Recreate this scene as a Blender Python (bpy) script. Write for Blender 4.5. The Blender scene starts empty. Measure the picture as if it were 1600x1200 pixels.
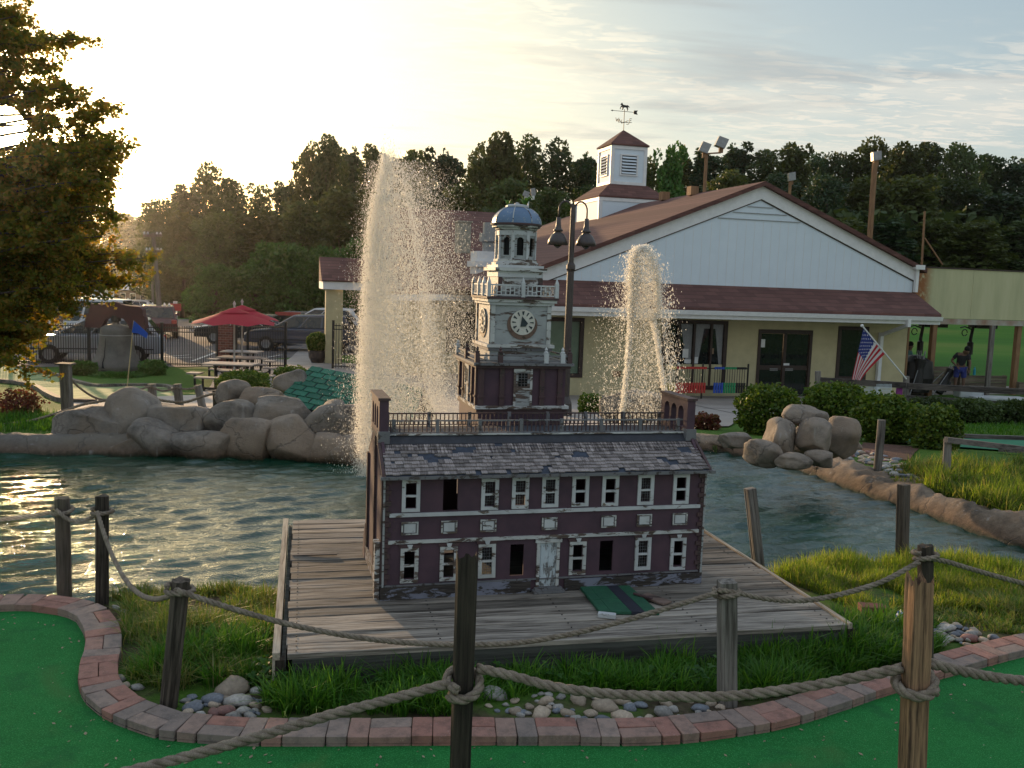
import bpy, math, random
import numpy as np
from mathutils import Vector, Matrix, noise as mnoise

random.seed(7)
rng = np.random.default_rng(7)
scene = bpy.context.scene
COL = scene.collection
rad = math.radians

# ------------------------------------------------------------------ camera, sky, sun, exposure
FPX = 1450.0
PITCH, ROLL = rad(6.3), rad(2.0)
CAM = Vector((0.0, 0.0, 2.24))
cam_data = bpy.data.cameras.new('camera')
cam_data.sensor_width = 36.0
cam_data.lens = 36.0 * FPX / 1600.0
cam_data.clip_end = 3000.0
cam_data.clip_start = 0.05
cam = bpy.data.objects.new('camera', cam_data)
COL.objects.link(cam)
CR = (Matrix.Rotation(math.pi / 2 - PITCH, 3, 'X') @ Matrix.Rotation(ROLL, 3, 'Z'))
cam.matrix_world = Matrix.Translation(CAM) @ CR.to_4x4()
scene.camera = cam

SUN_AZ, SUN_EL = rad(-28.5), rad(7.0)          # azimuth from +Y towards +X
SUN_DIR = Vector((math.sin(SUN_AZ) * math.cos(SUN_EL), math.cos(SUN_AZ) * math.cos(SUN_EL), math.sin(SUN_EL)))
sl = bpy.data.lights.new('sun', 'SUN')
sl.energy = 5.0
sl.angle = rad(0.6)
sl.color = (1.0, 0.66, 0.36)
so = bpy.data.objects.new('sun', sl)
so.rotation_euler = SUN_DIR.to_track_quat('Z', 'Y').to_euler()
COL.objects.link(so)

scene.view_settings.view_transform = 'Standard'
scene.view_settings.look = 'None'
scene.view_settings.exposure = 0.0
scene.view_settings.gamma = 1.0
scene.view_settings.use_curve_mapping = False
scene.cycles.use_denoising = True
scene.cycles.max_bounces = 8
scene.cycles.transparent_max_bounces = 16
scene.cycles.diffuse_bounces = 3
scene.cycles.glossy_bounces = 3
scene.cycles.transmission_bounces = 4
scene.cycles.caustics_reflective = False
scene.cycles.caustics_refractive = False
scene.cycles.sample_clamp_indirect = 6.0


class NT:
    """small node-tree writer"""
    def __init__(s, tree):
        s.t = tree
        tree.nodes.clear()

    def n(s, typ, **kw):
        nd = s.t.nodes.new(typ)
        for k, v in kw.items():
            if k.startswith('i_'):
                key = k[2:]
                key = int(key) if key.isdigit() else key
                s.set(nd.inputs[key], v)
            else:
                setattr(nd, k, v)
        return nd

    def set(s, sock, v):
        if isinstance(v, bpy.types.NodeSocket):
            s.t.links.new(v, sock)
        elif hasattr(v, 'outputs'):
            s.t.links.new(v.outputs[0], sock)
        else:
            if sock.type == 'RGBA' and len(v) == 3:
                v = (*v, 1)
            sock.default_value = v

    def math(s, op, a, b=0.0, c=None, clamp=False):
        nd = s.t.nodes.new('ShaderNodeMath')
        nd.operation = op
        nd.use_clamp = clamp
        s.set(nd.inputs[0], a)
        s.set(nd.inputs[1], b)
        if c is not None:
            s.set(nd.inputs[2], c)
        return nd.outputs[0]

    def vmath(s, op, a, b=None, out=0):
        nd = s.t.nodes.new('ShaderNodeVectorMath')
        nd.operation = op
        s.set(nd.inputs[0], a)
        if b is not None:
            s.set(nd.inputs[3 if op == 'SCALE' else 1], b)
        return nd.outputs[out]

    def noise(s, vec, scale, detail=3.0, rough=0.55, dist=0.0):
        nd = s.t.nodes.new('ShaderNodeTexNoise')
        if vec is not None:
            s.set(nd.inputs['Vector'], vec)
        s.set(nd.inputs['Scale'], scale)
        s.set(nd.inputs['Detail'], detail)
        s.set(nd.inputs['Roughness'], rough)
        s.set(nd.inputs['Distortion'], dist)
        return nd.outputs[0]

    def ramp(s, fac, stops):
        nd = s.t.nodes.new('ShaderNodeValToRGB')
        s.set(nd.inputs[0], fac)
        el = nd.color_ramp.elements
        while len(el) > 1:
            el.remove(el[-1])
        el[0].position = stops[0][0]
        c = stops[0][1]
        el[0].color = (*c, 1) if len(c) == 3 else c
        for p, c in stops[1:]:
            e = el.new(p)
            e.color = (*c, 1) if len(c) == 3 else c
        return nd.outputs[0]

    def step(s, fac, a, b):
        nd = s.t.nodes.new('ShaderNodeMapRange')
        nd.clamp = True
        nd.interpolation_type = 'SMOOTHSTEP'
        s.set(nd.inputs[0], fac)
        nd.inputs[1].default_value = a
        nd.inputs[2].default_value = b
        return nd.outputs[0]

    def mix(s, fac, a, b, mode='MIX'):
        nd = s.t.nodes.new('ShaderNodeMix')
        nd.data_type = 'RGBA'
        nd.blend_type = mode
        s.set(nd.inputs[0], fac)
        s.set(nd.inputs[6], a)
        s.set(nd.inputs[7], b)
        return nd.outputs[2]

    def mapping(s, vec, scale=(1, 1, 1), rot=(0, 0, 0), loc=(0, 0, 0)):
        nd = s.t.nodes.new('ShaderNodeMapping')
        s.set(nd.inputs[0], vec)
        nd.inputs['Location'].default_value = loc
        nd.inputs['Rotation'].default_value = rot
        nd.inputs['Scale'].default_value = scale
        return nd.outputs[0]


world = bpy.data.worlds.new('World')
scene.world = world
world.use_nodes = True
w = NT(world.node_tree)
sky = w.n('ShaderNodeTexSky', sky_type='NISHITA', sun_disc=False, sun_elevation=SUN_EL,
          sun_rotation=SUN_AZ, air_density=1.0, dust_density=2.2, ozone_density=1.4)
geo = w.n('ShaderNodeTexCoord').outputs['Generated']
dirn = w.vmath('NORMALIZE', geo)
sep = w.n('ShaderNodeSeparateXYZ', i_0=dirn)
dz = w.math('MAXIMUM', sep.outputs[2], 0.0)
den = w.math('ADD', dz, 0.10)
cl = w.n('ShaderNodeCombineXYZ', i_0=w.math('DIVIDE', sep.outputs[0], den), i_1=w.math('DIVIDE', sep.outputs[1], den), i_2=0.0).outputs[0]
# sheets of high cloud, some thick and smooth, some broken into ripples
big = w.noise(w.mapping(cl, (0.9, 1.3, 1), rot=(0, 0, rad(24)), loc=(3.1, 0.4, 0)), 1.0, 5.0, 0.56, 0.3)
rip = w.noise(w.mapping(cl, (2.2, 5.6, 1), rot=(0, 0, rad(-20)), loc=(1.0, 2.0, 0)), 3.4, 6.0, 0.64, 0.6)
sheet = w.step(big, 0.46, 0.62)
rippled = w.math('MULTIPLY', w.step(rip, 0.44, 0.60), w.step(big, 0.40, 0.54))
cover = w.math('MAXIMUM', w.math('MULTIPLY', sheet, 0.6), w.math('MULTIPLY', rippled, 0.95), clamp=True)
sund = w.vmath('DOT_PRODUCT', dirn, tuple(SUN_DIR), out=1)
sd = w.math('MAXIMUM', sund, 0.0)
g1 = w.math('POWER', sd, 8.5)
g2 = w.math('POWER', sd, 40.0)
g3 = w.math('POWER', sd, 900.0)
base = w.vmath('SCALE', sky.outputs[0], 0.085)
# thin veil of haze lifts the whole sky, warmer towards the sun
horizon = w.math('POWER', w.math('SUBTRACT', 1.0, dz, clamp=True), 4.0)
zen = w.step(dz, 0.22, 0.75)
veil = w.mix(g1, w.mix(zen, (0.19, 0.27, 0.32), (0.27, 0.44, 0.68)), (1.02, 0.94, 0.56))
veil = w.mix(w.math('MULTIPLY', horizon, 1.0), veil, w.mix(g1, (0.46, 0.48, 0.47), (1.0, 0.83, 0.38)))
skyc = w.vmath('ADD', base, veil)
cloudc = w.mix(g1, (0.82, 0.79, 0.71), (1.9, 1.75, 1.2))
skyc = w.mix(cover, skyc, cloudc)
dk_ = w.noise(w.mapping(cl, (0.5, 1.5, 1), rot=(0, 0, rad(-12)), loc=(0.3, 5.2, 0)), 1.5, 5.0, 0.55, 0.4)
skyc = w.mix(w.math('MULTIPLY', w.step(dk_, 0.50, 0.68), 0.55), skyc, w.mix(g1, (0.42, 0.45, 0.47), (0.86, 0.76, 0.58)))
glow = w.vmath('ADD', w.vmath('SCALE', (1.0, 0.80, 0.36), w.math('MULTIPLY', g2, 0.42)), w.vmath('SCALE', (1.0, 0.78, 0.42), w.math('MULTIPLY', g3, 40.0)))
skyc = w.vmath('ADD', skyc, glow)
bg = w.n('ShaderNodeBackground', i_0=skyc, i_1=1.0)
w.n('ShaderNodeOutputWorld', i_0=bg.outputs[0])


# ------------------------------------------------------------------ helpers
def ray(x, y):
    return CR @ Vector(((x - 800) / FPX, -(y - 600) / FPX, -1.0))


def gp(x, y, z=0.0):
    d = ray(x, y)
    return CAM + d * ((z - CAM.z) / d.z)


def at(x, y, Y):
    d = ray(x, y)
    return CAM + d * (Y / d.y)


def clamp(v, a, b):
    return max(a, min(b, v))


def link(name, mesh, parent=None, mats=None):
    o = bpy.data.objects.new(name, mesh)
    COL.objects.link(o)
    if parent is not None:
        o.parent = parent
    if mats is not None:
        for m in (mats if isinstance(mats, (list, tuple)) else [mats]):
            mesh.materials.append(m)
    return o


def tag(o, label=None, cat=None, group=None, kind=None):
    if label:
        o['label'] = label
    if cat:
        o['category'] = cat
    if group:
        o['group'] = group
    if kind:
        o['kind'] = kind
    return o


def T(name, label, cat, loc=(0, 0, 0), rz=0.0, group=None):
    o = bpy.data.objects.new(name, None)
    o.empty_display_size = 0.1
    COL.objects.link(o)
    o.location = loc
    o.rotation_euler = (0, 0, rz)
    return tag(o, label, cat, group)


def mesh_np(name, V, F, smooth=False, mi=None):
    V = np.asarray(V, dtype=np.float32)
    F = np.asarray(F, dtype=np.int32)
    me = bpy.data.meshes.new(name)
    n, k = F.shape
    me.vertices.add(len(V))
    me.vertices.foreach_set('co', V.ravel())
    me.loops.add(n * k)
    me.loops.foreach_set('vertex_index', F.ravel())
    me.polygons.add(n)
    me.polygons.foreach_set('loop_start', np.arange(0, n * k, k, dtype=np.int32))
    me.polygons.foreach_set('loop_total', np.full(n, k, dtype=np.int32))
    if mi is not None:
        me.polygons.foreach_set('material_index', np.asarray(mi, dtype=np.int32))
    me.update(calc_edges=True)
    if smooth:
        me.polygons.foreach_set('use_smooth', np.ones(n, dtype=bool))
    return me


class MB:
    def __init__(s):
        s.v, s.f, s.m, s.sm = [], [], [], []
        s.cur = 0
        s.smooth = False

    def add(s, vs, fs):
        b = len(s.v)
        s.v.extend([tuple(q) for q in vs])
        for q in fs:
            s.f.append(tuple(b + i for i in q))
            s.m.append(s.cur)
            s.sm.append(s.smooth)
        return s

    def box(s, x0, x1, y0, y1, z0, z1, M=None, ch=0.0):
        if x0 > x1: x0, x1 = x1, x0
        if y0 > y1: y0, y1 = y1, y0
        if z0 > z1: z0, z1 = z1, z0
        if ch > 0:
            c = ch
            vs, idx = [], {}
            X, Y, Z = (x0, x1), (y0, y1), (z0, z1)
            for i in (0, 1):
                for j in (0, 1):
                    for k in (0, 1):
                        sx, sy, sz = (1 - 2 * i) * c, (1 - 2 * j) * c, (1 - 2 * k) * c
                        p = (X[i], Y[j], Z[k])
                        idx[i, j, k, 0] = len(vs); vs.append((p[0], p[1] + sy, p[2] + sz))
                        idx[i, j, k, 1] = len(vs); vs.append((p[0] + sx, p[1], p[2] + sz))
                        idx[i, j, k, 2] = len(vs); vs.append((p[0] + sx, p[1] + sy, p[2]))
            I = idx
            fs = [(I[0,0,0,0], I[0,0,1,0], I[0,1,1,0], I[0,1,0,0]), (I[1,0,0,0], I[1,1,0,0], I[1,1,1,0], I[1,0,1,0]),
                  (I[0,0,0,1], I[1,0,0,1], I[1,0,1,1], I[0,0,1,1]), (I[0,1,0,1], I[0,1,1,1], I[1,1,1,1], I[1,1,0,1]),
                  (I[0,0,0,2], I[0,1,0,2], I[1,1,0,2], I[1,0,0,2]), (I[0,0,1,2], I[1,0,1,2], I[1,1,1,2], I[0,1,1,2])]
            for j in (0, 1):
                for k in (0, 1):
                    q = (I[0,j,k,1], I[1,j,k,1], I[1,j,k,2], I[0,j,k,2])
                    fs.append(q if (j + k) % 2 else q[::-1])
            for i in (0, 1):
                for k in (0, 1):
                    q = (I[i,0,k,0], I[i,1,k,0], I[i,1,k,2], I[i,0,k,2])
                    fs.append(q[::-1] if (i + k) % 2 else q)
            for i in (0, 1):
                for j in (0, 1):
                    q = (I[i,j,0,0], I[i,j,1,0], I[i,j,1,1], I[i,j,0,1])
                    fs.append(q if (i + j) % 2 else q[::-1])
            for i in (0, 1):
                for j in (0, 1):
                    for k in (0, 1):
                        q = (I[i,j,k,0], I[i,j,k,1], I[i,j,k,2])
                        fs.append(q if (i + j + k) % 2 == 0 else q[::-1])
        else:
            vs = [(x0,y0,z0),(x1,y0,z0),(x1,y1,z0),(x0,y1,z0),(x0,y0,z1),(x1,y0,z1),(x1,y1,z1),(x0,y1,z1)]
            fs = [(0,3,2,1),(4,5,6,7),(0,1,5,4),(1,2,6,5),(2,3,7,6),(3,0,4,7)]
        if M is not None:
            vs = [M @ Vector(q) for q in vs]
        return s.add(vs, fs)

    def beam(s, p0, p1, wd, ht, up=(0, 0, 1)):
        p0, p1 = Vector(p0), Vector(p1)
        d = (p1 - p0).normalized()
        sd_ = d.cross(Vector(up))
        if sd_.length < 1e-4:
            sd_ = d.cross(Vector((1, 0, 0)))
        sd_.normalize()
        u = sd_.cross(d)
        vs = []
        for p in (p0, p1):
            for a, b in ((-1, -1), (1, -1), (1, 1), (-1, 1)):
                vs.append(p + sd_ * a * wd / 2 + u * b * ht / 2)
        return s.add(vs, [(0,1,2,3),(7,6,5,4),(0,4,5,1),(1,5,6,2),(2,6,7,3),(3,7,4,0)])

    def tube(s, pts, r, seg=8, cap=True, closed=False):
        pts = [Vector(p) for p in pts]
        n = len(pts)
        rs = r if isinstance(r, (list, tuple)) else [r] * n
        t0 = (pts[1] - pts[0]).normalized()
        ref = Vector((0, 0, 1)) if abs(t0.z) < 0.9 else Vector((1, 0, 0))
        nx = t0.cross(ref).normalized()
        vs, fs = [], []
        for i, p in enumerate(pts):
            a, b = pts[max(0, i - 1)], pts[min(n - 1, i + 1)]
            if closed:
                a, b = pts[i - 1], pts[(i + 1) % n]
            t = (b - a).normalized()
            nx = (nx - t * nx.dot(t)).normalized()
            ny = t.cross(nx)
            for k in range(seg):
                an = 2 * math.pi * k / seg
                vs.append(p + (nx * math.cos(an) + ny * math.sin(an)) * rs[i])
        m = n if closed else n - 1
        for i in range(m):
            j = (i + 1) % n
            for k in range(seg):
                l = (k + 1) % seg
                fs.append((i * seg + k, i * seg + l, j * seg + l, j * seg + k))
        if cap and not closed:
            fs.append(tuple(range(seg))[::-1])
            fs.append(tuple((n - 1) * seg + k for k in range(seg)))
        return s.add(vs, fs)

    def lathe(s, prof, seg=24, c=(0, 0, 0), M=None, a0=0.0, cap=False):
        vs, fs = [], []
        for r, z in prof:
            for k in range(seg):
                an = a0 + 2 * math.pi * k / seg
                q = Vector((c[0] + r * math.cos(an), c[1] + r * math.sin(an), c[2] + z))
                vs.append(M @ q if M is not None else q)
        for i in range(len(prof) - 1):
            for k in range(seg):
                l = (k + 1) % seg
                fs.append((i * seg + k, i * seg + l, (i + 1) * seg + l, (i + 1) * seg + k))
        if cap:
            fs.append(tuple(range(seg))[::-1])
            fs.append(tuple((len(prof) - 1) * seg + k for k in range(seg)))
        return s.add(vs, fs)

    def prism(s, poly, y0, y1, plane='xz', M=None):
        """polygon in a plane, pushed along the third axis from y0 to y1"""
        n = len(poly)
        def P(a, b, c):
            q = {'xz': (a, c, b), 'xy': (a, b, c), 'yz': (c, a, b)}[plane]
            return M @ Vector(q) if M is not None else q
        vs = [P(a, b, y0) for a, b in poly] + [P(a, b, y1) for a, b in poly]
        fs = [tuple(range(n)), tuple(range(n, 2 * n))[::-1]]
        for i in range(n):
            j = (i + 1) % n
            fs.append((i, i + n, j + n, j))
        return s.add(vs, fs)

    def quad(s, a, b, c, d):
        return s.add([a, b, c, d], [(0, 1, 2, 3)])

    def wall(s, x0, x1, z0, z1, holes, y0, th):
        """upright sheet in the xz plane with rectangular openings, front at y0, thickness th"""
        xs = sorted(set([x0, x1] + [h[0] for h in holes] + [h[1] for h in holes]))
        zs = sorted(set([z0, z1] + [h[2] for h in holes] + [h[3] for h in holes]))
        inside = lambda x, z: any(h[0] < x < h[1] and h[2] < z < h[3] for h in holes)
        for i in range(len(xs) - 1):
            for j in range(len(zs) - 1):
                if inside((xs[i] + xs[i+1]) / 2, (zs[j] + zs[j+1]) / 2):
                    continue
                a, b, c, d = xs[i], xs[i+1], zs[j], zs[j+1]
                s.quad((a, y0, c), (b, y0, c), (b, y0, d), (a, y0, d))
                s.quad((a, y0+th, d), (b, y0+th, d), (b, y0+th, c), (a, y0+th, c))
        for (a, b, c, d) in list(holes):
            s.quad((a, y0, c), (a, y0, d), (a, y0+th, d), (a, y0+th, c))
            s.quad((b, y0, d), (b, y0, c), (b, y0+th, c), (b, y0+th, d))
            s.quad((a, y0, d), (b, y0, d), (b, y0+th, d), (a, y0+th, d))
            s.quad((b, y0, c), (a, y0, c), (a, y0+th, c), (b, y0+th, c))
        s.quad((x0, y0, z1), (x1, y0, z1), (x1, y0+th, z1), (x0, y0+th, z1))
        s.quad((x0, y0, z0), (x0, y0, z1), (x0, y0+th, z1), (x0, y0+th, z0))
        s.quad((x1, y0, z1), (x1, y0, z0), (x1, y0+th, z0), (x1, y0+th, z1))
        return s

    def mesh(s, name='mesh'):
        me = bpy.data.meshes.new(name)
        me.from_pydata([tuple(q) for q in s.v], [], s.f)
        me.polygons.foreach_set('material_index', s.m)
        me.polygons.foreach_set('use_smooth', s.sm)
        me.update()
        return me

    def build(s, name, mats, parent=None, label=None, kind=None):
        o = link(name, s.mesh(name), parent, mats)
        if label:
            o['label'] = label
        if kind:
            o['kind'] = kind
        return o


# ------------------------------------------------------------------ materials
MATS = {}


def newmat(name):
    m = bpy.data.materials.new(name)
    m.use_nodes = True
    MATS[name] = m
    return m, NT(m.node_tree)


def finish(nt, color, rough=0.7, bump=None, bstr=0.3, bdist=0.01, spec=0.4, metal=0.0, trans=0.0, tcol=None, **kw):
    p = nt.n('ShaderNodeBsdfPrincipled')
    nt.set(p.inputs['Base Color'], color)
    nt.set(p.inputs['Roughness'], rough)
    p.inputs['Specular IOR Level'].default_value = spec
    p.inputs['Metallic'].default_value = metal
    for k, v in kw.items():
        nt.set(p.inputs[k.replace('_', ' ')], v)
    if bump is not None:
        b = nt.n('ShaderNodeBump', i_Strength=bstr, i_Distance=bdist, i_Height=bump)
        nt.set(p.inputs['Normal'], b.outputs[0])
    out = p.outputs[0]
    if trans > 0:
        tr = nt.n('ShaderNodeBsdfTranslucent', i_0=tcol if tcol is not None else color)
        mx = nt.n('ShaderNodeMixShader', i_0=trans, i_1=p.outputs[0], i_2=tr.outputs[0])
        out = mx.outputs[0]
    nt.n('ShaderNodeOutputMaterial', i_0=out)


def objc(nt):
    return nt.n('ShaderNodeTexCoord').outputs['Object']


def worldp(nt):
    return nt.n('ShaderNodeNewGeometry').outputs['Position']


def orand(nt):
    return nt.n('ShaderNodeObjectInfo').outputs['Random']


def simple(name, c1, c2=None, scale=8.0, rough=0.7, bump=0.25, bscale=None, stretch=(1, 1, 1), dist=0.01, spec=0.4, metal=0.0, vary=0.0, world_=False):
    m, nt = newmat(name)
    v = worldp(nt) if world_ else objc(nt)
    if stretch != (1, 1, 1):
        v = nt.mapping(v, stretch)
    c2 = c2 or tuple(a * 0.7 for a in c1)
    n1 = nt.noise(v, scale, 6.0, 0.6)
    col = nt.ramp(n1, [(0.3, c2), (0.7, c1)])
    if vary:
        r = nt.math('MULTIPLY_ADD', orand(nt), 2 * vary, 1 - vary)
        col = nt.vmath('SCALE', col, r)
    n2 = nt.noise(v, bscale or scale * 4, 5.0, 0.65)
    finish(nt, col, rough, n2, bump, dist, spec, metal)
    return m


def wood(name, light, dark, rot=0, gscale=1.0, vary=0.25, world_=False, warm=None):
    """weathered timber, grain running along local x (rot=0), y (1) or z (2)"""
    m, nt = newmat(name)
    v = worldp(nt) if world_ else objc(nt)
    r = orand(nt)
    off = nt.n('ShaderNodeCombineXYZ', i_0=nt.math('MULTIPLY', r, 31.0), i_1=nt.math('MULTIPLY', r, 17.0), i_2=nt.math('MULTIPLY', r, 7.0)).outputs[0]
    v = nt.vmath('ADD', v, off)
    st = [(2.5, 60, 60), (60, 2.5, 60), (60, 60, 2.5)][rot]
    st = tuple(a * gscale for a in st)
    st2 = [(0.8, 9, 9), (9, 0.8, 9), (9, 9, 0.8)][rot]
    st2 = tuple(a * gscale for a in st2)
    g = nt.noise(nt.mapping(v, st), 1.0, 5.0, 0.7, 0.35)
    g2 = nt.noise(nt.mapping(v, st2), 1.0, 5.0, 0.65, 0.8)
    blot = nt.noise(v, 3.0 * gscale, 4.0, 0.6)
    f = nt.math('ADD', nt.math('MULTIPLY', g, 0.55), nt.math('MULTIPLY', g2, 0.45))
    col = nt.ramp(f, [(0.30, tuple(a * 0.25 for a in dark)), (0.42, dark), (0.56, light), (0.8, tuple(min(1, a * 1.25) for a in light))])
    if warm:
        col = nt.mix(nt.step(blot, 0.45, 0.65), col, warm, 'MULTIPLY')
    col = nt.vmath('SCALE', col, nt.math('MULTIPLY_ADD', r, 2 * vary, 1 - vary))
    finish(nt, col, 0.85, f, 0.7, 0.006, 0.25)
    return m


def peel(name, paint, under, amount=0.5, scale=14.0, rough=0.6, stretch=(1, 1, 1), paint2=None):
    """old paint flaking off timber"""
    m, nt = newmat(name)
    v = objc(nt)
    vs_ = nt.mapping(v, stretch)
    n1 = nt.noise(vs_, scale, 7.0, 0.68, 0.4)
    n2 = nt.noise(v, 2.3, 3.0, 0.5)
    f = nt.math('ADD', nt.math('MULTIPLY', n1, 0.75), nt.math('MULTIPLY', n2, 0.25))
    mask = nt.step(f, amount - 0.02, amount + 0.02)
    grain = nt.noise(nt.mapping(v, (6, 60, 90)), 1.0, 4.0, 0.7)
    uc = nt.mix(nt.step(grain, 0.35, 0.65), tuple(a * 0.35 for a in under), under)
    n3 = nt.noise(v, 5.0, 5.0, 0.6)
    pc = nt.mix(nt.step(n3, 0.3, 0.75), paint, paint2 or tuple(a * 0.72 for a in paint))
    col = nt.mix(mask, uc, pc)
    hgt = nt.math('MULTIPLY_ADD', mask, 0.8, nt.math('MULTIPLY', grain, 0.2))
    finish(nt, col, rough, hgt, 0.55, 0.0025, 0.35)
    return m


def leafmat(name, cols, trans=0.45, rough=0.55, var_obj=0.2, tmul=(1.3, 1.25, 0.6)):
    m, nt = newmat(name)
    ri = nt.n('ShaderNodeNewGeometry').outputs['Random Per Island']
    stops = [(i / max(1, len(cols) - 1), c) for i, c in enumerate(cols)]
    col = nt.ramp(ri, stops)
    col = nt.vmath('SCALE', col, nt.math('MULTIPLY_ADD', orand(nt), 2 * var_obj, 1 - var_obj))
    tc = nt.vmath('MULTIPLY', col, tmul)
    finish(nt, col, rough, None, spec=0.3, trans=trans, tcol=tc)
    return m


M_ = {}
M_['deck'] = wood('deck_wood', (0.285, 0.255, 0.22), (0.080, 0.068, 0.058), 0, 1.0, 0.36)
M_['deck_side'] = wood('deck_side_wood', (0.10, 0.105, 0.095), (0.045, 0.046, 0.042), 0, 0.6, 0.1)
M_['deck_edge'] = wood('deck_edge_wood', (0.42, 0.36, 0.28), (0.18, 0.15, 0.12), 1, 1.0, 0.1)
M_['post'] = wood('post_wood', (0.13, 0.105, 0.085), (0.035, 0.028, 0.022), 2, 1.0, 0.22)
M_['post_dark'] = wood('dark_post_wood', (0.055, 0.044, 0.034), (0.020, 0.016, 0.013), 2, 1.0, 0.1)
M_['post_grey'] = wood('grey_post_wood', (0.22, 0.20, 0.18), (0.09, 0.08, 0.07), 2, 1.0, 0.2)
M_['rail_wood'] = wood('rail_wood', (0.20, 0.175, 0.16), (0.07, 0.06, 0.055), 0, 0.5, 0.2)
M_['shingle'] = wood('shingle_wood', (0.34, 0.30, 0.29), (0.12, 0.10, 0.10), 1, 1.6, 0.42)
M_['brickpaint'] = peel('maroon_paint', (0.088, 0.049, 0.066), (0.12, 0.09, 0.085), 0.36, 16.0, 0.7, (0.5, 1, 2.0), (0.055, 0.034, 0.048))
M_['whitepaint'] = peel('flaking_white_paint', (0.54, 0.56, 0.575), (0.19, 0.15, 0.12), 0.42, 17.0, 0.6, (0.6, 1, 1.6))
M_['whitepaint2'] = peel('worn_white_paint', (0.52, 0.53, 0.52), (0.15, 0.11, 0.09), 0.485, 15.0, 0.6, (0.5, 1, 1.8))
M_['clockwall'] = peel('flaking_grey_paint', (0.35, 0.37, 0.375), (0.14, 0.10, 0.085), 0.46, 13.0, 0.6, (0.4, 1, 2.6))
M_['darktrim'] = peel('dark_trim_paint', (0.085, 0.050, 0.052), (0.09, 0.07, 0.06), 0.45, 24.0, 0.7)
M_['plinth'] = peel('flaking_plinth_paint', (0.20, 0.21, 0.27), (0.06, 0.05, 0.045), 0.52, 12.0, 0.7, (0.5, 1, 1.6))
M_['greytrim'] = peel('grey_trim_paint', (0.17, 0.17, 0.18), (0.09, 0.075, 0.07), 0.45, 20.0, 0.7)
M_['flash'] = simple('roof_felt', (0.045, 0.048, 0.062), (0.03, 0.032, 0.04), 20, 0.75)
M_['felt'] = simple('bare_roof_membrane', (0.05, 0.065, 0.10), (0.03, 0.035, 0.05), 30, 0.8)
M_['dome'] = peel('dome_copper_paint', (0.12, 0.20, 0.33), (0.40, 0.46, 0.52), 0.42, 22.0, 0.45)
M_['black'] = simple('black_interior', (0.008, 0.008, 0.008), (0.004, 0.004, 0.004), 5, 0.9)
M_['clockface'] = simple('clock_face_board', (0.62, 0.60, 0.54), (0.50, 0.48, 0.43), 20, 0.6)
M_['clockink'] = simple('clock_numeral_paint', (0.03, 0.045, 0.05), (0.02, 0.03, 0.035), 20, 0.6)
M_['iron'] = simple('black_iron', (0.02, 0.018, 0.018), (0.012, 0.011, 0.011), 20, 0.5)
M_['lampmetal'] = simple('bronze_lamp_metal', (0.05, 0.036, 0.034), (0.03, 0.022, 0.021), 14, 0.42, spec=0.6)
M_['whitewall'] = simple('white_siding', (0.67, 0.75, 0.82), (0.63, 0.71, 0.78), 2.0, 0.6, 0.1)
M_['white'] = simple('white_paint', (0.76, 0.76, 0.76), (0.66, 0.66, 0.66), 6.0, 0.5, 0.1)
M_['cream'] = simple('cream_render', (0.57, 0.50, 0.30), (0.46, 0.40, 0.24), 2.5, 0.85, 0.3, 40)
M_['darkframe'] = simple('dark_brown_frame', (0.05, 0.03, 0.024), (0.035, 0.02, 0.017), 10, 0.5)
M_['concrete'] = simple('patio_concrete', (0.36, 0.32, 0.29), (0.27, 0.24, 0.22), 1.2, 0.85, 0.3, 60, world_=True)
M_['asphalt'] = simple('asphalt', (0.15, 0.13, 0.125), (0.10, 0.09, 0.088), 0.6, 0.9, 0.3, 50, world_=True)
M_['paleroad'] = simple('worn_road', (0.20, 0.18, 0.18), (0.14, 0.13, 0.13), 0.3, 0.9, 0.2, 20, world_=True)
M_['linepaint'] = simple('line_paint', (0.62, 0.60, 0.58), (0.45, 0.44, 0.43), 6, 0.7)
M_['stone'] = simple('river_stone', (0.40, 0.38, 0.35), (0.20, 0.19, 0.18), 9, 0.6, 0.35, 60, vary=0.35)
M_['stone_tan'] = simple('tan_stone', (0.46, 0.37, 0.28), (0.28, 0.22, 0.17), 8, 0.65, 0.35, 60, vary=0.3)
M_['stone_red'] = simple('red_stone', (0.26, 0.13, 0.11), (0.14, 0.075, 0.07), 8, 0.65, 0.35, 60, vary=0.3)
M_['stone_blue'] = simple('blue_grey_stone', (0.21, 0.23, 0.27), (0.11, 0.12, 0.14), 8, 0.6, 0.35, 60, vary=0.3)
M_['redumb'] = simple('red_canvas', (0.42, 0.030, 0.050), (0.36, 0.024, 0.04), 5, 0.8, 0.1)
M_['glass'] = simple('dark_window_glass', (0.02, 0.025, 0.025), (0.012, 0.014, 0.014), 3, 0.06, 0.02, spec=0.6)
M_['curtain'] = simple('lace_curtain', (0.34, 0.35, 0.36), (0.22, 0.22, 0.23), 12, 0.9, 0.3, stretch=(6, 1, 1))
M_['metal_grey'] = simple('grey_metal', (0.32, 0.33, 0.34), (0.22, 0.22, 0.23), 8, 0.45, metal=0.4)
M_['rustpole'] = simple('rusty_pole', (0.30, 0.17, 0.085), (0.17, 0.09, 0.05), 4, 0.8, stretch=(4, 4, 0.6))
M_['hide'] = simple('umbrella_pole', (0.55, 0.52, 0.48), None, 5)
M_['redbrick'] = simple('red_brick', (0.24, 0.085, 0.060), (0.15, 0.055, 0.042), 12, 0.85, 0.3, vary=0.3)
M_['mortar'] = simple('mortar', (0.40, 0.34, 0.30), None, 30, 0.9)
M_['tyre'] = simple('tyre_rubber', (0.02, 0.02, 0.02), None, 20, 0.85)
M_['water_tank'] = simple('pale_plastic', (0.45, 0.48, 0.5), None, 5, 0.4)


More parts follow.
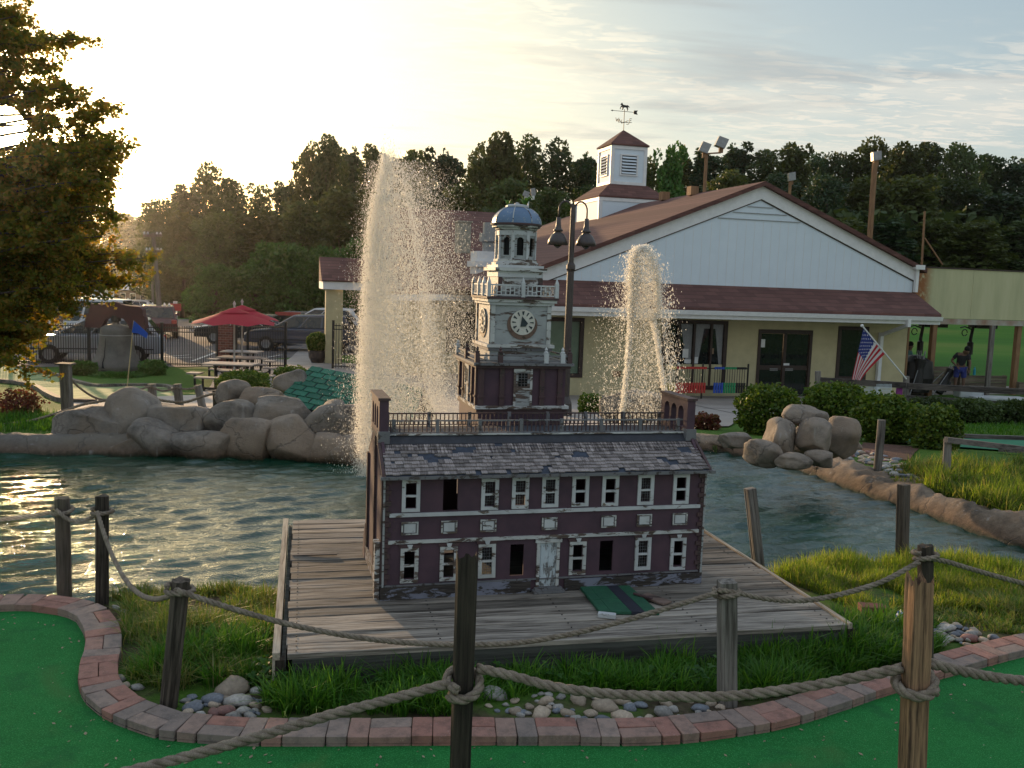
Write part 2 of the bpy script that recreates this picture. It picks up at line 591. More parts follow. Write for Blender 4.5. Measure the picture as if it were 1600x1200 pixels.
def roofmat(name, c1, c2, scale_u, scale_v, row_axis):
    """asphalt roofing whose courses are fine relief, seen from thirty metres"""
    m, nt = newmat(name)
    v = objc(nt)
    sp = nt.n('ShaderNodeSeparateXYZ', i_0=v)
    ax = sp.outputs[row_axis]
    row = nt.math('MULTIPLY', ax, scale_v)
    fr = nt.math('FRACT', row)
    idx = nt.math('FLOOR', row)
    ux = nt.math('ADD', nt.math('MULTIPLY', sp.outputs[0 if row_axis != 0 else 1], scale_u), nt.math('MULTIPLY', idx, 0.37))
    cell = nt.n('ShaderNodeTexWhiteNoise', noise_dimensions='2D')
    cv = nt.n('ShaderNodeCombineXYZ', i_0=nt.math('FLOOR', ux), i_1=idx, i_2=0.0).outputs[0]
    nt.set(cell.inputs['Vector'], cv)
    n1 = nt.noise(v, 1.2, 5.0, 0.6)
    f = nt.math('ADD', nt.math('MULTIPLY', cell.outputs[0], 0.5), nt.math('MULTIPLY', n1, 0.5))
    col = nt.ramp(f, [(0.2, c2), (0.8, c1)])
    gap = nt.step(fr, 0.0, 0.16)
    col = nt.mix(gap, tuple(a * 0.55 for a in c2), col)
    finish(nt, col, 0.9, nt.math('ADD', fr, nt.math('MULTIPLY', nt.noise(v, 40, 3), 0.4)), 0.5, 0.02, 0.25)
    return m


M_['roof'] = roofmat('red_brown_roofing', (0.165, 0.082, 0.070), (0.10, 0.050, 0.045), 3.0, 9.0, 2)
M_['greenroof'] = simple('green_roofing', (0.035, 0.16, 0.10), (0.022, 0.10, 0.065), 25, 0.9, 0.5, 120, vary=0.25)
M_['greenpanel'] = simple('green_panel_paint', (0.022, 0.115, 0.060), (0.015, 0.075, 0.045), 14, 0.75, 0.3, 80)
M_['navypanel'] = simple('navy_strip', (0.025, 0.028, 0.045), None, 10, 0.8)


def turfmat():
    m, nt = newmat('golf_turf')
    v = worldp(nt)
    a = nt.noise(v, 1.1, 4.0, 0.6)
    b = nt.noise(v, 150.0, 3.0, 0.7)
    c = nt.noise(v, 9.0, 5.0, 0.7)
    col = nt.ramp(nt.math('ADD', nt.math('MULTIPLY', a, 0.6), nt.math('MULTIPLY', c, 0.4)), [(0.35, (0.009, 0.105, 0.020)), (0.62, (0.015, 0.160, 0.034))])
    col = nt.mix(nt.step(b, 0.48, 0.66), col, (0.04, 0.26, 0.075))
    wear = nt.noise(v, 2.6, 6.0, 0.75)
    col = nt.mix(nt.math('MULTIPLY', nt.step(wear, 0.5, 0.68), 0.5), col, (0.012, 0.085, 0.03))
    spk = nt.noise(v, 55.0, 1.0, 0.5)
    col = nt.mix(nt.step(spk, 0.795, 0.81), col, (0.30, 0.30, 0.22))
    dirt = nt.noise(v, 0.8, 3.0, 0.7, 1.0)
    col = nt.mix(nt.math('MULTIPLY', nt.step(dirt, 0.58, 0.72), 0.35), col, (0.075, 0.13, 0.04))
    finish(nt, col, 0.9, b, 0.6, 0.004, 0.15)
    return m


M_['turf'] = turfmat()


def farturf():
    m, nt = newmat('faded_turf')
    v = worldp(nt)
    n1 = nt.noise(nt.mapping(v, (3.2, 0.35, 1), rot=(0, 0, rad(-25))), 1.0, 3.0, 0.5)
    n2 = nt.noise(v, 1.2, 4)
    col = nt.ramp(n1, [(0.35, (0.10, 0.17, 0.055)), (0.6, (0.25, 0.30, 0.13))])
    col = nt.mix(nt.math('MULTIPLY', n2, 0.4), col, (0.08, 0.20, 0.09))
    finish(nt, col, 0.9, n2, 0.2)
    return m


M_['farturf'] = farturf()


def groundmat():
    """soil and short grass; mown lawn farther off, dry soil near the stones"""
    m, nt = newmat('soil_and_grass')
    v = worldp(nt)
    sp = nt.n('ShaderNodeSeparateXYZ', i_0=v)
    n1 = nt.noise(v, 1.3, 6.0, 0.6)
    n2 = nt.noise(v, 12.0, 6.0, 0.7)
    n3 = nt.noise(v, 60.0, 3.0, 0.7)
    soil = nt.ramp(n2, [(0.3, (0.035, 0.026, 0.017)), (0.7, (0.11, 0.085, 0.055))])
    grass = nt.ramp(nt.math('ADD', nt.math('MULTIPLY', n2, 0.5), nt.math('MULTIPLY', n3, 0.5)), [(0.35, (0.030, 0.075, 0.012)), (0.62, (0.085, 0.170, 0.022))])
    far = nt.step(sp.outputs[1], 9.0, 13.0)
    gm = nt.math('MAXIMUM', nt.step(n1, 0.42, 0.60), far)
    col = nt.mix(gm, soil, grass)
    field = nt.noise(nt.mapping(v, (0.02, 0.12, 1)), 1.0, 4.0, 0.6)
    fcol = nt.ramp(field, [(0.35, (0.035, 0.115, 0.014)), (0.55, (0.060, 0.155, 0.018)), (0.68, (0.15, 0.19, 0.04))])
    col = nt.mix(nt.step(sp.outputs[1], 34.0, 40.0), col, fcol)
    finish(nt, col, 0.95, n3, 0.6, 0.01, 0.15)
    return m


M_['ground'] = groundmat()


def rockmat(name, light, dark, tan, wet=None):
    m, nt = newmat(name)
    v = worldp(nt)
    n1 = nt.noise(v, 1.6, 6.0, 0.6, 0.4)
    n2 = nt.noise(v, 11.0, 9.0, 0.74)
    n3 = nt.noise(v, 0.9, 4.0, 0.6)
    n4 = nt.noise(v, 90.0, 3.0, 0.7)
    col = nt.ramp(nt.math('ADD', nt.math('MULTIPLY', n1, 0.6), nt.math('MULTIPLY', n2, 0.4)), [(0.36, dark), (0.55, light), (0.7, tuple(a * 1.2 for a in light))])
    col = nt.mix(nt.math('MULTIPLY', nt.step(n3, 0.48, 0.62), 0.6), col, tan)
    if wet is not None:
        z = nt.n('ShaderNodeSeparateXYZ', i_0=v).outputs[2]
        zz = nt.math('ADD', z, nt.math('MULTIPLY', n2, 0.12))
        col = nt.mix(nt.step(zz, wet + 0.02, wet + 0.30), nt.mix(n2, (0.05, 0.030, 0.018), (0.17, 0.10, 0.06)), col)
        col = nt.mix(nt.step(zz, wet + 0.05, wet + 0.13), (0.018, 0.024, 0.012), col)
    dv = nt.vmath('ADD', v, nt.vmath('SCALE', nt.n('ShaderNodeTexNoise', i_Scale=3.0, i_Detail=5.0, i_Vector=v).outputs[1], 0.45))
    vo = nt.n('ShaderNodeTexVoronoi', feature='DISTANCE_TO_EDGE', i_Vector=dv, i_Scale=0.9)
    crk = nt.step(vo.outputs[0], 0.001, 0.010)
    col = nt.mix(nt.math('MULTIPLY_ADD', crk, 0.45, 0.55), (0.07, 0.062, 0.055), col)
    n2 = nt.math('MULTIPLY', n2, nt.math('MULTIPLY_ADD', crk, 0.7, 0.3))
    streak = nt.noise(nt.mapping(v, (9, 9, 1.2)), 1.0, 4.0, 0.6)
    col = nt.mix(nt.math('MULTIPLY', nt.step(streak, 0.62, 0.72), 0.35), col, (0.42, 0.41, 0.40))
    finish(nt, col, 0.8, nt.math('ADD', nt.math('MULTIPLY', n2, 0.7), nt.math('MULTIPLY', n4, 0.3)), 0.9, 0.045, 0.35)
    return m


ZW = -0.32
M_['rock'] = rockmat('grey_boulder_rock', (0.25, 0.22, 0.19), (0.085, 0.076, 0.068), (0.24, 0.185, 0.135), ZW)
M_['rock_tan'] = rockmat('tan_boulder_rock', (0.29, 0.24, 0.195), (0.12, 0.10, 0.085), (0.28, 0.205, 0.145), ZW)
M_['rim'] = rockmat('pond_rim_concrete', (0.27, 0.205, 0.15), (0.085, 0.066, 0.05), (0.24, 0.15, 0.09), ZW)
M_['rim_grey'] = rockmat('grey_rim_concrete', (0.17, 0.155, 0.135), (0.11, 0.10, 0.09), (0.20, 0.17, 0.13), ZW)


def watermat():
    m, nt = newmat('pond_water')
    v = worldp(nt)
    n1 = nt.noise(nt.mapping(v, (1.0, 1.9, 1), rot=(0, 0, rad(24))), 8.0, 5.0, 0.62, 0.6)
    n2 = nt.noise(v, 0.45, 3.0, 0.5)
    n3 = nt.noise(v, 46.0, 2.0, 0.6)
    n4 = nt.noise(v, 3.3, 5.0, 0.7)
    col = nt.mix(nt.step(n2, 0.35, 0.65), (0.004, 0.032, 0.018), (0.009, 0.055, 0.032))
    foam = nt.math('MULTIPLY', nt.step(n4, 0.60, 0.72), nt.step(nt.noise(v, 30, 4, 0.7), 0.5, 0.62))
    col = nt.mix(nt.math('MULTIPLY', foam, 0.35), col, (0.35, 0.45, 0.42))
    h = nt.math('ADD', n1, nt.math('MULTIPLY', n3, 0.25))
    finish(nt, col, 0.02, h, 0.7, 0.022, 0.5, IOR=1.6)
    return m


M_['water'] = watermat()


def dropmat():
    m, nt = newmat('flying_water')
    p = nt.n('ShaderNodeBsdfPrincipled')
    p.inputs['Base Color'].default_value = (0.86, 0.92, 0.92, 1)
    p.inputs['Roughness'].default_value = 0.15
    tr = nt.n('ShaderNodeBsdfTranslucent', i_0=(1.0, 0.98, 0.93, 1))
    tp = nt.n('ShaderNodeBsdfTransparent')
    mx = nt.n('ShaderNodeMixShader', i_0=0.8, i_1=p.outputs[0], i_2=tr.outputs[0])
    mx2 = nt.n('ShaderNodeMixShader', i_0=0.48, i_1=mx.outputs[0], i_2=tp.outputs[0])
    nt.n('ShaderNodeOutputMaterial', i_0=mx2.outputs[0])
    return m


M_['drop'] = dropmat()


def pavermat():
    m, nt = newmat('clay_paver')
    v = worldp(nt)
    r = orand(nt)
    base_ = nt.ramp(r, [(0.0, (0.30, 0.15, 0.12)), (0.30, (0.34, 0.18, 0.145)), (0.45, (0.30, 0.20, 0.165)), (0.62, (0.23, 0.185, 0.165)), (0.8, (0.31, 0.23, 0.195)), (1.0, (0.20, 0.165, 0.15))])
    n1 = nt.noise(v, 14.0, 5.0, 0.7)
    n2 = nt.noise(v, 130.0, 3.0, 0.8)
    col = nt.mix(nt.step(n1, 0.4, 0.7), base_, nt.vmath('MULTIPLY', base_, (0.62, 0.66, 0.68)))
    col = nt.mix(nt.step(n2, 0.62, 0.72), col, (0.42, 0.37, 0.33))
    finish(nt, col, 0.85, nt.math('ADD', n2, n1), 0.5, 0.004, 0.25)
    return m


M_['paver'] = pavermat()


def ropemat():
    m, nt = newmat('hemp_rope')
    v = worldp(nt)
    n1 = nt.noise(v, 25.0, 4.0, 0.6)
    n2 = nt.noise(v, 320.0, 2.0, 0.8)
    col = nt.ramp(n1, [(0.3, (0.17, 0.135, 0.105)), (0.7, (0.34, 0.285, 0.225))])
    col = nt.mix(nt.step(n2, 0.35, 0.6), nt.vmath('SCALE', col, 0.6), col)
    finish(nt, col, 0.95, n2, 0.6, 0.003, 0.15)
    return m


M_['rope'] = ropemat()
M_['grass_green'] = leafmat('grass_green_blades', [(0.035, 0.115, 0.012), (0.055, 0.165, 0.016), (0.08, 0.20, 0.022), (0.12, 0.23, 0.03)], 0.45)
M_['grass_yellow'] = leafmat('grass_sunny_blades', [(0.12, 0.20, 0.02), (0.17, 0.25, 0.03), (0.22, 0.28, 0.045), (0.30, 0.27, 0.10)], 0.6)
M_['grass_dry'] = leafmat('grass_mixed_blades', [(0.05, 0.12, 0.015), (0.09, 0.17, 0.02), (0.16, 0.19, 0.045), (0.26, 0.22, 0.10)], 0.45)
M_['leaf_wood'] = leafmat('woodland_leaves', [(0.040, 0.062, 0.022), (0.052, 0.080, 0.026), (0.068, 0.098, 0.030)], 0.32, var_obj=0.35)
M_['leaf_wood2'] = leafmat('olive_woodland_leaves', [(0.050, 0.066, 0.018), (0.068, 0.088, 0.022), (0.088, 0.105, 0.028)], 0.35, var_obj=0.3)
M_['leaf_wood3'] = leafmat('deep_woodland_leaves', [(0.026, 0.052, 0.024), (0.036, 0.068, 0.030), (0.048, 0.085, 0.034)], 0.28, var_obj=0.3)
M_['leaf_bright'] = leafmat('young_leaves', [(0.040, 0.10, 0.022), (0.055, 0.13, 0.026), (0.075, 0.16, 0.030)], 0.35, var_obj=0.2)
M_['leaf_big'] = leafmat('maple_leaves', [(0.065, 0.10, 0.016), (0.12, 0.15, 0.022), (0.18, 0.16, 0.03), (0.22, 0.14, 0.032)], 0.66, var_obj=0.0, tmul=(1.9, 1.45, .6))
M_['leaf_box'] = leafmat('boxwood_leaves', [(0.040, 0.085, 0.012), (0.070, 0.130, 0.016), (0.11, 0.17, 0.022), (0.17, 0.21, 0.03)], 0.35, var_obj=0.15)
M_['leaf_red'] = leafmat('barberry_leaves', [(0.13, 0.03, 0.03), (0.18, 0.06, 0.04), (0.12, 0.08, 0.03)], 0.3)
M_['bark'] = simple('bark', (0.085, 0.062, 0.048), (0.04, 0.03, 0.024), 6, 0.95, 0.6, stretch=(3, 3, 0.6))
M_['shrubcore'] = simple('shrub_inner_twigs', (0.018, 0.026, 0.010), None, 12, 0.95)
# ------------------------------------------------------------------ terrain and pond
def sstep(t, a, b):
    t = np.clip((np.asarray(t, float) - a) / (b - a), 0, 1)
    return t * t * (3 - 2 * t)


def smooth_line(pts, step, closed=False):
    """resampled Catmull-Rom curve through 2-D points"""
    P = [np.array(p[:2], float) for p in pts]
    out = []
    n = len(P)
    rngi = range(n if closed else n - 1)
    for i in rngi:
        p0 = P[(i - 1) % n] if (closed or i > 0) else 2 * P[0] - P[1]
        p1, p2 = P[i], P[(i + 1) % n]
        p3 = P[(i + 2) % n] if (closed or i + 2 < n) else 2 * p2 - p1
        m = max(2, int(np.linalg.norm(p2 - p1) / step * 3))
        for k in range(m):
            t = k / m
            out.append(0.5 * ((2 * p1) + (-p0 + p2) * t + (2*p0 - 5*p1 + 4*p2 - p3) * t*t + (-p0 + 3*p1 - 3*p2 + p3) * t**3))
    if not closed:
        out.append(P[-1])
    out = np.array(out)
    if closed:
        out = np.vstack([out, out[:1]])
    d = np.concatenate([[0], np.cumsum(np.linalg.norm(np.diff(out, axis=0), axis=1))])
    m = max(2, int(d[-1] / step))
    s = np.linspace(0, d[-1], m + 1)
    q = np.stack([np.interp(s, d, out[:, 0]), np.interp(s, d, out[:, 1])], 1)
    return q[:-1] if closed else q


far_px = [(-500, 700), (-250, 704), (0, 711), (120, 712), (240, 713), (400, 714), (560, 720), (720, 716), (900, 706), (1095, 706), (1140, 711), (1200, 722), (1262, 741), (1350, 773), (1440, 803), (1530, 836), (1600, 858), (1640, 876)]
near_px = [(1580, 884), (1480, 872), (1380, 872), (1270, 878), (1190, 884)]
FAR = [gp(x, y, ZW) for x, y in far_px]
far_line = smooth_line(FAR, 0.12)
NEAR = [gp(x, y, ZW) for x, y in near_px] + [Vector((1.7, 7.75, 0)), Vector((0.6, 7.2, 0)), Vector((-0.8, 7.0, 0)), Vector((-1.75, 7.15, 0))] + [gp(x, y, ZW) for x, y in ((430, 916), (330, 930), (210, 945), (90, 952), (0, 955), (-250, 985))] + [Vector((-9, 6.4, 0))]
near_line = smooth_line(NEAR, 0.15)
POND = np.vstack([far_line, near_line])


def poly_sd(X, Y, poly):
    """signed distance, negative inside"""
    X = np.asarray(X, float); Y = np.asarray(Y, float)
    d2 = np.full(X.shape, 1e18)
    ins = np.zeros(X.shape, bool)
    n = len(poly)
    for i in range(n):
        ax, ay = poly[i]
        bx, by = poly[(i + 1) % n]
        ex, ey = bx - ax, by - ay
        wx, wy = X - ax, Y - ay
        t = np.clip((wx * ex + wy * ey) / (ex * ex + ey * ey + 1e-12), 0, 1)
        d2 = np.minimum(d2, (wx - ex * t) ** 2 + (wy - ey * t) ** 2)
        c = ((ay <= Y) & (by > Y)) | ((by <= Y) & (ay > Y))
        with np.errstate(divide='ignore', invalid='ignore'):
            xi = ax + (Y - ay) / (by - ay) * ex
        ins ^= c & (X < xi)
    d = np.sqrt(d2)
    return np.where(ins, -d, d)


KY = [-20, 5.4, 7.0, 8.5, 12.6, 14, 18, 27, 31, 60, 64, 150, 500]
KL = [0, 0, -.14, -.20, -.14, -.16, -.5, -1.15, -1.2, -1.2, -1.25, -4.6, -4.6]
KR = [0, 0, -.14, -.20, -.12, -.16, -.5, -1.15, -1.2, -0.55, -0.45, 8.0, 30.0]


def gbase(X, Y):
    X = np.asarray(X, float); Y = np.asarray(Y, float)
    a = np.interp(Y, KY, KL)
    b = np.interp(Y, KY, KR)
    t = sstep(X / np.maximum(Y, 1.0), -0.20, 0.08)
    return a * (1 - t) + b * t


def G(X, Y):
    z = gbase(X, Y)
    sd = poly_sd(X, Y, POND_C)
    z = z + (ZW - 0.02 - z) * (1 - sstep(sd, 0.10, 0.62)) * (sd >= 0) + (ZW - 0.02 - z) * (sd < 0)
    z = z - 0.7 * sstep(-sd, 0.0, 0.7)
    return z


POND_C = POND[::3]


def g(x, y):
    if y > 16:
        return float(gbase(x, y))
    return float(G(np.array([x]), np.array([y]))[0])


def on(x, y, it=12):
    """the point of the terrain under a picture point"""
    Y = 20.0
    d = ray(x, y)
    lo, hi = 2.0, 400.0
    for _ in range(40):
        mid = (lo + hi) / 2
        p = CAM + d * (mid / d.y)
        if p.z > float(gbase(p.x, p.y)):
            lo = mid
        else:
            hi = mid
    p = CAM + d * (lo / d.y)
    return p


def graded(a0, a1, step, far0, far1, k=1.13):
    v = list(np.arange(a0, a1 + 1e-6, step))
    s, x = step, a1
    while x < far1:
        s *= k; x += s; v.append(x)
    s, x = step, a0
    while x > far0:
        s *= k; x -= s; v.insert(0, x)
    return np.array(v)


gx = graded(-9.0, 9.0, 0.14, -420, 420)
gy = graded(4.2, 15.5, 0.14, -8, 480)
GX, GY = np.meshgrid(gx, gy)
GZ = gbase(GX, GY)
near_mask = (GY < 17) & (np.abs(GX) < 16)
GZ[near_mask] = G(GX[near_mask], GY[near_mask])
GZ += np.where((GY > 5.6) & (GY < 40), 0.02 * np.sin(GX * 2.1) * np.cos(GY * 1.7 + GX), 0) * (poly_sd(GX, GY, POND_C) > 0.3)
nx_, ny_ = len(gx), len(gy)
ii = np.arange(nx_ * ny_).reshape(ny_, nx_)
F = np.stack([ii[:-1, :-1].ravel(), ii[:-1, 1:].ravel(), ii[1:, 1:].ravel(), ii[1:, :-1].ravel()], 1)
ground = link('ground', mesh_np('ground', np.stack([GX.ravel(), GY.ravel(), GZ.ravel()], 1), F, True), None, M_['ground'])
tag(ground, kind='structure')

# water surface, real ripples
wx_ = np.arange(-9.5, 7.6, 0.032)
wy_ = np.arange(6.2, 14.9, 0.032)
WX, WY = np.meshgrid(wx_, wy_)
WZ = np.zeros_like(WX)
wr = np.random.default_rng(11)
for k in range(40):
    lam = 0.10 * (1.07 ** k) if k < 26 else wr.uniform(0.10, 0.30)
    an = rad(-74) + wr.normal(0, 0.42)
    kx, ky = math.cos(an) * 2 * math.pi / lam, math.sin(an) * 2 * math.pi / lam
    ph = wr.uniform(0, 6.28)
    wob = 0.6 * np.sin(WX * wr.uniform(.5, 1.5) + wr.uniform(0, 6)) + 0.6 * np.sin(WY * wr.uniform(.5, 1.5) + wr.uniform(0, 6))
    WZ += 0.0074 * lam * np.sin(kx * WX + ky * WY + ph + wob * 1.2)
# rings from the falling spray
for cx_, cy_ in ((-1.2, 10.6), (1.8, 11.4)):
    rr = np.hypot(WX - cx_, WY - cy_)
    WZ += 0.0030 * np.sin(rr * 26 + 0.8 * np.sin(WX * 3) + WY) * np.exp(-((rr - 0.8) / 1.2) ** 2)
WZ = WZ + ZW
sdw = poly_sd(WX, WY, POND_C)
ii = np.arange(WX.size).reshape(WX.shape)
F = np.stack([ii[:-1, :-1].ravel(), ii[:-1, 1:].ravel(), ii[1:, 1:].ravel(), ii[1:, :-1].ravel()], 1)
keep = (sdw.ravel()[F] < 0.35).all(1)
F = F[keep]
used = np.unique(F)
rm = np.full(WX.size, -1); rm[used] = np.arange(len(used))
Vw = np.stack([WX.ravel(), WY.ravel(), WZ.ravel()], 1)[used]
pond = link('pond_water', mesh_np('pond_water', Vw, rm[F], True), None, M_['water'])
tag(pond, kind='structure')

# ------------------------------------------------------------------ pond rim of rough concrete
def sweep_rim(name, line, prof, mat_, seedv=0.0, amp=0.05):
    line = np.asarray(line)
    tg = np.gradient(line, axis=0)
    tg /= np.linalg.norm(tg, axis=1)[:, None] + 1e-9
    nl = np.stack([-tg[:, 1], tg[:, 0]], 1)            # left of the direction of travel = away from the water
    V = []
    for i, p in enumerate(line):
        for j, (d, z) in enumerate(prof):
            q = p + nl[i] * d
            nn = mnoise.noise(Vector((q[0] * 1.7, q[1] * 1.7, z * 3 + seedv)))
            n2 = mnoise.noise(Vector((q[0] * 6.5, q[1] * 6.5, z * 9 + seedv)))
            fade = 1.0 if 0 < j < len(prof) - 1 else 0.3
            q = q + nl[i] * (nn * amp + n2 * amp * .35) * fade
            n5 = abs(mnoise.noise(Vector((q[0] * 15, q[1] * 15, z * 20))))
            V.append((q[0], q[1], ZW + z + (nn * amp * .9 + n2 * amp * .55 - n5 * amp * .35) * fade))
    m, k = len(line), len(prof)
    I = np.arange(m * k).reshape(m, k)
    F = np.stack([I[:-1, :-1].ravel(), I[1:, :-1].ravel(), I[1:, 1:].ravel(), I[:-1, 1:].ravel()], 1)
    o = link(name, mesh_np(name, V, F[:, ::-1], True), None, mat_)
    return o


rim_prof = [(-0.12, -0.35), (-0.02, -0.06), (0.03, 0.03), (0.08, 0.10), (0.13, 0.16), (0.20, 0.21), (0.30, 0.235), (0.42, 0.23), (0.55, 0.20), (0.72, 0.13), (0.95, -0.02)]
fl_ = smooth_line(FAR, 0.05)
ks = int(np.argmax(fl_[:, 0] > -0.6))
tag(sweep_rim('pond_rim', fl_[:ks + 1], rim_prof, M_['rim_grey'], 0.0, 0.05), kind='structure')
tag(sweep_rim('pond_rim', fl_[ks:], rim_prof, M_['rim'], 0.0, 0.12), kind='structure')

# ------------------------------------------------------------------ putting green and its paver edging
inner_px = [(-120, 958), (-40, 948), (28, 944), (68, 947), (99, 953), (119, 962), (131, 984), (133, 1009), (126, 1029), (121, 1052), (124, 1070), (134, 1088), (148, 1101), (164, 1111), (182, 1119), (209, 1130), (237, 1139), (270, 1144), (334, 1149), (403, 1152), (530, 1152), (700, 1151), (830, 1151), (902, 1151), (965, 1152), (1024, 1151), (1084, 1147), (1145, 1139), (1221, 1127), (1302, 1104), (1372, 1080), (1465, 1052), (1550, 1029), (1600, 1016), (1680, 998), (1800, 970)]
BT = 0.055
inner = smooth_line([gp(x, y, BT) for x, y in inner_px], 0.01)
dl = np.concatenate([[0], np.cumsum(np.linalg.norm(np.diff(inner, axis=0), axis=1))])


def on_inner(s):
    return np.array([np.interp(s, dl, inner[:, 0]), np.interp(s, dl, inner[:, 1])])


turf_poly = [(p[0], p[1]) for p in smooth_line([on_inner(s) for s in np.arange(0, dl[-1], 0.05)], 0.08)]
mb = MB()
pts = [(x, y + 0.03, 0.008) for x, y in turf_poly] + [(9.0, 7.5, 0.008), (9.0, -5.0, 0.008), (-9.0, -5.0, 0.008), (-9.0, 5.9, 0.008)]
mb.add(pts, [tuple(range(len(pts)))[::-1]])
tag(mb.build('putting_green', M_['turf']), kind='structure')
lt = MB(); rl0 = random.Random(4)
for _ in range(170):                                     # bits of leaf and grit lying on the turf, most along the bricks
    s_ = rl0.uniform(.2, dl[-1] - .2) if 'dl' in globals() else 0
    q = on_inner(s_); o_ = abs(rl0.gauss(0, .25)) + .02
    a = rl0.uniform(0, 3.14); r0 = rl0.uniform(.003, .009)
    x, y = q[0] + rl0.gauss(0, .1), q[1] - o_
    lt.add([(x - r0 * 1.6 * math.cos(a), y - r0 * 1.6 * math.sin(a), .010), (x + r0 * math.sin(a), y - r0 * math.cos(a), .013), (x + r0 * 1.6 * math.cos(a), y + r0 * 1.6 * math.sin(a), .015), (x - r0 * math.sin(a), y + r0 * math.cos(a), .012)], [(0, 1, 2, 3)])
tag(lt.build('litter', simple('dry_bits', (.34, .30, .20), (.14, .10, .06), 30, .9)), 'dry leaf bits and grit scattered on the green turf', None, None, 'stuff')

edging = T('brick_edging', 'winding edging of red and grey clay pavers between the green turf and the grass bed', 'edging', (0, 0, 0))
bm_long = MB().box(-0.5, 0.5, -0.5, 0.5, -0.5, 0.5, None, 0.04).mesh('brick')
bm_long.materials.append(M_['paver'])


def brick_at(s0, s1, o0, o1):
    a = (on_inner(s0) + on_inner(s1)) / 2
    t = on_inner(s1) - on_inner(s0)
    t /= np.linalg.norm(t) + 1e-9
    nrm = np.array([-t[1], t[0]])
    # mean curvature spreads the outer edge: width taken at the middle of the brick
    c = a + nrm * (o0 + o1) / 2
    o = bpy.data.objects.new('brick', bm_long)
    COL.objects.link(o)
    o.parent = edging
    ln = (s1 - s0)
    q0 = on_inner(max(0, s0 - .02)); q1 = on_inner(min(dl[-1], s1 + .02))
    t0 = on_inner(s0) - q0; t1 = q1 - on_inner(s1)
    k = math.atan2(t0[0]*t1[1]-t0[1]*t1[0], t0[0]*t1[0]+t0[1]*t1[1])
    ln_mid = ln * (1 - k / max(ln, .05) * (o0 + o1) / 2 * 0.85)
    ln_mid = clamp(ln_mid, ln * 0.8, ln * 1.5)
    o.location = (c[0], c[1], BT - 0.03 + random.uniform(-.003, .003))
    o.rotation_euler = (random.gauss(0, .012), random.gauss(0, .012), math.atan2(t[1], t[0]) + random.gauss(0, .012))
    o.scale = (ln_mid - 0.004, (o1 - o0) - 0.004, 0.066)


s = 0.0
while s < dl[-1] - 0.45:
    for _ in range(2):
        brick_at(s, s + 0.102, 0, 0.2); s += 0.102
    brick_at(s, s + 0.204, 0.0, 0.1); brick_at(s, s + 0.204, 0.1, 0.2); s += 0.204
bed = []
for s in np.arange(0, dl[-1], 0.1):
    a, b = on_inner(s), on_inner(min(dl[-1], s + .02)); t = b - a; t /= np.linalg.norm(t) + 1e-9
    bed.append((a + np.array([-t[1], t[0]]) * 0.2))
OUTER = np.array(bed)
mb = MB()
sb = [on_inner(s) for s in np.arange(0, dl[-1], 0.1)]
for i in range(len(sb) - 1):
    a, b, c, d = sb[i], sb[i+1], OUTER[i+1], OUTER[i]
    mb.quad((a[0], a[1], .022), (b[0], b[1], .022), (c[0], c[1], .022), (d[0], d[1], .022))
mb.build('mortar_bed', simple('sand_joint', (0.06, 0.05, 0.042), None, 50, 0.95), edging)

# ------------------------------------------------------------------ wooden platform
DA = rad(12.8)
deck = T('wooden_platform', 'low weathered grey plank platform carrying the miniature hall at the pond edge', 'platform', (-1.165, 4.815, 0.2), DA)
DW, DD = 3.375, 2.80
NPL = 20
rp = random.Random(3)
pm_cache = []
for v_ in range(6):
    b_ = MB()
    # long board with slightly uneven edges, cut in short segments
    n = 14
    r_ = random.Random(v_)
    V = []
    for i in range(n + 1):
        x = DW * i / n
        e0, e1 = r_.uniform(-.0025, .0025), r_.uniform(-.0025, .0025)
        zt = r_.uniform(-.0022, .0022)
        V += [(x, -.0665 + e0, -.03), (x, -.0665 + e0, -.003 + zt), (x, -.062 + e0, zt), (x, .062 + e1, zt + r_.uniform(-.002, .002)), (x, .0665 + e1, -.003), (x, .0665 + e1, -.03)]
    F = []
    for i in range(n):
        for k in range(5):
            a = i * 6 + k
            F.append((a, a + 6, a + 7, a + 1))
    F += [tuple(range(6)), tuple(range(n * 6, n * 6 + 6))[::-1]]
    b_.add(V, F)
    me = b_.mesh('plank'); me.materials.append(M_['deck']); me.flip_normals()
    pm_cache.append(me)
pitch_ = DD / NPL
for i in range(NPL):
    o = link('plank', pm_cache[rp.randrange(6)], deck)
    o.location = (rp.uniform(-.006, .010), pitch_ * (i + .5), rp.uniform(-.003, .003))
    o.rotation_euler = (rp.gauss(0, .010), 0, rp.gauss(0, .0007))
    if i == 13:
        o.rotation_euler = (0.03, 0, 0)
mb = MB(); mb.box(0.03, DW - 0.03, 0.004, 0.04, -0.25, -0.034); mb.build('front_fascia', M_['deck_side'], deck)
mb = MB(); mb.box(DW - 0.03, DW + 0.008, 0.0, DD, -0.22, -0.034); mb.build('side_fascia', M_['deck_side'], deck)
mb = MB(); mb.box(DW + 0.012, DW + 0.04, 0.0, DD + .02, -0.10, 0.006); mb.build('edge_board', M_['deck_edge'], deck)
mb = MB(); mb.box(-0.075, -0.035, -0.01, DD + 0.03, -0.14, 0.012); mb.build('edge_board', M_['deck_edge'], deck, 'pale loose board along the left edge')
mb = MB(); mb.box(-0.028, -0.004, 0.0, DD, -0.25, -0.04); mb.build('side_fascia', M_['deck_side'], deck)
mb = MB()
for x in (-0.06, DW + 0.005):
    MB().box(x, x + .05, -0.012, 0.05, -0.30, -0.028).build('corner_post', M_['post_dark'], deck)
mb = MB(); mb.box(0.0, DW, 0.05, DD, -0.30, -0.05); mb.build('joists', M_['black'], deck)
mb = MB()
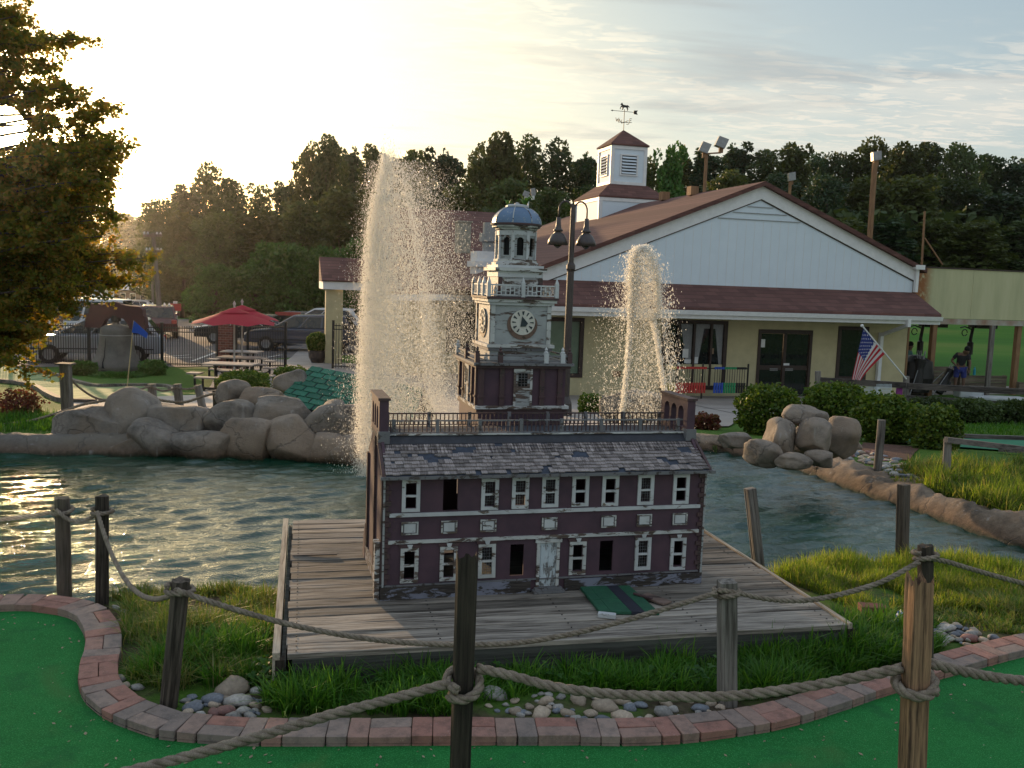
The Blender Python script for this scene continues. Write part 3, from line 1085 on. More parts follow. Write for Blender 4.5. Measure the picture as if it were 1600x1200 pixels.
for i in range(NPL):
    for x in (0.05, 0.85, 1.65, 2.45, 3.3):
        for dy in (-.035, .035):
            mb.box(x - .004, x + .004, pitch_*(i+.5)+dy-.004, pitch_*(i+.5)+dy+.004, 0.0, .0035)
mb.build('nails', M_['iron'], deck, kind='stuff')
DT = Matrix.Translation(deck.location) @ Matrix.Rotation(DA, 4, 'Z')


def in_deck(x, y, pad=0.02):
    q = DT.inverted() @ Vector((x, y, 0.2))
    return -0.08 - pad < q.x < DW + .05 + pad and -pad - .01 < q.y < DD + pad
# ------------------------------------------------------------------ miniature brick hall with clock tower
HA = rad(15.0)
hall = T('miniature_hall', 'miniature maroon colonial hall with grey shingle roof and white clock tower on the plank platform', 'model building', (-0.777, 5.704, 0.203), HA)
HW, HD = 2.20, 0.90
up_w = [(0.112, 0.228), (0.376, 0.472), (0.622, 0.737), (0.828, 0.942), (1.034, 1.148), (1.241, 1.358), (1.450, 1.568), (1.705, 1.822), (1.963, 2.082)]
lo_w = [(0.109, 0.224), (0.365, 0.480), (0.620, 0.735), (0.833, 0.925), None, (1.239, 1.356), (1.456, 1.550), (1.709, 1.825), (1.968, 2.083)]
HU, HL = (0.567, 0.782), (0.106, 0.333)
holes = []
fr = 0.024
for i, (a, b) in enumerate(up_w):
    holes.append((a, b, HU[0], HU[1] - .004) if i == 1 else (a + fr, b - fr, HU[0] + fr, HU[1] - fr))
for i, q in enumerate(lo_w):
    if q:
        a, b = q
        holes.append((a, b, HL[0] + .01, HL[1] - .006) if i in (3, 6) else (a + fr, b - fr, HL[0] + fr, HL[1] - fr))
mb = MB(); mb.wall(0, HW, 0.0, 0.79, holes, 0.0, 0.018)
front = mb.build('front_wall', M_['brickpaint'], hall)
mb = MB()
mb.wall(0.02, HW - 0.02, 0.0, 0.79, [(u0 + fr, u1 - fr, HU[0] - .1, HU[1] - fr) for u0, u1 in (up_w[2], up_w[3])] + [(up_w[4][0]+fr, up_w[4][1]-fr, .05, .33), (lo_w[2][0] - .06, lo_w[2][1] + .02, 0.02, 0.30)], HD - 0.02, 0.018)
mb.build('back_wall', M_['brickpaint'], hall)
mb = MB(); mb.box(0.02, HW - 0.02, 0.02, HD - 0.02, 0.0, 0.008); mb.build('inner_floor', M_['deck_side'], hall)
# end walls follow the roof line and run up into arcaded parapets
endpoly = [(0, 0), (HD, 0), (HD, 0.80), (0.69, 0.985), (0.69, 1.04), (0.21, 1.04), (0.21, 0.985), (0, 0.80)]
for u in (0.0, HW - 0.02):
    mb = MB(); mb.prism([(a, b) for a, b in endpoly], u, u + 0.02, 'yz')
    mb.build('end_wall', M_['brickpaint'], hall)
for k, u in enumerate((-0.012, HW - 0.05)):
    P = MB()
    M = Matrix.Translation((u, 0, 0)) @ Matrix.Rotation(math.pi / 2, 4, 'Z')
    th = 0.060
    # parapet with three arches: wall sheet along depth
    ar = [(0.285, 0.375), (0.405, 0.495), (0.525, 0.615)]
    top = 1.245
    v0, v1 = 0.225, 0.675
    def arch_sheet(mb, x0, x1, z0, z1, arches, spring, th, Mx):
        """upright sheet with round-headed openings"""
        def q(a, b, c, d):
            mb.add([Mx @ Vector(p) for p in (a, b, c, d)], [(0, 1, 2, 3)])
        xs = x0
        for (a, b, zb) in arches:
            for y, flip in ((0, 1), (th, 0)):
                A = [(xs, y, z0), (a, y, z0), (a, y, z1), (xs, y, z1)]
                q(*(A if flip else A[::-1]))
                r = (b - a) / 2; cx = (a + b) / 2
                A = [(a, y, z0), (b, y, z0), (b, y, zb), (a, y, zb)]
                if zb > z0:
                    q(*(A if flip else A[::-1]))
                n = 8
                for i in range(n):
                    t0, t1 = math.pi * i / n, math.pi * (i + 1) / n
                    p0 = (cx - r * math.cos(t0), y, spring + r * math.sin(t0)); p1 = (cx - r * math.cos(t1), y, spring + r * math.sin(t1))
                    A = [p0, p1, (p1[0], y, z1), (p0[0], y, z1)]
                    q(*(A if flip else A[::-1]))
            for i in range(n):
                t0, t1 = math.pi * i / n, math.pi * (i + 1) / n
                p0 = (cx - r * math.cos(t0), 0, spring + r * math.sin(t0)); p1 = (cx - r * math.cos(t1), 0, spring + r * math.sin(t1))
                q(p0, (p0[0], th, p0[2]), (p1[0], th, p1[2]), p1)
            q((a, 0, zb), (a, th, zb), (a, th, spring), (a, 0, spring))
            q((b, th, zb), (b, 0, zb), (b, 0, spring), (b, th, spring))
            q((a, 0, zb), (b, 0, zb), (b, th, zb), (a, th, zb))
            xs = b
        for y, flip in ((0, 1), (th, 0)):
            A = [(xs, y, z0), (x1, y, z0), (x1, y, z1), (xs, y, z1)]
            q(*(A if flip else A[::-1]))
        q((x0, 0, z1), (x1, 0, z1), (x1, th, z1), (x0, th, z1))
        q((x0, 0, z0), (x0, 0, z1), (x0, th, z1), (x0, th, z0))
        q((x1, 0, z1), (x1, 0, z0), (x1, th, z0), (x1, th, z1))
        q((x0, 0, z0), (x0, th, z0), (x1, th, z0), (x1, 0, z0))
    # local x runs along depth after the quarter turn; keep thickness towards +u
    Mx = Matrix.Translation((u + th, 0, 0)) @ Matrix.Rotation(math.pi / 2, 4, 'Z')
    arch_sheet(P, v0, v1, 1.0, top, [(a, b, 1.05) for a, b in ar], 1.155, th, Mx)
    p = P.build('parapet', M_['brickpaint'], hall)
    C_ = MB(); C_.box(u - .01, u + th + .01, v0 - .012, v1 + .012, top + .001, top + .018)
    C_.build('coping', M_['darktrim'], p)
    C_ = MB(); C_.box(u - .008, u + th + .008, v0 - .02, v0 + .05, 0.965, 1.045)
    C_.build('chimney_foot', M_['greytrim'], p)
mb = MB()
mb.box(-0.012, 0.975, -0.016, -0.001, 0.0, 0.085)
mb.box(1.21, HW + 0.01, -0.016, -0.001, 0.0, 0.078)
mb.box(-0.016, -0.001, 0.0, HD, 0.0, 0.085)
mb.build('plinth', M_['plinth'], hall)
mb = MB(); mb.box(0.012, HW - .02, -0.016, -0.001, 0.086, 0.094); mb.box(-.018, -.002, 0.0, HD, 0.087, .095); mb.build('plinth_cap', M_['greytrim'], hall)
mb = MB(); mb.box(0.035, HW - 0.03, -0.014, -0.001, 0.536, 0.560); mb.build('string_course', M_['whitepaint'], hall)
mb = MB(); mb.box(0.03, HW - 0.03, -0.014, -0.001, 0.362, 0.384); mb.build('string_course', M_['whitepaint2'], hall)
mb = MB()
k = 0
z = 0.1
while z < 0.76:
    wq = 0.045 if k % 2 else 0.028
    mb.box(0.006, wq, -0.010, -0.001, z, z + 0.030)
    mb.box(HW - wq, HW - .004, -0.010, -0.001, z, z + 0.030)
    z += 0.034; k += 1
mb.build('quoins', M_['darktrim'], hall, kind='stuff')
for x0 in (-0.006, HW - .004):
    MB().box(x0, x0 + .012, -0.014, 0.02, 0.0, 0.79).build('corner_board', M_['clockwall'], hall)
# windows
def hall_window(a, b, z0, z1, muntins, lower):
    m = MB()
    y0, y1 = -0.011, 0.006
    mid = (z0 + z1) / 2 - 0.002
    m.box(a, a + fr, y0, y1, z0, z1); m.box(b - fr, b, y0, y1, z0, z1)
    m.box(a + fr, b - fr, y0 + .001, y1, z1 - fr * .9, z1); m.box(a + fr, b - fr, y0 + .001, y1, z0, z0 + fr * .9)
    m.box(a + fr, b - fr, y0 + .003, y1, mid - .007, mid + .007)
    o = m.build('window', M_['whitepaint2'] if (lower and random.random() < .6) else M_['whitepaint'], hall)
    jig = random.gauss(0, .004)
    o.rotation_euler = (0, jig, 0)
    if muntins:
        m = MB()
        for k in range(1, 4):
            x = a + fr + (b - a - 2 * fr) * k / 4
            m.box(x - .0013, x + .0013, 0.0, .003, z0 + fr, mid - .008); m.box(x - .0013, x + .0013, 0.0, .003, mid + .008, z1 - fr)
        for zz0, zz1 in ((z0 + fr, mid - .008), (mid + .008, z1 - fr)):
            for k in range(1, 4):
                zq = zz0 + (zz1 - zz0) * k / 4
                m.box(a + fr, b - fr, 0.0032, .0055, zq - .0013, zq + .0013)
        m.build('glazing_bars', M_['greytrim'], o)
    c = (a + b) / 2
    if lower:
        m = MB(); m.prism([(a - .008, z1 + .001), (b + .008, z1 + .001), (b + .014, z1 + .024), (a - .014, z1 + .024)], -0.012, -0.001)
        m.build('lintel', M_['darktrim'], o)
        m = MB(); m.prism([(c - .010, z1 - .002), (c + .010, z1 - .002), (c + .018, z1 + .024), (c - .018, z1 + .024)], -0.018, -0.0125)
        m.build('keystone', M_['whitepaint'], o)
    else:
        m = MB(); m.prism([(c - .010, z1 + .001), (c + .010, z1 + .001), (c + .017, z1 + .010), (c - .017, z1 + .010)], -0.014, -0.003)
        m.build('keystone', M_['whitepaint'], o)


for i, (a, b) in enumerate(up_w):
    if i != 1:
        hall_window(a, b, HU[0], HU[1] - .008, i in (2, 3, 4, 7), False)
for i, q in enumerate(lo_w):
    if q and i not in (3, 6):
        hall_window(q[0], q[1], HL[0], HL[1], i in (2, 7), True)
for i in (0, 1, 2, 4, 6, 7, 8):
    a, b = [(0.112, 0.220), (0.367, 0.471), (0.623, 0.730), None, (1.038, 1.144), None, (1.454, 1.559), (1.710, 1.817), (1.971, 2.081)][i]
    m = MB(); m.box(a, b, -0.008, -0.001, 0.420, 0.503, None)
    o = m.build('wall_plaque', M_['greytrim'], hall)
    m = MB(); m.box(a + .018, b - .018, -0.012, -0.0085, 0.434, 0.489)
    m.build('plaque_panel', M_['whitepaint'], o)
    m = MB()
    for (x0, x1, z0_, z1_) in ((a, b, .420, .428), (a, b, .495, .503), (a, a + .010, .4285, .4945), (b - .010, b, .4285, .4945)):
        m.box(x0, x1, -0.013, -0.009, z0_, z1_)
    m.build('plaque_frame', M_['whitepaint2'], o)
# door with casing and step
m = MB(); m.box(1.034, 1.147, -0.006, -0.001, 0.036, 0.330)
dr = m.build('door', peel('flaked_door_paint', (0.50, 0.56, 0.60), (0.25, 0.25, 0.25), 0.475, 20.0, 0.7, (1.4, 1, .5)), hall)
m = MB()
for x0, x1, z0_, z1_ in ((1.04, 1.085, .05, .17), (1.096, 1.141, .05, .17), (1.04, 1.085, .19, .315), (1.096, 1.141, .19, .315)):
    m.box(x0, x1, -0.009, -0.0065, z0_, z1_)
m.build('door_panel', dr.data.materials[0], dr)
m = MB(); m.box(1.012, 1.033, -0.014, -0.001, 0.036, 0.334); m.box(1.148, 1.169, -0.014, -0.001, 0.036, 0.334); m.box(1.000, 1.181, -0.020, -0.001, 0.335, 0.358)
m.build('door_casing', M_['whitepaint2'], dr)
m = MB(); m.box(0.985, 1.20, -0.055, -0.001, 0.0, 0.018); m.box(1.0, 1.185, -0.040, -0.001, 0.0185, 0.034)
m.build('door_step', M_['greytrim'], dr)
# eaves, roof boards, shingles
E0, E1 = Vector((0, -0.055, 0.795)), Vector((0, 0.245, 0.965))
m = MB(); m.box(-0.03, HW + 0.045, -0.065, -0.001, 0.786, 0.806)
m.build('eave_board', M_['greytrim'], hall)
m = MB()
m.prism([(-0.05, 0.807), (0.235, 0.968), (0.235, 0.95), (-0.02, 0.807)], 0.0, HW, 'yz')
m.prism([(HD + 0.05, 0.800), (0.665, 0.968), (0.665, 0.95), (HD + 0.02, 0.800)], 0.0, HW, 'yz')
m.build('roof_boards', M_['felt'], hall)
m = MB(); m.prism([(0.215, 0.962), (0.262, 1.012), (0.262, 0.95)], -0.02, HW + .02, 'yz'); m.box(-.015, HW + .015, 0.2625, 0.64, .99, 1.012)
m.build('roof_deck', M_['flash'], hall)
m = MB(); m.box(0.055, HW - .055, 0.248, 0.268, 1.013, 1.022); m.build('deck_curb', M_['whitepaint2'], hall)
# rake boards
for u in (-0.022, HW + 0.002):
    m = MB(); m.prism([(-0.06, 0.79), (-0.045, 0.825), (0.22, 0.985), (0.22, 0.955)], u, u + 0.018, 'yz'); m.build('rake_board', M_['darktrim'], hall)
rs = random.Random(21)
sh_meshes = []
for k in range(5):
    m = MB()
    L, th = 0.062, 0.0065
    wj = rs.uniform(-.04, .04)
    m.add([(-.5, 0, 0), (.5, 0, 0), (.5 + wj, L, -.001), (-.5, L, -.001), (-.5, 0, th), (.5, rs.uniform(-.004, .004), th), (.5 + wj, L, .0012), (-.5, L, .0012)],
          [(0, 3, 2, 1), (4, 5, 6, 7), (0, 1, 5, 4), (1, 2, 6, 5), (2, 3, 7, 6), (3, 0, 4, 7)])
    me = m.mesh('shingle'); me.materials.append(M_['shingle']); sh_meshes.append(me)
slope = (E1 - Vector((0, -0.050, 0.808)))
sl_len = slope.length
sdir = slope.normalized()
nrm_ = Vector((0, -sdir.z, sdir.y))
base0 = Vector((0, -0.050, 0.810))
rows = 9
gaps = [(0.28, 5, .05), (0.40, 4, .05), (0.55, 6.5, .07), (0.30, 3.2, .04), (1.32, 4.2, .05), (1.30, 5, .04), (1.94, 2, .06), (1.99, 1, .08), (1.90, 3, .05), (2.10, 5.5, .04), (1.05, 0.3, .03), (.10, 6, .03)]
cnt = 0
stuff = MB()
for r in range(rows):
    u = 0.012 + rs.uniform(-.01, .0)
    while u < HW - 0.02:
        wdt = rs.choice((0.026, 0.034, 0.038, 0.044, 0.05)) + rs.uniform(-.004, .004)
        cu = u + wdt / 2
        u += wdt + 0.0015
        if any(abs(cu - gu) < gw and abs(r - gr) < 0.8 for gu, gr, gw in gaps) or rs.random() < .012:
            continue
        s0 = (sl_len - 0.02) * r / rows + rs.gauss(0, .0025)
        if rs.random() < .06:
            s0 -= rs.uniform(0, .012)
        loc = base0 + sdir * s0 + nrm_ * 0.003 + Vector((cu, 0, 0))
        tilt = math.atan2(sdir.z, sdir.y) - 0.115
        rot = Matrix.Rotation(tilt, 4, 'X') @ Matrix.Rotation(rs.gauss(0, .03) + (rs.gauss(0, .3) if rs.random() < .02 else 0), 4, 'Z')
        M = Matrix.Translation(loc + nrm_ * 0.002) @ rot @ Matrix.Diagonal((wdt, 1, 1, 1))
        if cnt < 300 :
            o = bpy.data.objects.new('shingle', sh_meshes[rs.randrange(5)]); COL.objects.link(o); o.parent = hall
            o.matrix_local = M
            cnt += 1
        else:
            me = sh_meshes[rs.randrange(5)]
            stuff.add([M @ v.co for v in me.vertices], [tuple(p.vertices) for p in me.polygons])
m_, nt = newmat('shingle_wood_mass')
v = objc(nt); ri = nt.n('ShaderNodeNewGeometry').outputs['Random Per Island']
gr = nt.noise(nt.mapping(v, (96, 5, 5)), 1.0, 5.0, 0.7)
col = nt.ramp(gr, [(0.3, (0.05, .042, .042)), (0.44, (0.12, 0.10, 0.10)), (0.6, (0.34, 0.30, 0.29)), (.8, (.42, .38, .36))])
col = nt.vmath('SCALE', col, nt.math('MULTIPLY_ADD', ri, 0.84, 0.58))
finish(nt, col, .85, gr, .6, .004, .25)
stuff.build('upper_shingles', m_, hall, kind='stuff')
# roof balustrades
for v, nm in ((0.285, 'front'), (0.615, 'back')):
    m = MB(); m.box(0.055, HW - .055, v - .006, v + .006, 1.100, 1.109); m.box(0.055, HW - .055, v - .004, v + .004, 1.024, 1.030)
    rl = m.build('balustrade_rail', M_['darktrim'] if v > .4 else M_['greytrim'], hall)
    m = MB(); x = 0.07
    while x < HW - .06:
        m.box(x - .0035, x + .0035, v - .0035, v + .0035, 1.030, 1.100); x += 0.030
    m.build('balusters', M_['darktrim'], rl, kind='stuff')
    for q in np.linspace(0.09, HW - .09, 8):
        MB().box(q - .012, q + .012, v - .009, v + .009, 1.013, 1.114).build('balustrade_post', M_['greytrim'], rl)

# left end wall details: giant pilaster and small wing walls
for y0, y1, z1 in ((0.0, .05, .79), (HD - .05, HD, .79), (.42, .48, 1.0)):
    MB().box(-0.016, -0.001, y0, y1, .1, z1).build('end_pilaster', M_['darktrim'], hall)
m = MB(); m.prism([(HD, 0.0), (HD + .14, 0.0), (HD + .10, .14), (HD, .26)], -0.02, 0.0, 'yz'); m.build('wing_wall', M_['brickpaint'], hall)
m = MB(); m.box(-.05, -.0185, .015, .075, 0.0, .36); m.box(-.055, -.0185, .01, .08, .361, .375)
m.build('side_porch_column', M_['whitepaint2'], hall)

# ---- tower
TU, TV = 1.128, 1.245
tb = MB(); tb.box(TU - .335, TU + .335, TV - .335, TV + .335, 0.0, 1.42)
tb = tb.build('tower_base', M_['brickpaint'], hall)
def ring(half, z0, z1, mat_, name, par):
    m = MB(); m.box(TU - half, TU + half, TV - half, TV + half, z0, z1); return m.build(name, mat_, par)
ring(.362, 1.095, 1.118, M_['whitepaint2'], 'ledge', tb)
ring(.350, 1.070, 1.094, M_['darktrim'], 'ledge', tb)
ring(.385, 1.421, 1.440, M_['greytrim'], 'cornice', tb)
ring(.365, 1.400, 1.4205, M_['darktrim'], 'cornice', tb)
for side in range(2):
    Mx = Matrix.Translation((TU, TV, 0)) @ Matrix.Rotation(-math.pi / 2 * side, 4, 'Z')
    for x in (-.315, -.16, .15, .29):
        m = MB(); m.box(x - .018, x + .018, -.352, -.3355, 1.119, 1.399, Mx); m.box(x - .026, x + .026, -.360, -.3525, 1.18, 1.192, Mx)
        m.build('pilaster', M_['darktrim'], tb)
    m = MB(); m.box(-.068, .068, -.350, -.3355, 1.119, 1.392, Mx); m.build('tower_door', M_['clockwall'], tb)
    m = MB(); m.box(-.036, .034, -.3515, -.3503, 1.265, 1.362, Mx); m.build('tower_door_pane', M_['black'], tb)
    m = MB()
    for k in range(1, 3):
        x = -.036 + .07 * k / 3; m.box(x - .0015, x + .0015, -.354, -.352, 1.265, 1.362, Mx)
    for k in range(1, 5):
        zq = 1.265 + .097 * k / 5; m.box(-.036, .034, -.3565, -.3545, zq - .0015, zq + .0015, Mx)
    m.build('glazing_bars', M_['greytrim'], tb)
    m = MB(); m.box(-.072, -.055, -.356, -.3505, 1.119, 1.395, Mx); m.box(.055, .072, -.356, -.3505, 1.119, 1.395, Mx); m.box(-.054, .054, -.3555, -.3505, 1.375, 1.395, Mx); m.box(-.054, .054, -.3555, -.3505, 1.235, 1.250, Mx)
    m.build('door_casing', M_['whitepaint2'], tb)
# parapet rail with little posts on the tower base
m = MB()
for (dx, dy) in ((0, -1), (-1, 0), (1, 0)):
    for z0, z1 in ((1.487, 1.499), (1.452, 1.460)):
        if dx == 0:
            m.box(TU - .35, TU + .35, TV + dy * .355 - .006, TV + dy * .355 + .006, z0, z1)
        else:
            m.box(TU + dx * .355 - .006, TU + dx * .355 + .006, TV - .348, TV + .348, z0, z1)
m.build('tower_rail', M_['greytrim'], tb)
for i, (dx, dy) in enumerate([(-.355, -.355), (-.18, -.355), (.17, -.355), (.355, -.355), (-.355, 0), (-.355, .355), (.30, -.355)]):
    m = MB()
    c = (TU + dx, TV + dy)
    m.box(c[0] - .017, c[0] + .017, c[1] - .017, c[1] + .017, 1.4405, 1.512)
    m.lathe([(.016, 1.512), (.019, 1.522), (.008, 1.530), (.013, 1.540), (.004, 1.556), (.0, 1.562)], 8, (c[0], c[1], 0))
    m.build('rail_post', M_['whitepaint'] if i in (2, 6, 5) else M_['darktrim'], tb)
cs = MB(); cs.box(TU - .235, TU + .235, TV - .235, TV + .235, 1.441, 1.88)
cs = cs.build('clock_stage', M_['clockwall'], hall)
ring(.262, 1.545, 1.568, M_['whitepaint2'], 'moulding', cs)
ring(.250, 1.520, 1.544, M_['greytrim'], 'moulding', cs)
ring(.252, 1.862, 1.882, M_['whitepaint'], 'cornice', cs)
ring(.268, 1.883, 1.905, M_['whitepaint2'], 'cornice', cs)
ring(.278, 1.906, 1.922, M_['darktrim'], 'cornice', cs)
for side in range(2):
    Mx = Matrix.Translation((TU, TV, 0)) @ Matrix.Rotation(-math.pi / 2 * side, 4, 'Z')
    for x in (-.218, .218):
        MB().box(x - .016, x + .016, -.243, -.2355, 1.57, 1.86, Mx).build('corner_board', M_['whitepaint2'], cs)
    cz = 1.735
    Mc = Mx @ Matrix.Translation((.012, 0, cz))
    m = MB()
    n = 28
    for k in range(n):                                   # broken brown ring, left and lower part only
        a0 = rad(150) + rad(235) * k / n; a1 = rad(150) + rad(235) * (k + 1) / n
        w0 = .096 + .034 * math.sin(math.pi * min(1, (k + .5) / n)) ** .5; wi = .0945
        w1_ = .096 + .034 * math.sin(math.pi * min(1, (k + 1.5) / n)) ** .5
        P = [(wi * math.cos(a0), wi * math.sin(a0)), (w0 * math.cos(a0), w0 * math.sin(a0)), (w1_ * math.cos(a1), w1_ * math.sin(a1)), (wi * math.cos(a1), wi * math.sin(a1))]
        m.prism(P, -.241, -.2355, 'xz', Mc)
    m.build('clock_ring', peel('bare_brown_wood', (.16, .10, .075), (.10, .07, .05), .45, 20), cs)
    m = MB(); m.prism([(.095 * math.cos(2*math.pi*k/40), .095 * math.sin(2*math.pi*k/40)) for k in range(40)], -.247, -.2415, 'xz', Mc)
    m.build('clock_face', M_['clockface'], cs)
    m = MB()
    for k in range(12):
        an = 2 * math.pi * k / 12
        ca, sa = math.cos(an), math.sin(an)
        wd = .017 if k % 2 else .010
        P = [(r_ * ca - q * sa, r_ * sa + q * ca) for r_, q in ((.055, -.003), (.084, -wd / 2 - .002), (.082, wd / 2), (.055, .003))]
        if k in (9,) and side == 0:
            continue
        m.prism(P, -.250, -.2475, 'xz', Mc)
    m.build('clock_numerals', M_['clockink'], cs)
    m = MB(); m.prism([(-.020, -.032), (.022, -.030), (.038, -.006), (-.008, .046)], -.2535, -.2505, 'xz', Mc)
    m.build('clock_hands', M_['clockink'], cs)
# fretwork rail with pointed posts
m = MB()
for (dx, dy) in ((0, -1), (-1, 0), (1, 0)):
    Mx = Matrix.Translation((TU, TV, 0)) @ Matrix.Rotation({(0, -1): 0, (-1, 0): -math.pi/2, (1, 0): math.pi/2}[(dx, dy)], 4, 'Z')
    m.box(-.25, .25, -.268, -.258, 2.005, 2.015, Mx); m.box(-.25, .25, -.268, -.258, 1.932, 1.940, Mx)
    x = -.235
    k = 0
    while x < .235:
        m.box(x - .004, x + .004, -.266, -.260, 1.941, 2.004, Mx)
        if k % 2 == 0 and x < .2:
            m.box(x + .0045, x + .0300, -.265, -.261, 1.966, 1.973, Mx)
        elif x < .2:
            m.box(x + .0045, x + .030, -.265, -.261, 1.985 - .03 * (k % 4 == 1), 1.991 - .03 * (k % 4 == 1), Mx)
        x += .034; k += 1
m.build('fretwork_rail', M_['whitepaint'], cs)
for dx, dy in ((-.262, -.262), (.262, -.262), (0, -.262), (-.262, .262), (-.262, 0.06), (-.262, -.1)):
    m = MB(); c = (TU + dx, TV + dy)
    m.box(c[0] - .014, c[0] + .014, c[1] - .014, c[1] + .014, 1.923, 2.025)
    m.lathe([(.019, 2.0255), (.012, 2.045), (.0, 2.075)], 4, (c[0], c[1], 0), a0=math.pi / 4, cap=False)
    if abs(dx) < .1 or (dy > -.2 and dy < .2):
        o = m.build('thin_post', M_['whitepaint'], cs)
    else:
        o = m.build('pointed_post', M_['whitepaint'], cs)
ls = MB(); ls.box(TU - .170, TU + .170, TV - .170, TV + .170, 1.923, 2.115)
ls = ls.build('lantern_base', M_['clockwall'], hall)
ring(.176, 2.070, 2.1145, M_['whitepaint'], 'frieze', ls)
ring(.200, 2.1155, 2.140, M_['whitepaint2'], 'cornice', ls)
ring(.180, 2.141, 2.160, M_['whitepaint'], 'step', ls)
for sx in (-1, 1):
    MB().box(TU + sx * .158 - .016, TU + sx * .158 + .016, TV - .183, TV - .1765, 1.93, 2.068).build('corner_board', M_['darktrim'], ls)
m = MB(); m.box(TU - .14, TU + .14, TV - .1745, TV - .1705, 1.96, 2.055); m.build('flaked_panel', M_['whitepaint2'], ls)
# eight-sided lantern with arched openings
RL = 0.150
oc = MB(); oc.lathe([(RL * .86, 2.161), (RL * .86, 2.42)], 8, (TU, TV, 0), a0=math.pi / 8, cap=True)
oc = oc.build('lantern', M_['clockwall'], hall)
oc.data.materials[0] = M_['black']
ap = RL * math.cos(math.pi / 8)
side_w = RL * math.sin(math.pi / 8)
for k in range(8):
    Mx = Matrix.Translation((TU, TV, 0)) @ Matrix.Rotation(math.pi / 4 * k, 4, 'Z') @ Matrix.Translation((0, -ap, 0))
    m = MB(); arch_sheet(m, -side_w, side_w, 2.205, 2.42, [(-.026, .026, 2.235)], 2.345, .012, Mx)
    m.build('lantern_wall', M_['clockwall'], oc)
    if k in (0, 1, 7, 6):
        m = MB()
        m.box(-side_w - .004, -side_w + .010, -.010, .001, 2.205, 2.42, Mx)
        m.box(side_w - .010, side_w + .004, -.010, .001, 2.205, 2.42, Mx)
        m.box(-side_w + .0105, side_w - .0105, -.006, -.0005, 2.385, 2.42, Mx)
        m.build('lantern_pilaster', M_['whitepaint'], oc)
m = MB(); m.lathe([(RL * 1.22, 2.161), (RL * 1.22, 2.180), (RL * 1.12, 2.186), (RL * 1.12, 2.205), (RL, 2.206)], 8, (TU, TV, 0), a0=math.pi / 8, cap=True)
m.build('lantern_plinth', M_['whitepaint2'], oc)
m = MB(); m.lathe([(RL, 2.421), (RL * 1.08, 2.428), (RL * 1.10, 2.438), (RL * 1.25, 2.446), (RL * 1.25, 2.458)], 8, (TU, TV, 0), a0=math.pi / 8, cap=True)
m.build('lantern_cornice', M_['whitepaint2'], oc)
m = MB()
prof = [(.192 * math.cos(t) ** .9 if t < 1.5 else 0, 2.475 + .135 * math.sin(t)) for t in np.linspace(0, 1.22, 9)]
m.lathe([(.186, 2.459)] + prof, 8, (TU, TV, 0), a0=math.pi / 8, cap=True)
dm = m.build('dome', M_['dome'], hall)
m = MB(); m.lathe([(.187, 2.4585), (.196, 2.461), (.196, 2.474), (.190, 2.476)], 24, (TU, TV, 0)); m.build('dome_rim', M_['darktrim'], dm)
m = MB(); m.lathe([(.088, 2.600), (.088, 2.612), (.075, 2.620), (.02, 2.622), (.02, 2.632), (0.0, 2.640)], 8, (TU, TV, 0), a0=math.pi / 8)
m.build('dome_cap', M_['whitepaint'], dm)
m = MB()
for k in range(8):
    a = math.pi / 8 + k * math.pi / 4
    m.tube([(TU + r_ * math.cos(a), TV + r_ * math.sin(a), zz + .001) for r_, zz in prof], .0035, 5)
m.build('dome_ribs', M_['whitepaint2'], dm)
HT = Matrix.Translation(hall.location) @ Matrix.Rotation(HA, 4, 'Z')

# weed growing out of the dome
def leaf_sprig(mb, p, az, ln, wd, lift, n=6):
    p = Vector(p)
    d = Vector((math.cos(az), math.sin(az), 0)); sd_ = Vector((-d.y, d.x, 0))
    L, Rr = [], []
    for i in range(n + 1):
        t = i / n
        c = p + d * ln * t + Vector((0, 0, lift * math.sin(t * 2.2) ))
        wv = wd * math.sin(math.pi * min(.98, t * .9 + .08))
        L.append(c + sd_ * wv + Vector((0, 0, wv * .3))); Rr.append(c - sd_ * wv + Vector((0, 0, wv * .3)))
    for i in range(n):
        mb.quad(L[i], L[i+1], Rr[i+1], Rr[i])


for (du, dv, nlf, sc) in ((.06, -.02, 7, .075), (-.07, 0, 4, .045)):
    m = MB(); c = HT @ Vector((TU + du, TV + dv, 2.605))
    for k in range(nlf):
        leaf_sprig(m, c, k * 2.4 + rs.uniform(-.3, .3), sc * rs.uniform(.7, 1.2), sc * .22, sc * rs.uniform(.5, 1.3))
    o = m.build('weed', M_['leaf_bright'], None)
    o.location = (0, 0, 0)
    tag(o, 'broad leafed weed sprouting right of the cap on the clock tower dome' if du > 0 else 'small sprout growing left of the cap on the clock tower dome', 'weed')

# ---- things lying on the platform
zd = 0.203
P_ = [gp(x, y, zd) for x, y in ((906, 921), (983, 919), (1030, 962), (937, 960))]
def lerp(a, b, t): return a + (b - a) * t
pan = T('loose_roof_panel', 'fallen green painted panel with a dark strip lying on the planks before the hall', 'panel', P_[3])
o_ = Vector(P_[3])
def slab(t0, t1, s0, s1, mat_, nm, z0=0.003, z1=0.022):
    m = MB()
    q = [lerp(lerp(P_[0], P_[1], t), lerp(P_[3], P_[2], t), s_) - o_ for t, s_ in ((t0, s0), (t1, s0), (t1, s1), (t0, s1))]
    m.add([(v.x, v.y, z0) for v in q] + [(v.x, v.y, z1) for v in q], [(0, 1, 2, 3), (7, 6, 5, 4), (0, 4, 5, 1), (1, 5, 6, 2), (2, 6, 7, 3), (3, 7, 4, 0)])
    m.build(nm, mat_, pan)
slab(0.0, .185, 0, .55, M_['greenpanel'], 'green_board'); slab(0.0, .185, .555, 1, M_['greenpanel'], 'green_board', .003, .021)
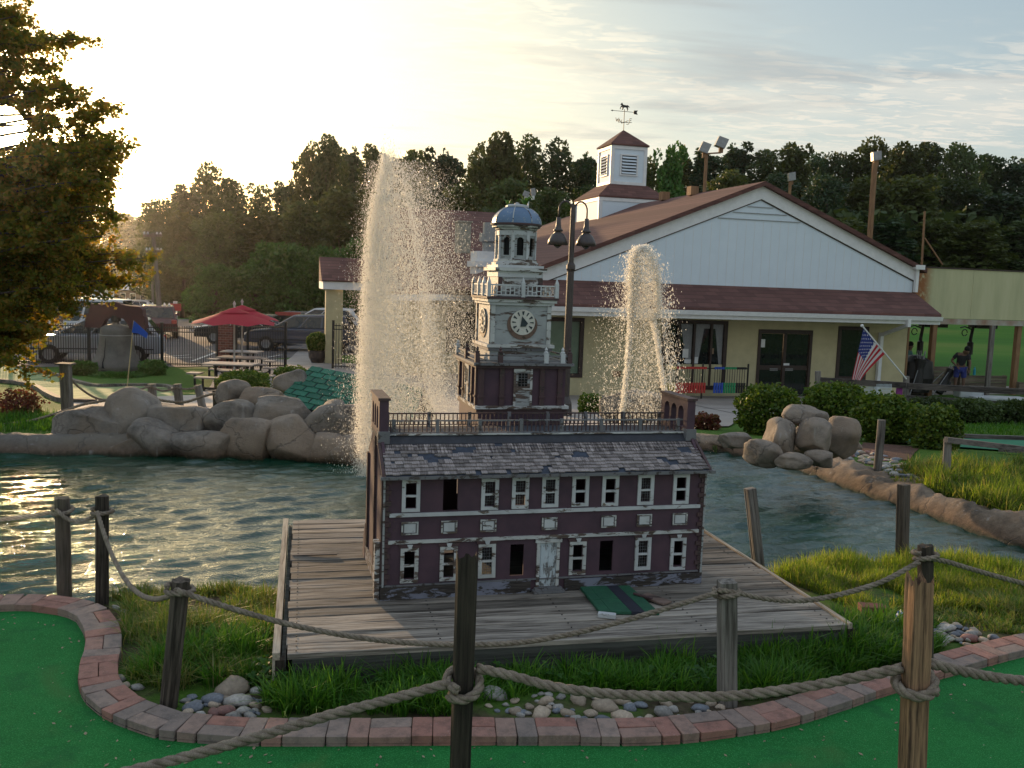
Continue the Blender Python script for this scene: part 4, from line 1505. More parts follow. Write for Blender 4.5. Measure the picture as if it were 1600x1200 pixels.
slab(.19, .53, 0, .50, M_['greenpanel'], 'green_board'); slab(.19, .53, .505, 1, M_['greenpanel'], 'green_board', .003, .0215)
slab(.535, .76, 0, 1, M_['navypanel'], 'dark_strip'); slab(.765, 1, 0, .45, M_['greenpanel'], 'green_board', .003, .020); slab(.765, 1, .455, 1, M_['greenpanel'], 'green_board')
m = MB(); a = gp(948, 965, zd); m.box(-.055, .055, -.02, .02, 0.0, .03, Matrix.Rotation(rad(-12), 4, 'Z'), .003)
o = m.build('wood_block', M_['whitepaint'], None); o.location = a; tag(o, 'short white painted wooden block at the corner of the green panel', 'block')
a = gp(1024, 938, zd)
m = MB(); m.box(-.10, .10, -.045, .045, 0, .014, Matrix.Rotation(rad(-48), 4, 'Z'), .002)
o = m.build('broken_board', wood('brown_board_wood', (.17, .12, .10), (.07, .05, .045), 0), None); o.location = a + Vector((.0, 0, .002)); tag(o, 'short weathered brown board lying just right of the green panel', 'board')
m = MB(); m.box(-.07, .07, -.010, .010, 0, .012, Matrix.Rotation(rad(-40), 4, 'Z'), .002)
o = m.build('broken_strip', M_['darktrim'], None); o.location = gp(1004, 938, zd) + Vector((0, 0, .024)); tag(o, 'thin reddish strip of wood between the green panel and the brown board', 'board')
m = MB(); m.box(-.16, .16, -.012, .012, 0, .008, None, .002)
o = m.build('curled_batten', M_['rail_wood'], None); o.location = gp(492, 868, zd) + Vector((0, 0, .003)); o.rotation_euler = (0, rad(-1), DA - .05); tag(o, 'thin grey batten lying near the left edge of the platform', 'batten')
# ------------------------------------------------------------------ posts and ropes
def post_mesh(hgt, rx, kind, seed):
    r_ = random.Random(seed)
    m = MB()
    if kind == 'round':
        seg, rings = 14, 12
        V, F = [], []
        prof = [r_.uniform(.93, 1.06) for _ in range(seg)]
        for i in range(rings + 1):
            z = hgt * i / rings
            for k in range(seg):
                a = 2 * math.pi * k / seg
                q = rx * prof[k] * (1 + .03 * mnoise.noise(Vector((k * .8, z * 4, seed))))
                V.append((q * math.cos(a), q * math.sin(a), z + (r_.uniform(-.006, .006) if i == rings else 0)))
        for i in range(rings):
            for k in range(seg):
                l = (k + 1) % seg
                F.append((i*seg+k, i*seg+l, (i+1)*seg+l, (i+1)*seg+k))
        V.append((0, 0, hgt + .004)); c = len(V) - 1
        for k in range(seg):
            F.append((rings*seg + k, rings*seg + (k+1) % seg, c))
        m.smooth = False
        m.add(V, F)
    else:
        # square post, cracked and ragged at the top
        nn, rings = 6, 14
        V, F = [], []
        loop = []
        for sd_ in range(4):
            for k in range(nn):
                t = -1 + 2 * k / nn
                x, y = {0: (t, -1), 1: (1, t), 2: (-t, 1), 3: (-1, -t)}[sd_]
                loop.append((x, y))
        n = len(loop)
        ragged = [r_.uniform(-.035, .02) for _ in range(n)]
        for i in range(rings + 1):
            z = hgt * i / rings
            for k, (x, y) in enumerate(loop):
                crack = 0.0
                if k in (2, 9, 14, 21):
                    crack = .10 * (0.5 + mnoise.noise(Vector((k, z * 3, seed))))
                q = rx * (1 - crack + .035 * mnoise.noise(Vector((x * 2, y * 2, z * 5 + seed))))
                cr = 0.93 if abs(abs(x) - abs(y)) < .01 else 1.0
                V.append((x * q * cr, y * q * cr, z + (ragged[k] if i == rings and kind == 'ragged' else 0)))
        for i in range(rings):
            for k in range(n):
                l = (k + 1) % n
                F.append((i*n+k, i*n+l, (i+1)*n+l, (i+1)*n+k))
        b = len(V)
        for k, (x, y) in enumerate(loop):
            V.append((x * rx * .55, y * rx * .55, hgt - (.03 + r_.uniform(0, .03) if kind == 'ragged' else -.003)))
        for k in range(n):
            l = (k + 1) % n
            F.append((rings*n+k, rings*n+l, b+l, b+k))
        F.append(tuple(b + k for k in range(n)))
        m.add(V, F)
    return m


def post(pb, pt, rx, kind, mat_, label, group=None, seed=1, yaw=0.0):
    """post standing at pb, leaning so that its head is at pt"""
    pb, pt = Vector(pb), Vector(pt)
    d = pt - pb
    o = post_mesh(d.length, rx, kind, seed).build('wooden_post', mat_)
    q = d.to_track_quat('Z', 'Y')
    o.matrix_world = Matrix.Translation(pb) @ q.to_matrix().to_4x4() @ Matrix.Rotation(yaw, 4, 'Z')
    tag(o, label, 'post', group)
    return o


def rope_mb(pts, r, strands=3, lay=None, seg=6, m=None):
    m = m or MB()
    m.smooth = True
    pts = [Vector(p) for p in pts]
    # resample evenly
    d = [0]
    for i in range(1, len(pts)):
        d.append(d[-1] + (pts[i] - pts[i-1]).length)
    lay = lay or r * 7.0
    step = lay / 9
    n = max(4, int(d[-1] / step))
    xs = np.array([p[:] for p in pts]); dd = np.array(d)
    ss = np.linspace(0, d[-1], n + 1)
    C3 = [Vector((np.interp(s_, dd, xs[:, 0]), np.interp(s_, dd, xs[:, 1]), np.interp(s_, dd, xs[:, 2]))) for s_ in ss]
    tg = [(C3[min(n, i+1)] - C3[max(0, i-1)]).normalized() for i in range(n + 1)]
    nx = tg[0].cross(Vector((0, 0, 1)))
    if nx.length < .1:
        nx = tg[0].cross(Vector((1, 0, 0)))
    nx.normalize()
    fr_ = []
    for t in tg:
        nx = (nx - t * nx.dot(t)).normalized()
        fr_.append((nx.copy(), t.cross(nx)))
    for k in range(strands):
        line = []
        for i, c in enumerate(C3):
            a = 2 * math.pi * (ss[i] / lay + k / strands)
            line.append(c + (fr_[i][0] * math.cos(a) + fr_[i][1] * math.sin(a)) * r * .48)
        m.tube(line, r * .56, seg)
    return m


def sag(a, b, drop, n=24):
    a, b = Vector(a), Vector(b)
    return [a.lerp(b, t) + Vector((0, 0, -drop * 4 * t * (1 - t))) for t in np.linspace(0, 1, n)]


def knot(c, axis_top, r_post, r, turns=1.15, tilt=.15, start=0.0):
    """rope wound once round a post"""
    up = Vector(axis_top).normalized()
    x = up.cross(Vector((0, 1, 0))).normalized(); y = up.cross(x)
    R_ = r_post + r * .9
    pts = []
    for t in np.linspace(0, turns, int(26 * turns)):
        a = start + 2 * math.pi * t
        pts.append(Vector(c) + (x * math.cos(a) + y * math.sin(a)) * R_ + up * (r * 2.0 * t + tilt * R_ * math.sin(a)))
    return pts


def through(pxs, Y0, Y1):
    """rope line through picture points, its distance running evenly from Y0 to Y1"""
    n = len(pxs)
    x0, x1 = pxs[0][0], pxs[-1][0]
    P = [at(x, y, Y0 + (Y1 - Y0) * (x - x0) / (x1 - x0)) for x, y in pxs]
    out = []
    for i in range(n - 1):
        p0 = P[i-1] if i else 2 * P[0] - P[1]
        p3 = P[i+2] if i + 2 < n else 2 * P[-1] - P[-2]
        p1, p2 = P[i], P[i+1]
        for k in range(8):
            t = k / 8
            out.append(0.5 * ((2*p1) + (-p0 + p2) * t + (2*p0 - 5*p1 + 4*p2 - p3) * t*t + (-p0 + 3*p1 - 3*p2 + p3) * t**3))
    out.append(P[-1])
    return out


# near posts
YA = 3.72
A_top = at(730, 868, YA); A_bot = Vector((A_top.x - .005, A_top.y + .03, 0.0))
postA = post(A_bot, A_top, 0.041, 'ragged', M_['post_dark'], 'tall dark post in the near middle with mossy broken top and thick rope collar', seed=5, yaw=rad(2))
YB = 3.45
B_top = at(1437, 902, YB); B_bot = Vector(at(1425, 1198, 3.45)); dB = (B_top - B_bot).normalized(); B_bot = B_top - dB * (B_top.z / dB.z)
postB = post(B_bot, B_top, 0.041, 'ragged', wood('sun_orange_split_wood', (.33, .20, .115), (.07, .042, .028), 2, 1.0, .02), 'thick split brown post at the right with ragged top and a rope collar lower down', seed=8, yaw=rad(5))  # low sun's orange put into the wood colour of the whole post
RN = 0.0215
ra = at(727, 1068, YA); ra_c = Vector((A_top.x, A_top.y, ra.z))
rb = at(1431, 1072, YB); tB = (rb.z - B_bot.z) / (B_top.z - B_bot.z); rb_c = B_bot.lerp(B_top, tB)


def rope_obj(pts, r, label, group=None, wraps=(), strands=3, name='rope'):
    m = rope_mb(pts, r, strands)
    o = m.build(name, M_['rope'])
    tag(o, label, 'rope', group)
    for c, up, rp_, tilt, st in wraps:
        k = rope_mb(knot(c, up, rp_, r, 1.12, tilt, st), r, strands).build('rope_collar', M_['rope'], o)
    return o


g_r = 'ropes strung between the posts round the hall'
left_line = [(170, 1214), (300, 1180), (420, 1146), (520, 1116), (620, 1090), (700, 1068)]
rope_obj(through(left_line, 3.15, 3.68), RN, 'thick rope falling from the dark middle post to the lower left corner', g_r,
         [(ra_c - Vector((0, 0, .02)), A_top - A_bot, .050, -.35, .6)])
mid_line = [(745, 1044), (800, 1056), (870, 1074), (950, 1084), (1040, 1088), (1130, 1088), (1220, 1079), (1310, 1064), (1410, 1044)]
rope_obj(through(mid_line, 3.74, 3.47), RN, 'thick rope sagging between the dark middle post and the split brown post', g_r,
         [(rb_c - Vector((0, 0, .02)), B_top - B_bot, .050, -.35, 2.9)])
right_line = [(1452, 1036), (1490, 1046), (1540, 1056), (1600, 1064), (1700, 1070)]
rope_obj(through(right_line, 3.5, 3.7), RN, 'thick rope leaving the split brown post towards the right edge', g_r)

# second row of posts
def post_px(xb, yb, xt, yt, z, r, kind, mat_, label, seed, group=None, yaw=0.0):
    b = gp(xb, yb, z)
    d = ray(xt, yt)
    t = at(xt, yt, b.y)
    return b, t, post(b - (t - b).normalized() * .25, t, r, kind, mat_, label, group, seed, yaw)


gp_ = 'posts of the rope fence round the hall'
b3, t3, _ = post_px(263, 1105, 283, 906, 0.0, .047, 'round', M_['post'], 'leaning round post with a rope knot left of the platform', 31, gp_)
b4, t4, _ = post_px(1136, 1100, 1136, 908, 0.0, .046, 'square', M_['post_grey'], 'short grey square post with a rope knot before the right half of the platform', 32, gp_, .1)
b1, t1, _ = post_px(101, 931, 97, 778, -.05, .048, 'round', M_['post'], 'leftmost near post of the rope fence, between the water and the brick edging', 33, gp_)
b2, t2, _ = post_px(160, 946, 160, 775, -.04, .044, 'round', M_['post'], 'near post at the water beside the leftmost one, between it and the leaning post', 34, gp_)
b5 = gp(1446, 1085, 0.0); t5 = at(1446, 852, b5.y)
post(b5, t5, .041, 'round', M_['post_dark'], 'dark narrow post standing close behind the split brown post, rope round its head', gp_, 35)
RF = 0.0150
def wrap(tp, bp, z_below, rp_=.050, tilt=.1, st=0.0):
    u = (tp - bp).normalized()
    return (tp - u * z_below, u, rp_, tilt, st)
rope_obj(through([(-60, 822), (0, 812), (50, 806), (90, 799)], b1.y - .1, b1.y), RF, 'rope leading off the left edge from the leftmost near post', g_r)
rope_obj(through([(88, 797), (104, 810), (122, 815), (140, 810), (152, 801)], b1.y - .06, b2.y - .06), RF, 'short rope swag between the two near posts at the water', g_r, [wrap(t1, b1, .10, .052, -.1)])
rope_obj(through([(152, 800), (163, 835), (178, 873), (198, 908), (218, 928), (240, 936), (262, 932), (276, 922)], b2.y - .06, b3.y - .06), RF, 'rope hanging steeply from the second near post down to the leaning post', g_r, [wrap(t2, b2, .12, .050, .1)])
rope_obj(through([(276, 922), (310, 934), (370, 953), (450, 975), (530, 991), (610, 1002), (700, 1007), (800, 1005), (880, 993), (960, 974), (1040, 951), (1120, 926)], b3.y - .06, b4.y - .06), RF, 'long rope sagging across the front of the platform', g_r, [wrap(t3, b3, .065, .052, .1)])
rope_obj(through([(1122, 922), (1150, 926), (1200, 936), (1260, 938), (1320, 927), (1380, 908), (1436, 878)], b4.y - .06, b5.y - .06), RF, 'rope rising from the grey post to the dark narrow post', g_r, [wrap(t4, b4, .075, .054, .1)])
rope_obj(through([(1448, 872), (1480, 878), (1530, 893), (1600, 912), (1700, 935)], b5.y - .06, b5.y + .3), RF, 'rope running from the dark narrow post off the right edge', g_r, [wrap(t5, b5, .07, .048, .1)])
# posts at the far and right side of the water
gz = 'bare posts round the pond'
post_px(1185, 882, 1172, 763, -.22, .043, 'square', M_['post_grey'], 'bare leaning post at the shore just right of the platform', 41, gz, .3)
post_px(1409, 875, 1412, 757, -.22, .045, 'square', M_['post'], 'bare upright post in the sunny grass before the right hand bank', 42, gz, .5)
post_px(1371, 736, 1378, 656, -.13, .055, 'round', M_['post_grey'], 'bare grey post among the cobbles right of the boulder mound', 43, gz)
post_px(1478, 748, 1481, 686, -.13, .05, 'round', M_['post_grey'], 'grey post at the end of the low handrail by the green strip', 44, gz)
post_px(1224, 652, 1226, 625, -.3, .05, 'square', M_['post_grey'], 'short grey post between the round shrub and the boulder mound', 45, gz)
b6, t6, _ = post_px(106, 650, 102, 570, -.45, .085, 'square', M_['post_grey'], 'stout grey post with a cap on the lawn left of the rock wall', 46, gz)
b7, t7, _ = post_px(239, 628, 237, 600, -.45, .07, 'square', M_['post_grey'], 'short post behind the tallest boulder, beside the blue flag', 47, gz)
b8, t8, _ = post_px(280, 630, 277, 600, -.45, .07, 'square', M_['post_grey'], 'short post on the path midway behind the rock wall', 48, gz)
b9, t9, _ = post_px(315, 630, 309, 602, -.45, .065, 'square', M_['post_grey'], 'short leaning post at the corner of the patio behind the rock wall', 49, gz)
b10, t10, _ = post_px(339, 640, 338, 610, -.45, .07, 'round', M_['post_dark'], 'dark short post between the boulders and the nearest picnic table', 50, gz)
m = MB(); m.box(-.13, .13, -.13, .13, 0, .03); o = m.build('post_cap', M_['post_grey'])
o.location = t6 + Vector((0, 0, .002)); o.parent = bpy.data.objects['wooden_post']; o.parent = None
cap_owner = [q for q in bpy.data.objects if q.get('label', '').startswith('stout grey post with a cap')][0]
o.parent = cap_owner; o.matrix_parent_inverse = cap_owner.matrix_world.inverted()
RQ = 0.022
rope_obj(through([(102, 582), (122, 604), (150, 622), (175, 624), (200, 615), (236, 603)], b6.y - .1, b7.y - .1), RQ, 'rope swag from the capped grey post to the post beside the blue flag', g_r)
rope_obj(through([(237, 604), (250, 610), (262, 610), (277, 605)], b7.y - .1, b8.y - .1), RQ, 'short rope between the flag side post and the next on the path', g_r)
rope_obj(through([(277, 606), (292, 608), (309, 605)], b8.y - .1, b9.y - .1), RQ, 'short rope at the end of the path before the patio', g_r)
rope_obj(through([(-40, 668), (0, 664), (50, 657), (100, 642), (130, 632), (175, 624)], 13.6, 14.2), RQ, 'rope sweeping from the left edge across the lawn to the biggest boulder', g_r)
rope_obj(through([(236, 622), (262, 627), (290, 628), (315, 620), (338, 614)], 14.3, 14.6), RQ, 'rope lying along the boulders behind the rock wall', g_r)

# low handrails on the right bank
rl_ = T('low_handrail', 'low grey timber handrail running right along the green strip', 'handrail', at(1481, 688, 11.9))
m = MB(); a = at(1478, 687, 11.9) - rl_.location; b = at(1720, 716, 12.6) - rl_.location; m.beam(a, b, .07, .07); m.build('rail', M_['rail_wood'], rl_)
# ------------------------------------------------------------------ boulders
def ico(sub):
    import bmesh
    bm = bmesh.new(); bmesh.ops.create_icosphere(bm, subdivisions=sub, radius=1.0)
    V = np.array([v.co[:] for v in bm.verts]); F = np.array([[v.index for v in f.verts] for f in bm.faces]); bm.free()
    return V, F


IV4, IF4 = ico(4)
IV3, IF3 = ico(3)
IV2, IF2 = ico(2)
IV1, IF1 = ico(1)


def boulder_mesh(name, rx, ry, rz, seed, amp=.16, pw=.74, sub=4, facets=3):
    V, F = (IV4, IF4) if sub == 4 else ((IV3, IF3) if sub == 3 else ((IV2, IF2) if sub == 2 else (IV1, IF1)))
    r_ = random.Random(seed)
    U = np.sign(V) * np.abs(V) ** pw
    # a few flat cuts give faces
    for _ in range(facets + 5):
        n = np.array([r_.gauss(0, 1), r_.gauss(-.3, 1), r_.gauss(0, .8)]); n /= np.linalg.norm(n)
        h = r_.uniform(.66, .93)
        d = U @ n
        U = U - np.outer(np.maximum(d - h, 0) * .95, n)
    out = []
    sc = 1.3
    for v in U:
        a = mnoise.noise(Vector((v[0]*sc + seed*3.1, v[1]*sc, v[2]*sc)))
        b = mnoise.noise(Vector((v[0]*4 + seed, v[1]*4, v[2]*4))) if sub >= 3 else 0
        out.append(1 + amp * a + amp * .28 * b)
    U = U * np.array(out)[:, None]
    return mesh_np(name, U * np.array([rx, ry, rz]), F, True)


def boulder(par, x0, y0, x1, y1, Y, seed, mat_, depth=.75, rot=0.0, name='boulder', grow=1.06, amp=.13, loc0=None):
    c = at((x0 + x1) / 2, (y0 + y1) / 2, Y)
    sc = Y / FPX * 1.02
    rx, rz = (x1 - x0) / 2 * sc * grow, (y1 - y0) / 2 * sc * grow
    o = link(name, boulder_mesh(name, rx, min(rx, rz) * depth + .08, rz, seed, amp, .92 if Y < 12 else .76), par, mat_)
    o.location = c - (loc0 if loc0 is not None else Vector((0, 0, 0)))
    o.rotation_euler = (0, rot, 0)
    return o


wl = at(330, 712, 13.2)
rw = T('boulder_wall', 'long grey artificial boulder wall along the far left side of the pond', 'rock wall', wl)
L = [(92, 640, 205, 704, 13.1, 1, 0), (165, 616, 246, 712, 13.3, 2, .35), (228, 632, 325, 685, 13.2, 3, .05), (316, 629, 402, 686, 13.3, 4, 0),
     (396, 622, 497, 678, 13.3, 5, .12), (478, 632, 556, 694, 13.1, 6, -.2), (528, 634, 610, 700, 13.2, 7, 0), (560, 650, 640, 720, 13.0, 21, 0),
     (204, 662, 288, 724, 12.8, 8, .3), (168, 684, 246, 726, 12.7, 9, 0), (262, 676, 376, 726, 12.75, 10, 0), (334, 656, 444, 728, 12.85, 11, -.2),
     (412, 656, 500, 732, 12.8, 12, -.15), (480, 680, 552, 736, 12.7, 13, 0), (516, 684, 604, 740, 12.65, 14, 0), (100, 690, 190, 722, 12.9, 15, 0),
     (341, 596, 388, 634, 14.2, 16, 0), (374, 607, 447, 642, 14.0, 17, 0), (430, 581, 478, 616, 15.2, 18, -.4), (590, 668, 660, 735, 12.9, 19, 0)]
for x0, y0, x1, y1, Y, sd_, rt in L:
    boulder(rw, x0, y0, x1, y1, Y, sd_, M_['rock'] if sd_ not in (11, 12, 13, 14, 17) else M_['rock_tan'], .8, rt, loc0=wl, grow=1.14)
for x0, y0, x1, y1, Y, sd_ in [(150, 668, 330, 716, 13.5, 51), (300, 650, 480, 712, 13.6, 52), (440, 650, 640, 725, 13.5, 53)]:
    boulder(rw, x0, y0, x1, y1, Y, sd_, M_['rock'], .5, 0, loc0=wl)
# right mound
mound_fill = [(1228, 655, 1322, 720, 11.95, 54, 0)]
wl = at(1260, 715, 11.5)
mo = T('boulder_mound', 'mound of rounded tan boulders on the right shore beside the round shrubs', 'rock mound', wl)
for x0, y0, x1, y1, Y, sd_, rt in [(1222, 633, 1291, 668, 11.6, 31, 0), (1190, 655, 1248, 716, 11.4, 32, .1), (1245, 654, 1303, 712, 11.3, 33, 0), (1288, 650, 1342, 716, 11.7, 34, .15),
                                   (1160, 688, 1224, 730, 11.1, 35, .25), (1212, 708, 1268, 734, 10.9, 36, 0), (1258, 703, 1306, 730, 11.0, 37, .1), (1325, 688, 1346, 704, 11.9, 38, 0)] + mound_fill:
    boulder(mo, x0, y0, x1, y1, Y, sd_, M_['rock_tan'], .9, rt, loc0=wl, grow=1.03)
o = boulder(None, 935, 610, 1040, 660, 14.2, 41, M_['rock_tan'], .7, name='boulder'); tag(o, 'smooth domed tan boulder behind the smaller fountain jet', 'boulder')
o = boulder(None, 1040, 672, 1092, 700, 13.1, 42, M_['rock'], .7); tag(o, 'low grey boulder at the pond rim behind the right end of the hall', 'boulder')
o = boulder(None, 1120, 676, 1180, 700, 12.9, 43, M_['rock'], .7, 0, 'boulder', 1.0); tag(o, 'low flat pale boulder on the rim left of the boulder mound', 'boulder')

# ------------------------------------------------------------------ stones
stone_kinds = []
for k in range(8):
    me = boulder_mesh('stone', .5, .38, .24, 60 + k, .22, .9, 2, 3)
    stone_kinds.append(me)
bedz = T('stone_bed', 'bed of mixed rounded river stones between the bricks and the platform', 'stone bed', (0, 5.2, 0))
bankz = T('cobble_bank', 'patch of rounded cobbles on the right bank beside the boulder mound', 'stone bed', (4, 11, -.15))
smats = {}
for k, nm in enumerate(('stone', 'stone_tan', 'stone_red', 'stone_blue')):
    for j, me in enumerate(stone_kinds):
        c = me.copy(); c.materials.clear(); c.materials.append(M_[nm]); smats[nm, j] = c
rs = random.Random(5)


def stone(x, y, wpx, kind, z=None, par=bedz, flat=1.0, Y=None):
    p = gp(x, y, z if z is not None else .02)
    zz = g(p.x, p.y)
    p = gp(x, y, zz + .015)
    D = (p - CAM).length
    sz = wpx * D / FPX
    o = bpy.data.objects.new('stone', smats[kind, rs.randrange(8)]); COL.objects.link(o); o.parent = par
    o.location = Vector((p.x, p.y, zz + sz * .10)) - par.location
    o.rotation_euler = (rs.gauss(0, .15), rs.gauss(0, .15), rs.uniform(-.7, .7))
    o.scale = (sz, sz * rs.uniform(.85, 1.1), sz * rs.uniform(.8, 1.1) * flat)
    return o


K = {'g': 'stone', 't': 'stone_tan', 'r': 'stone_red', 'b': 'stone_blue'}
for x, y, w_, k in [(362, 1077, 56, 't'), (332, 1092, 38, 'b'), (371, 1096, 46, 'g'), (352, 1110, 34, 'r'), (334, 1112, 24, 'r'), (378, 1109, 30, 'g'), (365, 1117, 28, 'g'), (392, 1117, 24, 'g'), (302, 1103, 34, 'b'), (399, 1078, 24, 'g'), (400, 1100, 22, 't'),
                    (190, 1058, 20, 'g'), (215, 1072, 22, 'g'), (196, 1068, 16, 't'), (182, 948, 16, 'g'), (197, 955, 18, 'g'), (192, 966, 16, 't'), (210, 962, 18, 'g'), (278, 960, 14, 'b'), (225, 972, 16, 'g'), (175, 975, 13, 'b'), (376, 938, 10, 'g'), (300, 950, 13, 't'), (382, 1060, 15, 'g'),
                    (770, 1085, 44, 'g'), (804, 1093, 17, 't'), (853, 1094, 26, 't'), (873, 1103, 20, 'g'), (806, 1110, 24, 't'), (824, 1112, 15, 'g'), (845, 1113, 34, 't'), (870, 1108, 18, 'b'), (888, 1113, 26, 't'), (901, 1121, 22, 'g'), (923, 1113, 24, 't'), (946, 1103, 44, 't'), (942, 1121, 26, 'b'), (972, 1119, 36, 't'), (965, 1092, 40, 't'), (985, 1104, 22, 'b'), (1000, 1100, 24, 'b'), (1013, 1118, 18, 't'), (1037, 1112, 34, 'g'), (1042, 1098, 26, 't'), (1052, 1106, 20, 'g'), (912, 1122, 20, 'b'), (855, 1123, 16, 'g'), (905, 1093, 30, 't'), (930, 1087, 20, 'g'), (918, 1070, 24, 'g'), (1095, 1105, 30, 'b'), (1090, 1118, 16, 't'), (1112, 1097, 18, 't'), (1000, 1122, 16, 'g'), (985, 1080, 16, 'b'), (640, 1095, 24, 'b'), (660, 1105, 20, 'g'), (690, 1103, 16, 'g'), (1065, 1120, 14, 'g'), (790, 1098, 13, 'g'), (1030, 1124, 15, 'g'), (960, 1128, 12, 'g'),
                    (1476, 983, 30, 'g'), (1470, 992, 28, 'g'), (1492, 990, 18, 'b'), (1500, 987, 16, 'b'), (1482, 997, 18, 'g'), (1515, 997, 30, 'r'), (1555, 997, 22, 'b'), (1520, 988, 20, 'g'), (1498, 998, 16, 'g'), (1468, 1004, 22, 'g'), (1512, 1006, 14, 't'), (1540, 1002, 12, 't'), (1475, 975, 16, 't'), (1462, 985, 15, 'b')]:
    o = stone(x, y, w_, K[k])
    if k == 'r' and w_ == 34:
        o['label'] = 'dark red stone'
for _ in range(110):
    x = rs.choice((rs.uniform(290, 420), rs.uniform(760, 1130), rs.uniform(760, 1130), rs.uniform(1460, 1560)))
    y = rs.uniform(1072, 1117) if x < 1200 else rs.uniform(975, 1003)
    if x < 760 and y < 1085: y += 15
    stone(x, y, rs.uniform(8, 19), rs.choice(('stone', 'stone', 'stone_tan', 'stone_blue', 'stone_tan')))
for _ in range(150):
    t = rs.random()
    x = 1305 + 165 * t + rs.gauss(0, 9); y = 702 + 58 * t ** 1.15 + rs.gauss(0, 7)
    stone(x, y, rs.uniform(9, 17), rs.choice(('stone', 'stone', 'stone_tan', 'stone_red', 'stone_blue')), -.1, bankz)
for x in np.linspace(-60, 88, 22):
    stone(x, 681 + rs.uniform(-5, 3), rs.uniform(9, 16), rs.choice(('stone', 'stone', 'stone_tan')), 0.0, bankz) if False else None
rimst = T('rim_stones', 'row of small pale stones along the left rim of the pond', 'stone bed', (-6, 13, -.1))
for _ in range(26):
    x = rs.uniform(-60, 92); y = 682 + rs.uniform(-5, 2)
    stone(x, y, rs.uniform(8, 15), rs.choice(('stone', 'stone', 'stone_tan')), -.1, rimst)
# loose brick and litter in the grass
p = gp(1362, 960, -.03)
o = bpy.data.objects.new('loose_brick', MB().box(-.095, .095, -.045, .045, 0, .05, None, .004).mesh('loose_brick')); COL.objects.link(o)
o.data.materials.append(M_['redbrick']); o.location = p + Vector((0, 0, .02)); o.rotation_euler = (rad(4), rad(3), rad(2)); tag(o, 'loose red brick lying in the grass right of the platform', 'brick')
m = MB()
for i in range(7):
    for j in range(4):
        z = lambda a, b: .018 + .010 * math.sin(a * 2.1 + b * 3)
        x0_, x1_ = -.035 + .07 * i / 7, -.035 + .07 * (i + 1) / 7
        y0_, y1_ = -.05 + .1 * j / 4, -.05 + .1 * (j + 1) / 4
        m.cur = (i) % 2
        m.quad((x0_, y0_, z(i, j)), (x1_, y0_, z(i+1, j)), (x1_, y1_, z(i+1, j+1)), (x0_, y1_, z(i, j+1)))
o = m.build('crumpled_wrapper', [simple('blue_wrapper', (.10, .22, .60), None, 20, .35), simple('white_wrapper', (.65, .68, .72), None, 20, .35)])
o.location = gp(1407, 972, -.02) + Vector((0, 0, .03)); o.rotation_euler = (.3, .2, -.7); tag(o, 'crumpled blue and white wrapper in the grass left of the split post', 'wrapper')

# ------------------------------------------------------------------ grass
def in_poly(X, Y, poly):
    return poly_sd(X, Y, poly) < 0


def blades(name, P, h, wd, mat_, label, lean=.35, seedn=1, cat=None, kindname='stuff', tuft=0):
    r_ = np.random.default_rng(seedn)
    vary = np.array([.5 + .8 * max(0, .5 + mnoise.noise(Vector((a[0] * 2.6, a[1] * 2.6, seedn * 1.7))) + .5 * mnoise.noise(Vector((a[0] * 8, a[1] * 8, 2)))) for a in P])
    if tuft:                                             # tufts: blades spring from a common foot and arch outwards
        k = r_.integers(max(3, tuft // 2), tuft + 1, len(P))
        idx = np.repeat(np.arange(len(P)), k)
        offs = r_.normal(0, .014, (len(idx), 2))
        vary = vary[idx] * (.7 + .3 * r_.random(len(idx)))
        P = np.column_stack([P[idx, :2] + offs, P[idx, 2]])
        az = np.arctan2(offs[:, 1], offs[:, 0]) + r_.normal(0, .5, len(idx))
        n = len(P)
    else:
        n = len(P)
        az = r_.uniform(0, 2 * np.pi, n)
    h = h * r_.uniform(.55, 1.15, n) * vary
    fc = az + np.pi / 2 + r_.normal(0, .4, n)
    bend = np.abs(r_.normal(lean, lean * .6, n))
    wv = wd * r_.uniform(.6, 1.25, n)
    D = np.stack([np.cos(az), np.sin(az)], 1)
    S = np.stack([np.cos(fc), np.sin(fc)], 1)
    V = np.zeros((n, 8, 3))
    for k, (t, ww) in enumerate(((0, .8), (.38, 1.0), (.72, .75), (1.0, .12))):
        off = D * (h * bend * t ** 1.8)[:, None]
        zz = P[:, 2] + h * t * (1 - .28 * bend * t)
        for j, sgn in enumerate((-1, 1)):
            V[:, k * 2 + j, 0] = P[:, 0] + off[:, 0] + S[:, 0] * wv * ww * sgn * .5
            V[:, k * 2 + j, 1] = P[:, 1] + off[:, 1] + S[:, 1] * wv * ww * sgn * .5
            V[:, k * 2 + j, 2] = zz
    base_ = (np.arange(n) * 8)[:, None, None]
    q = np.array([[0, 1, 3, 2], [2, 3, 5, 4], [4, 5, 7, 6]])[None]
    F = (base_ + q).reshape(-1, 4)
    o = link(name, mesh_np(name, V.reshape(-1, 3), F), None, mat_)
    return tag(o, label, cat, None, kindname)


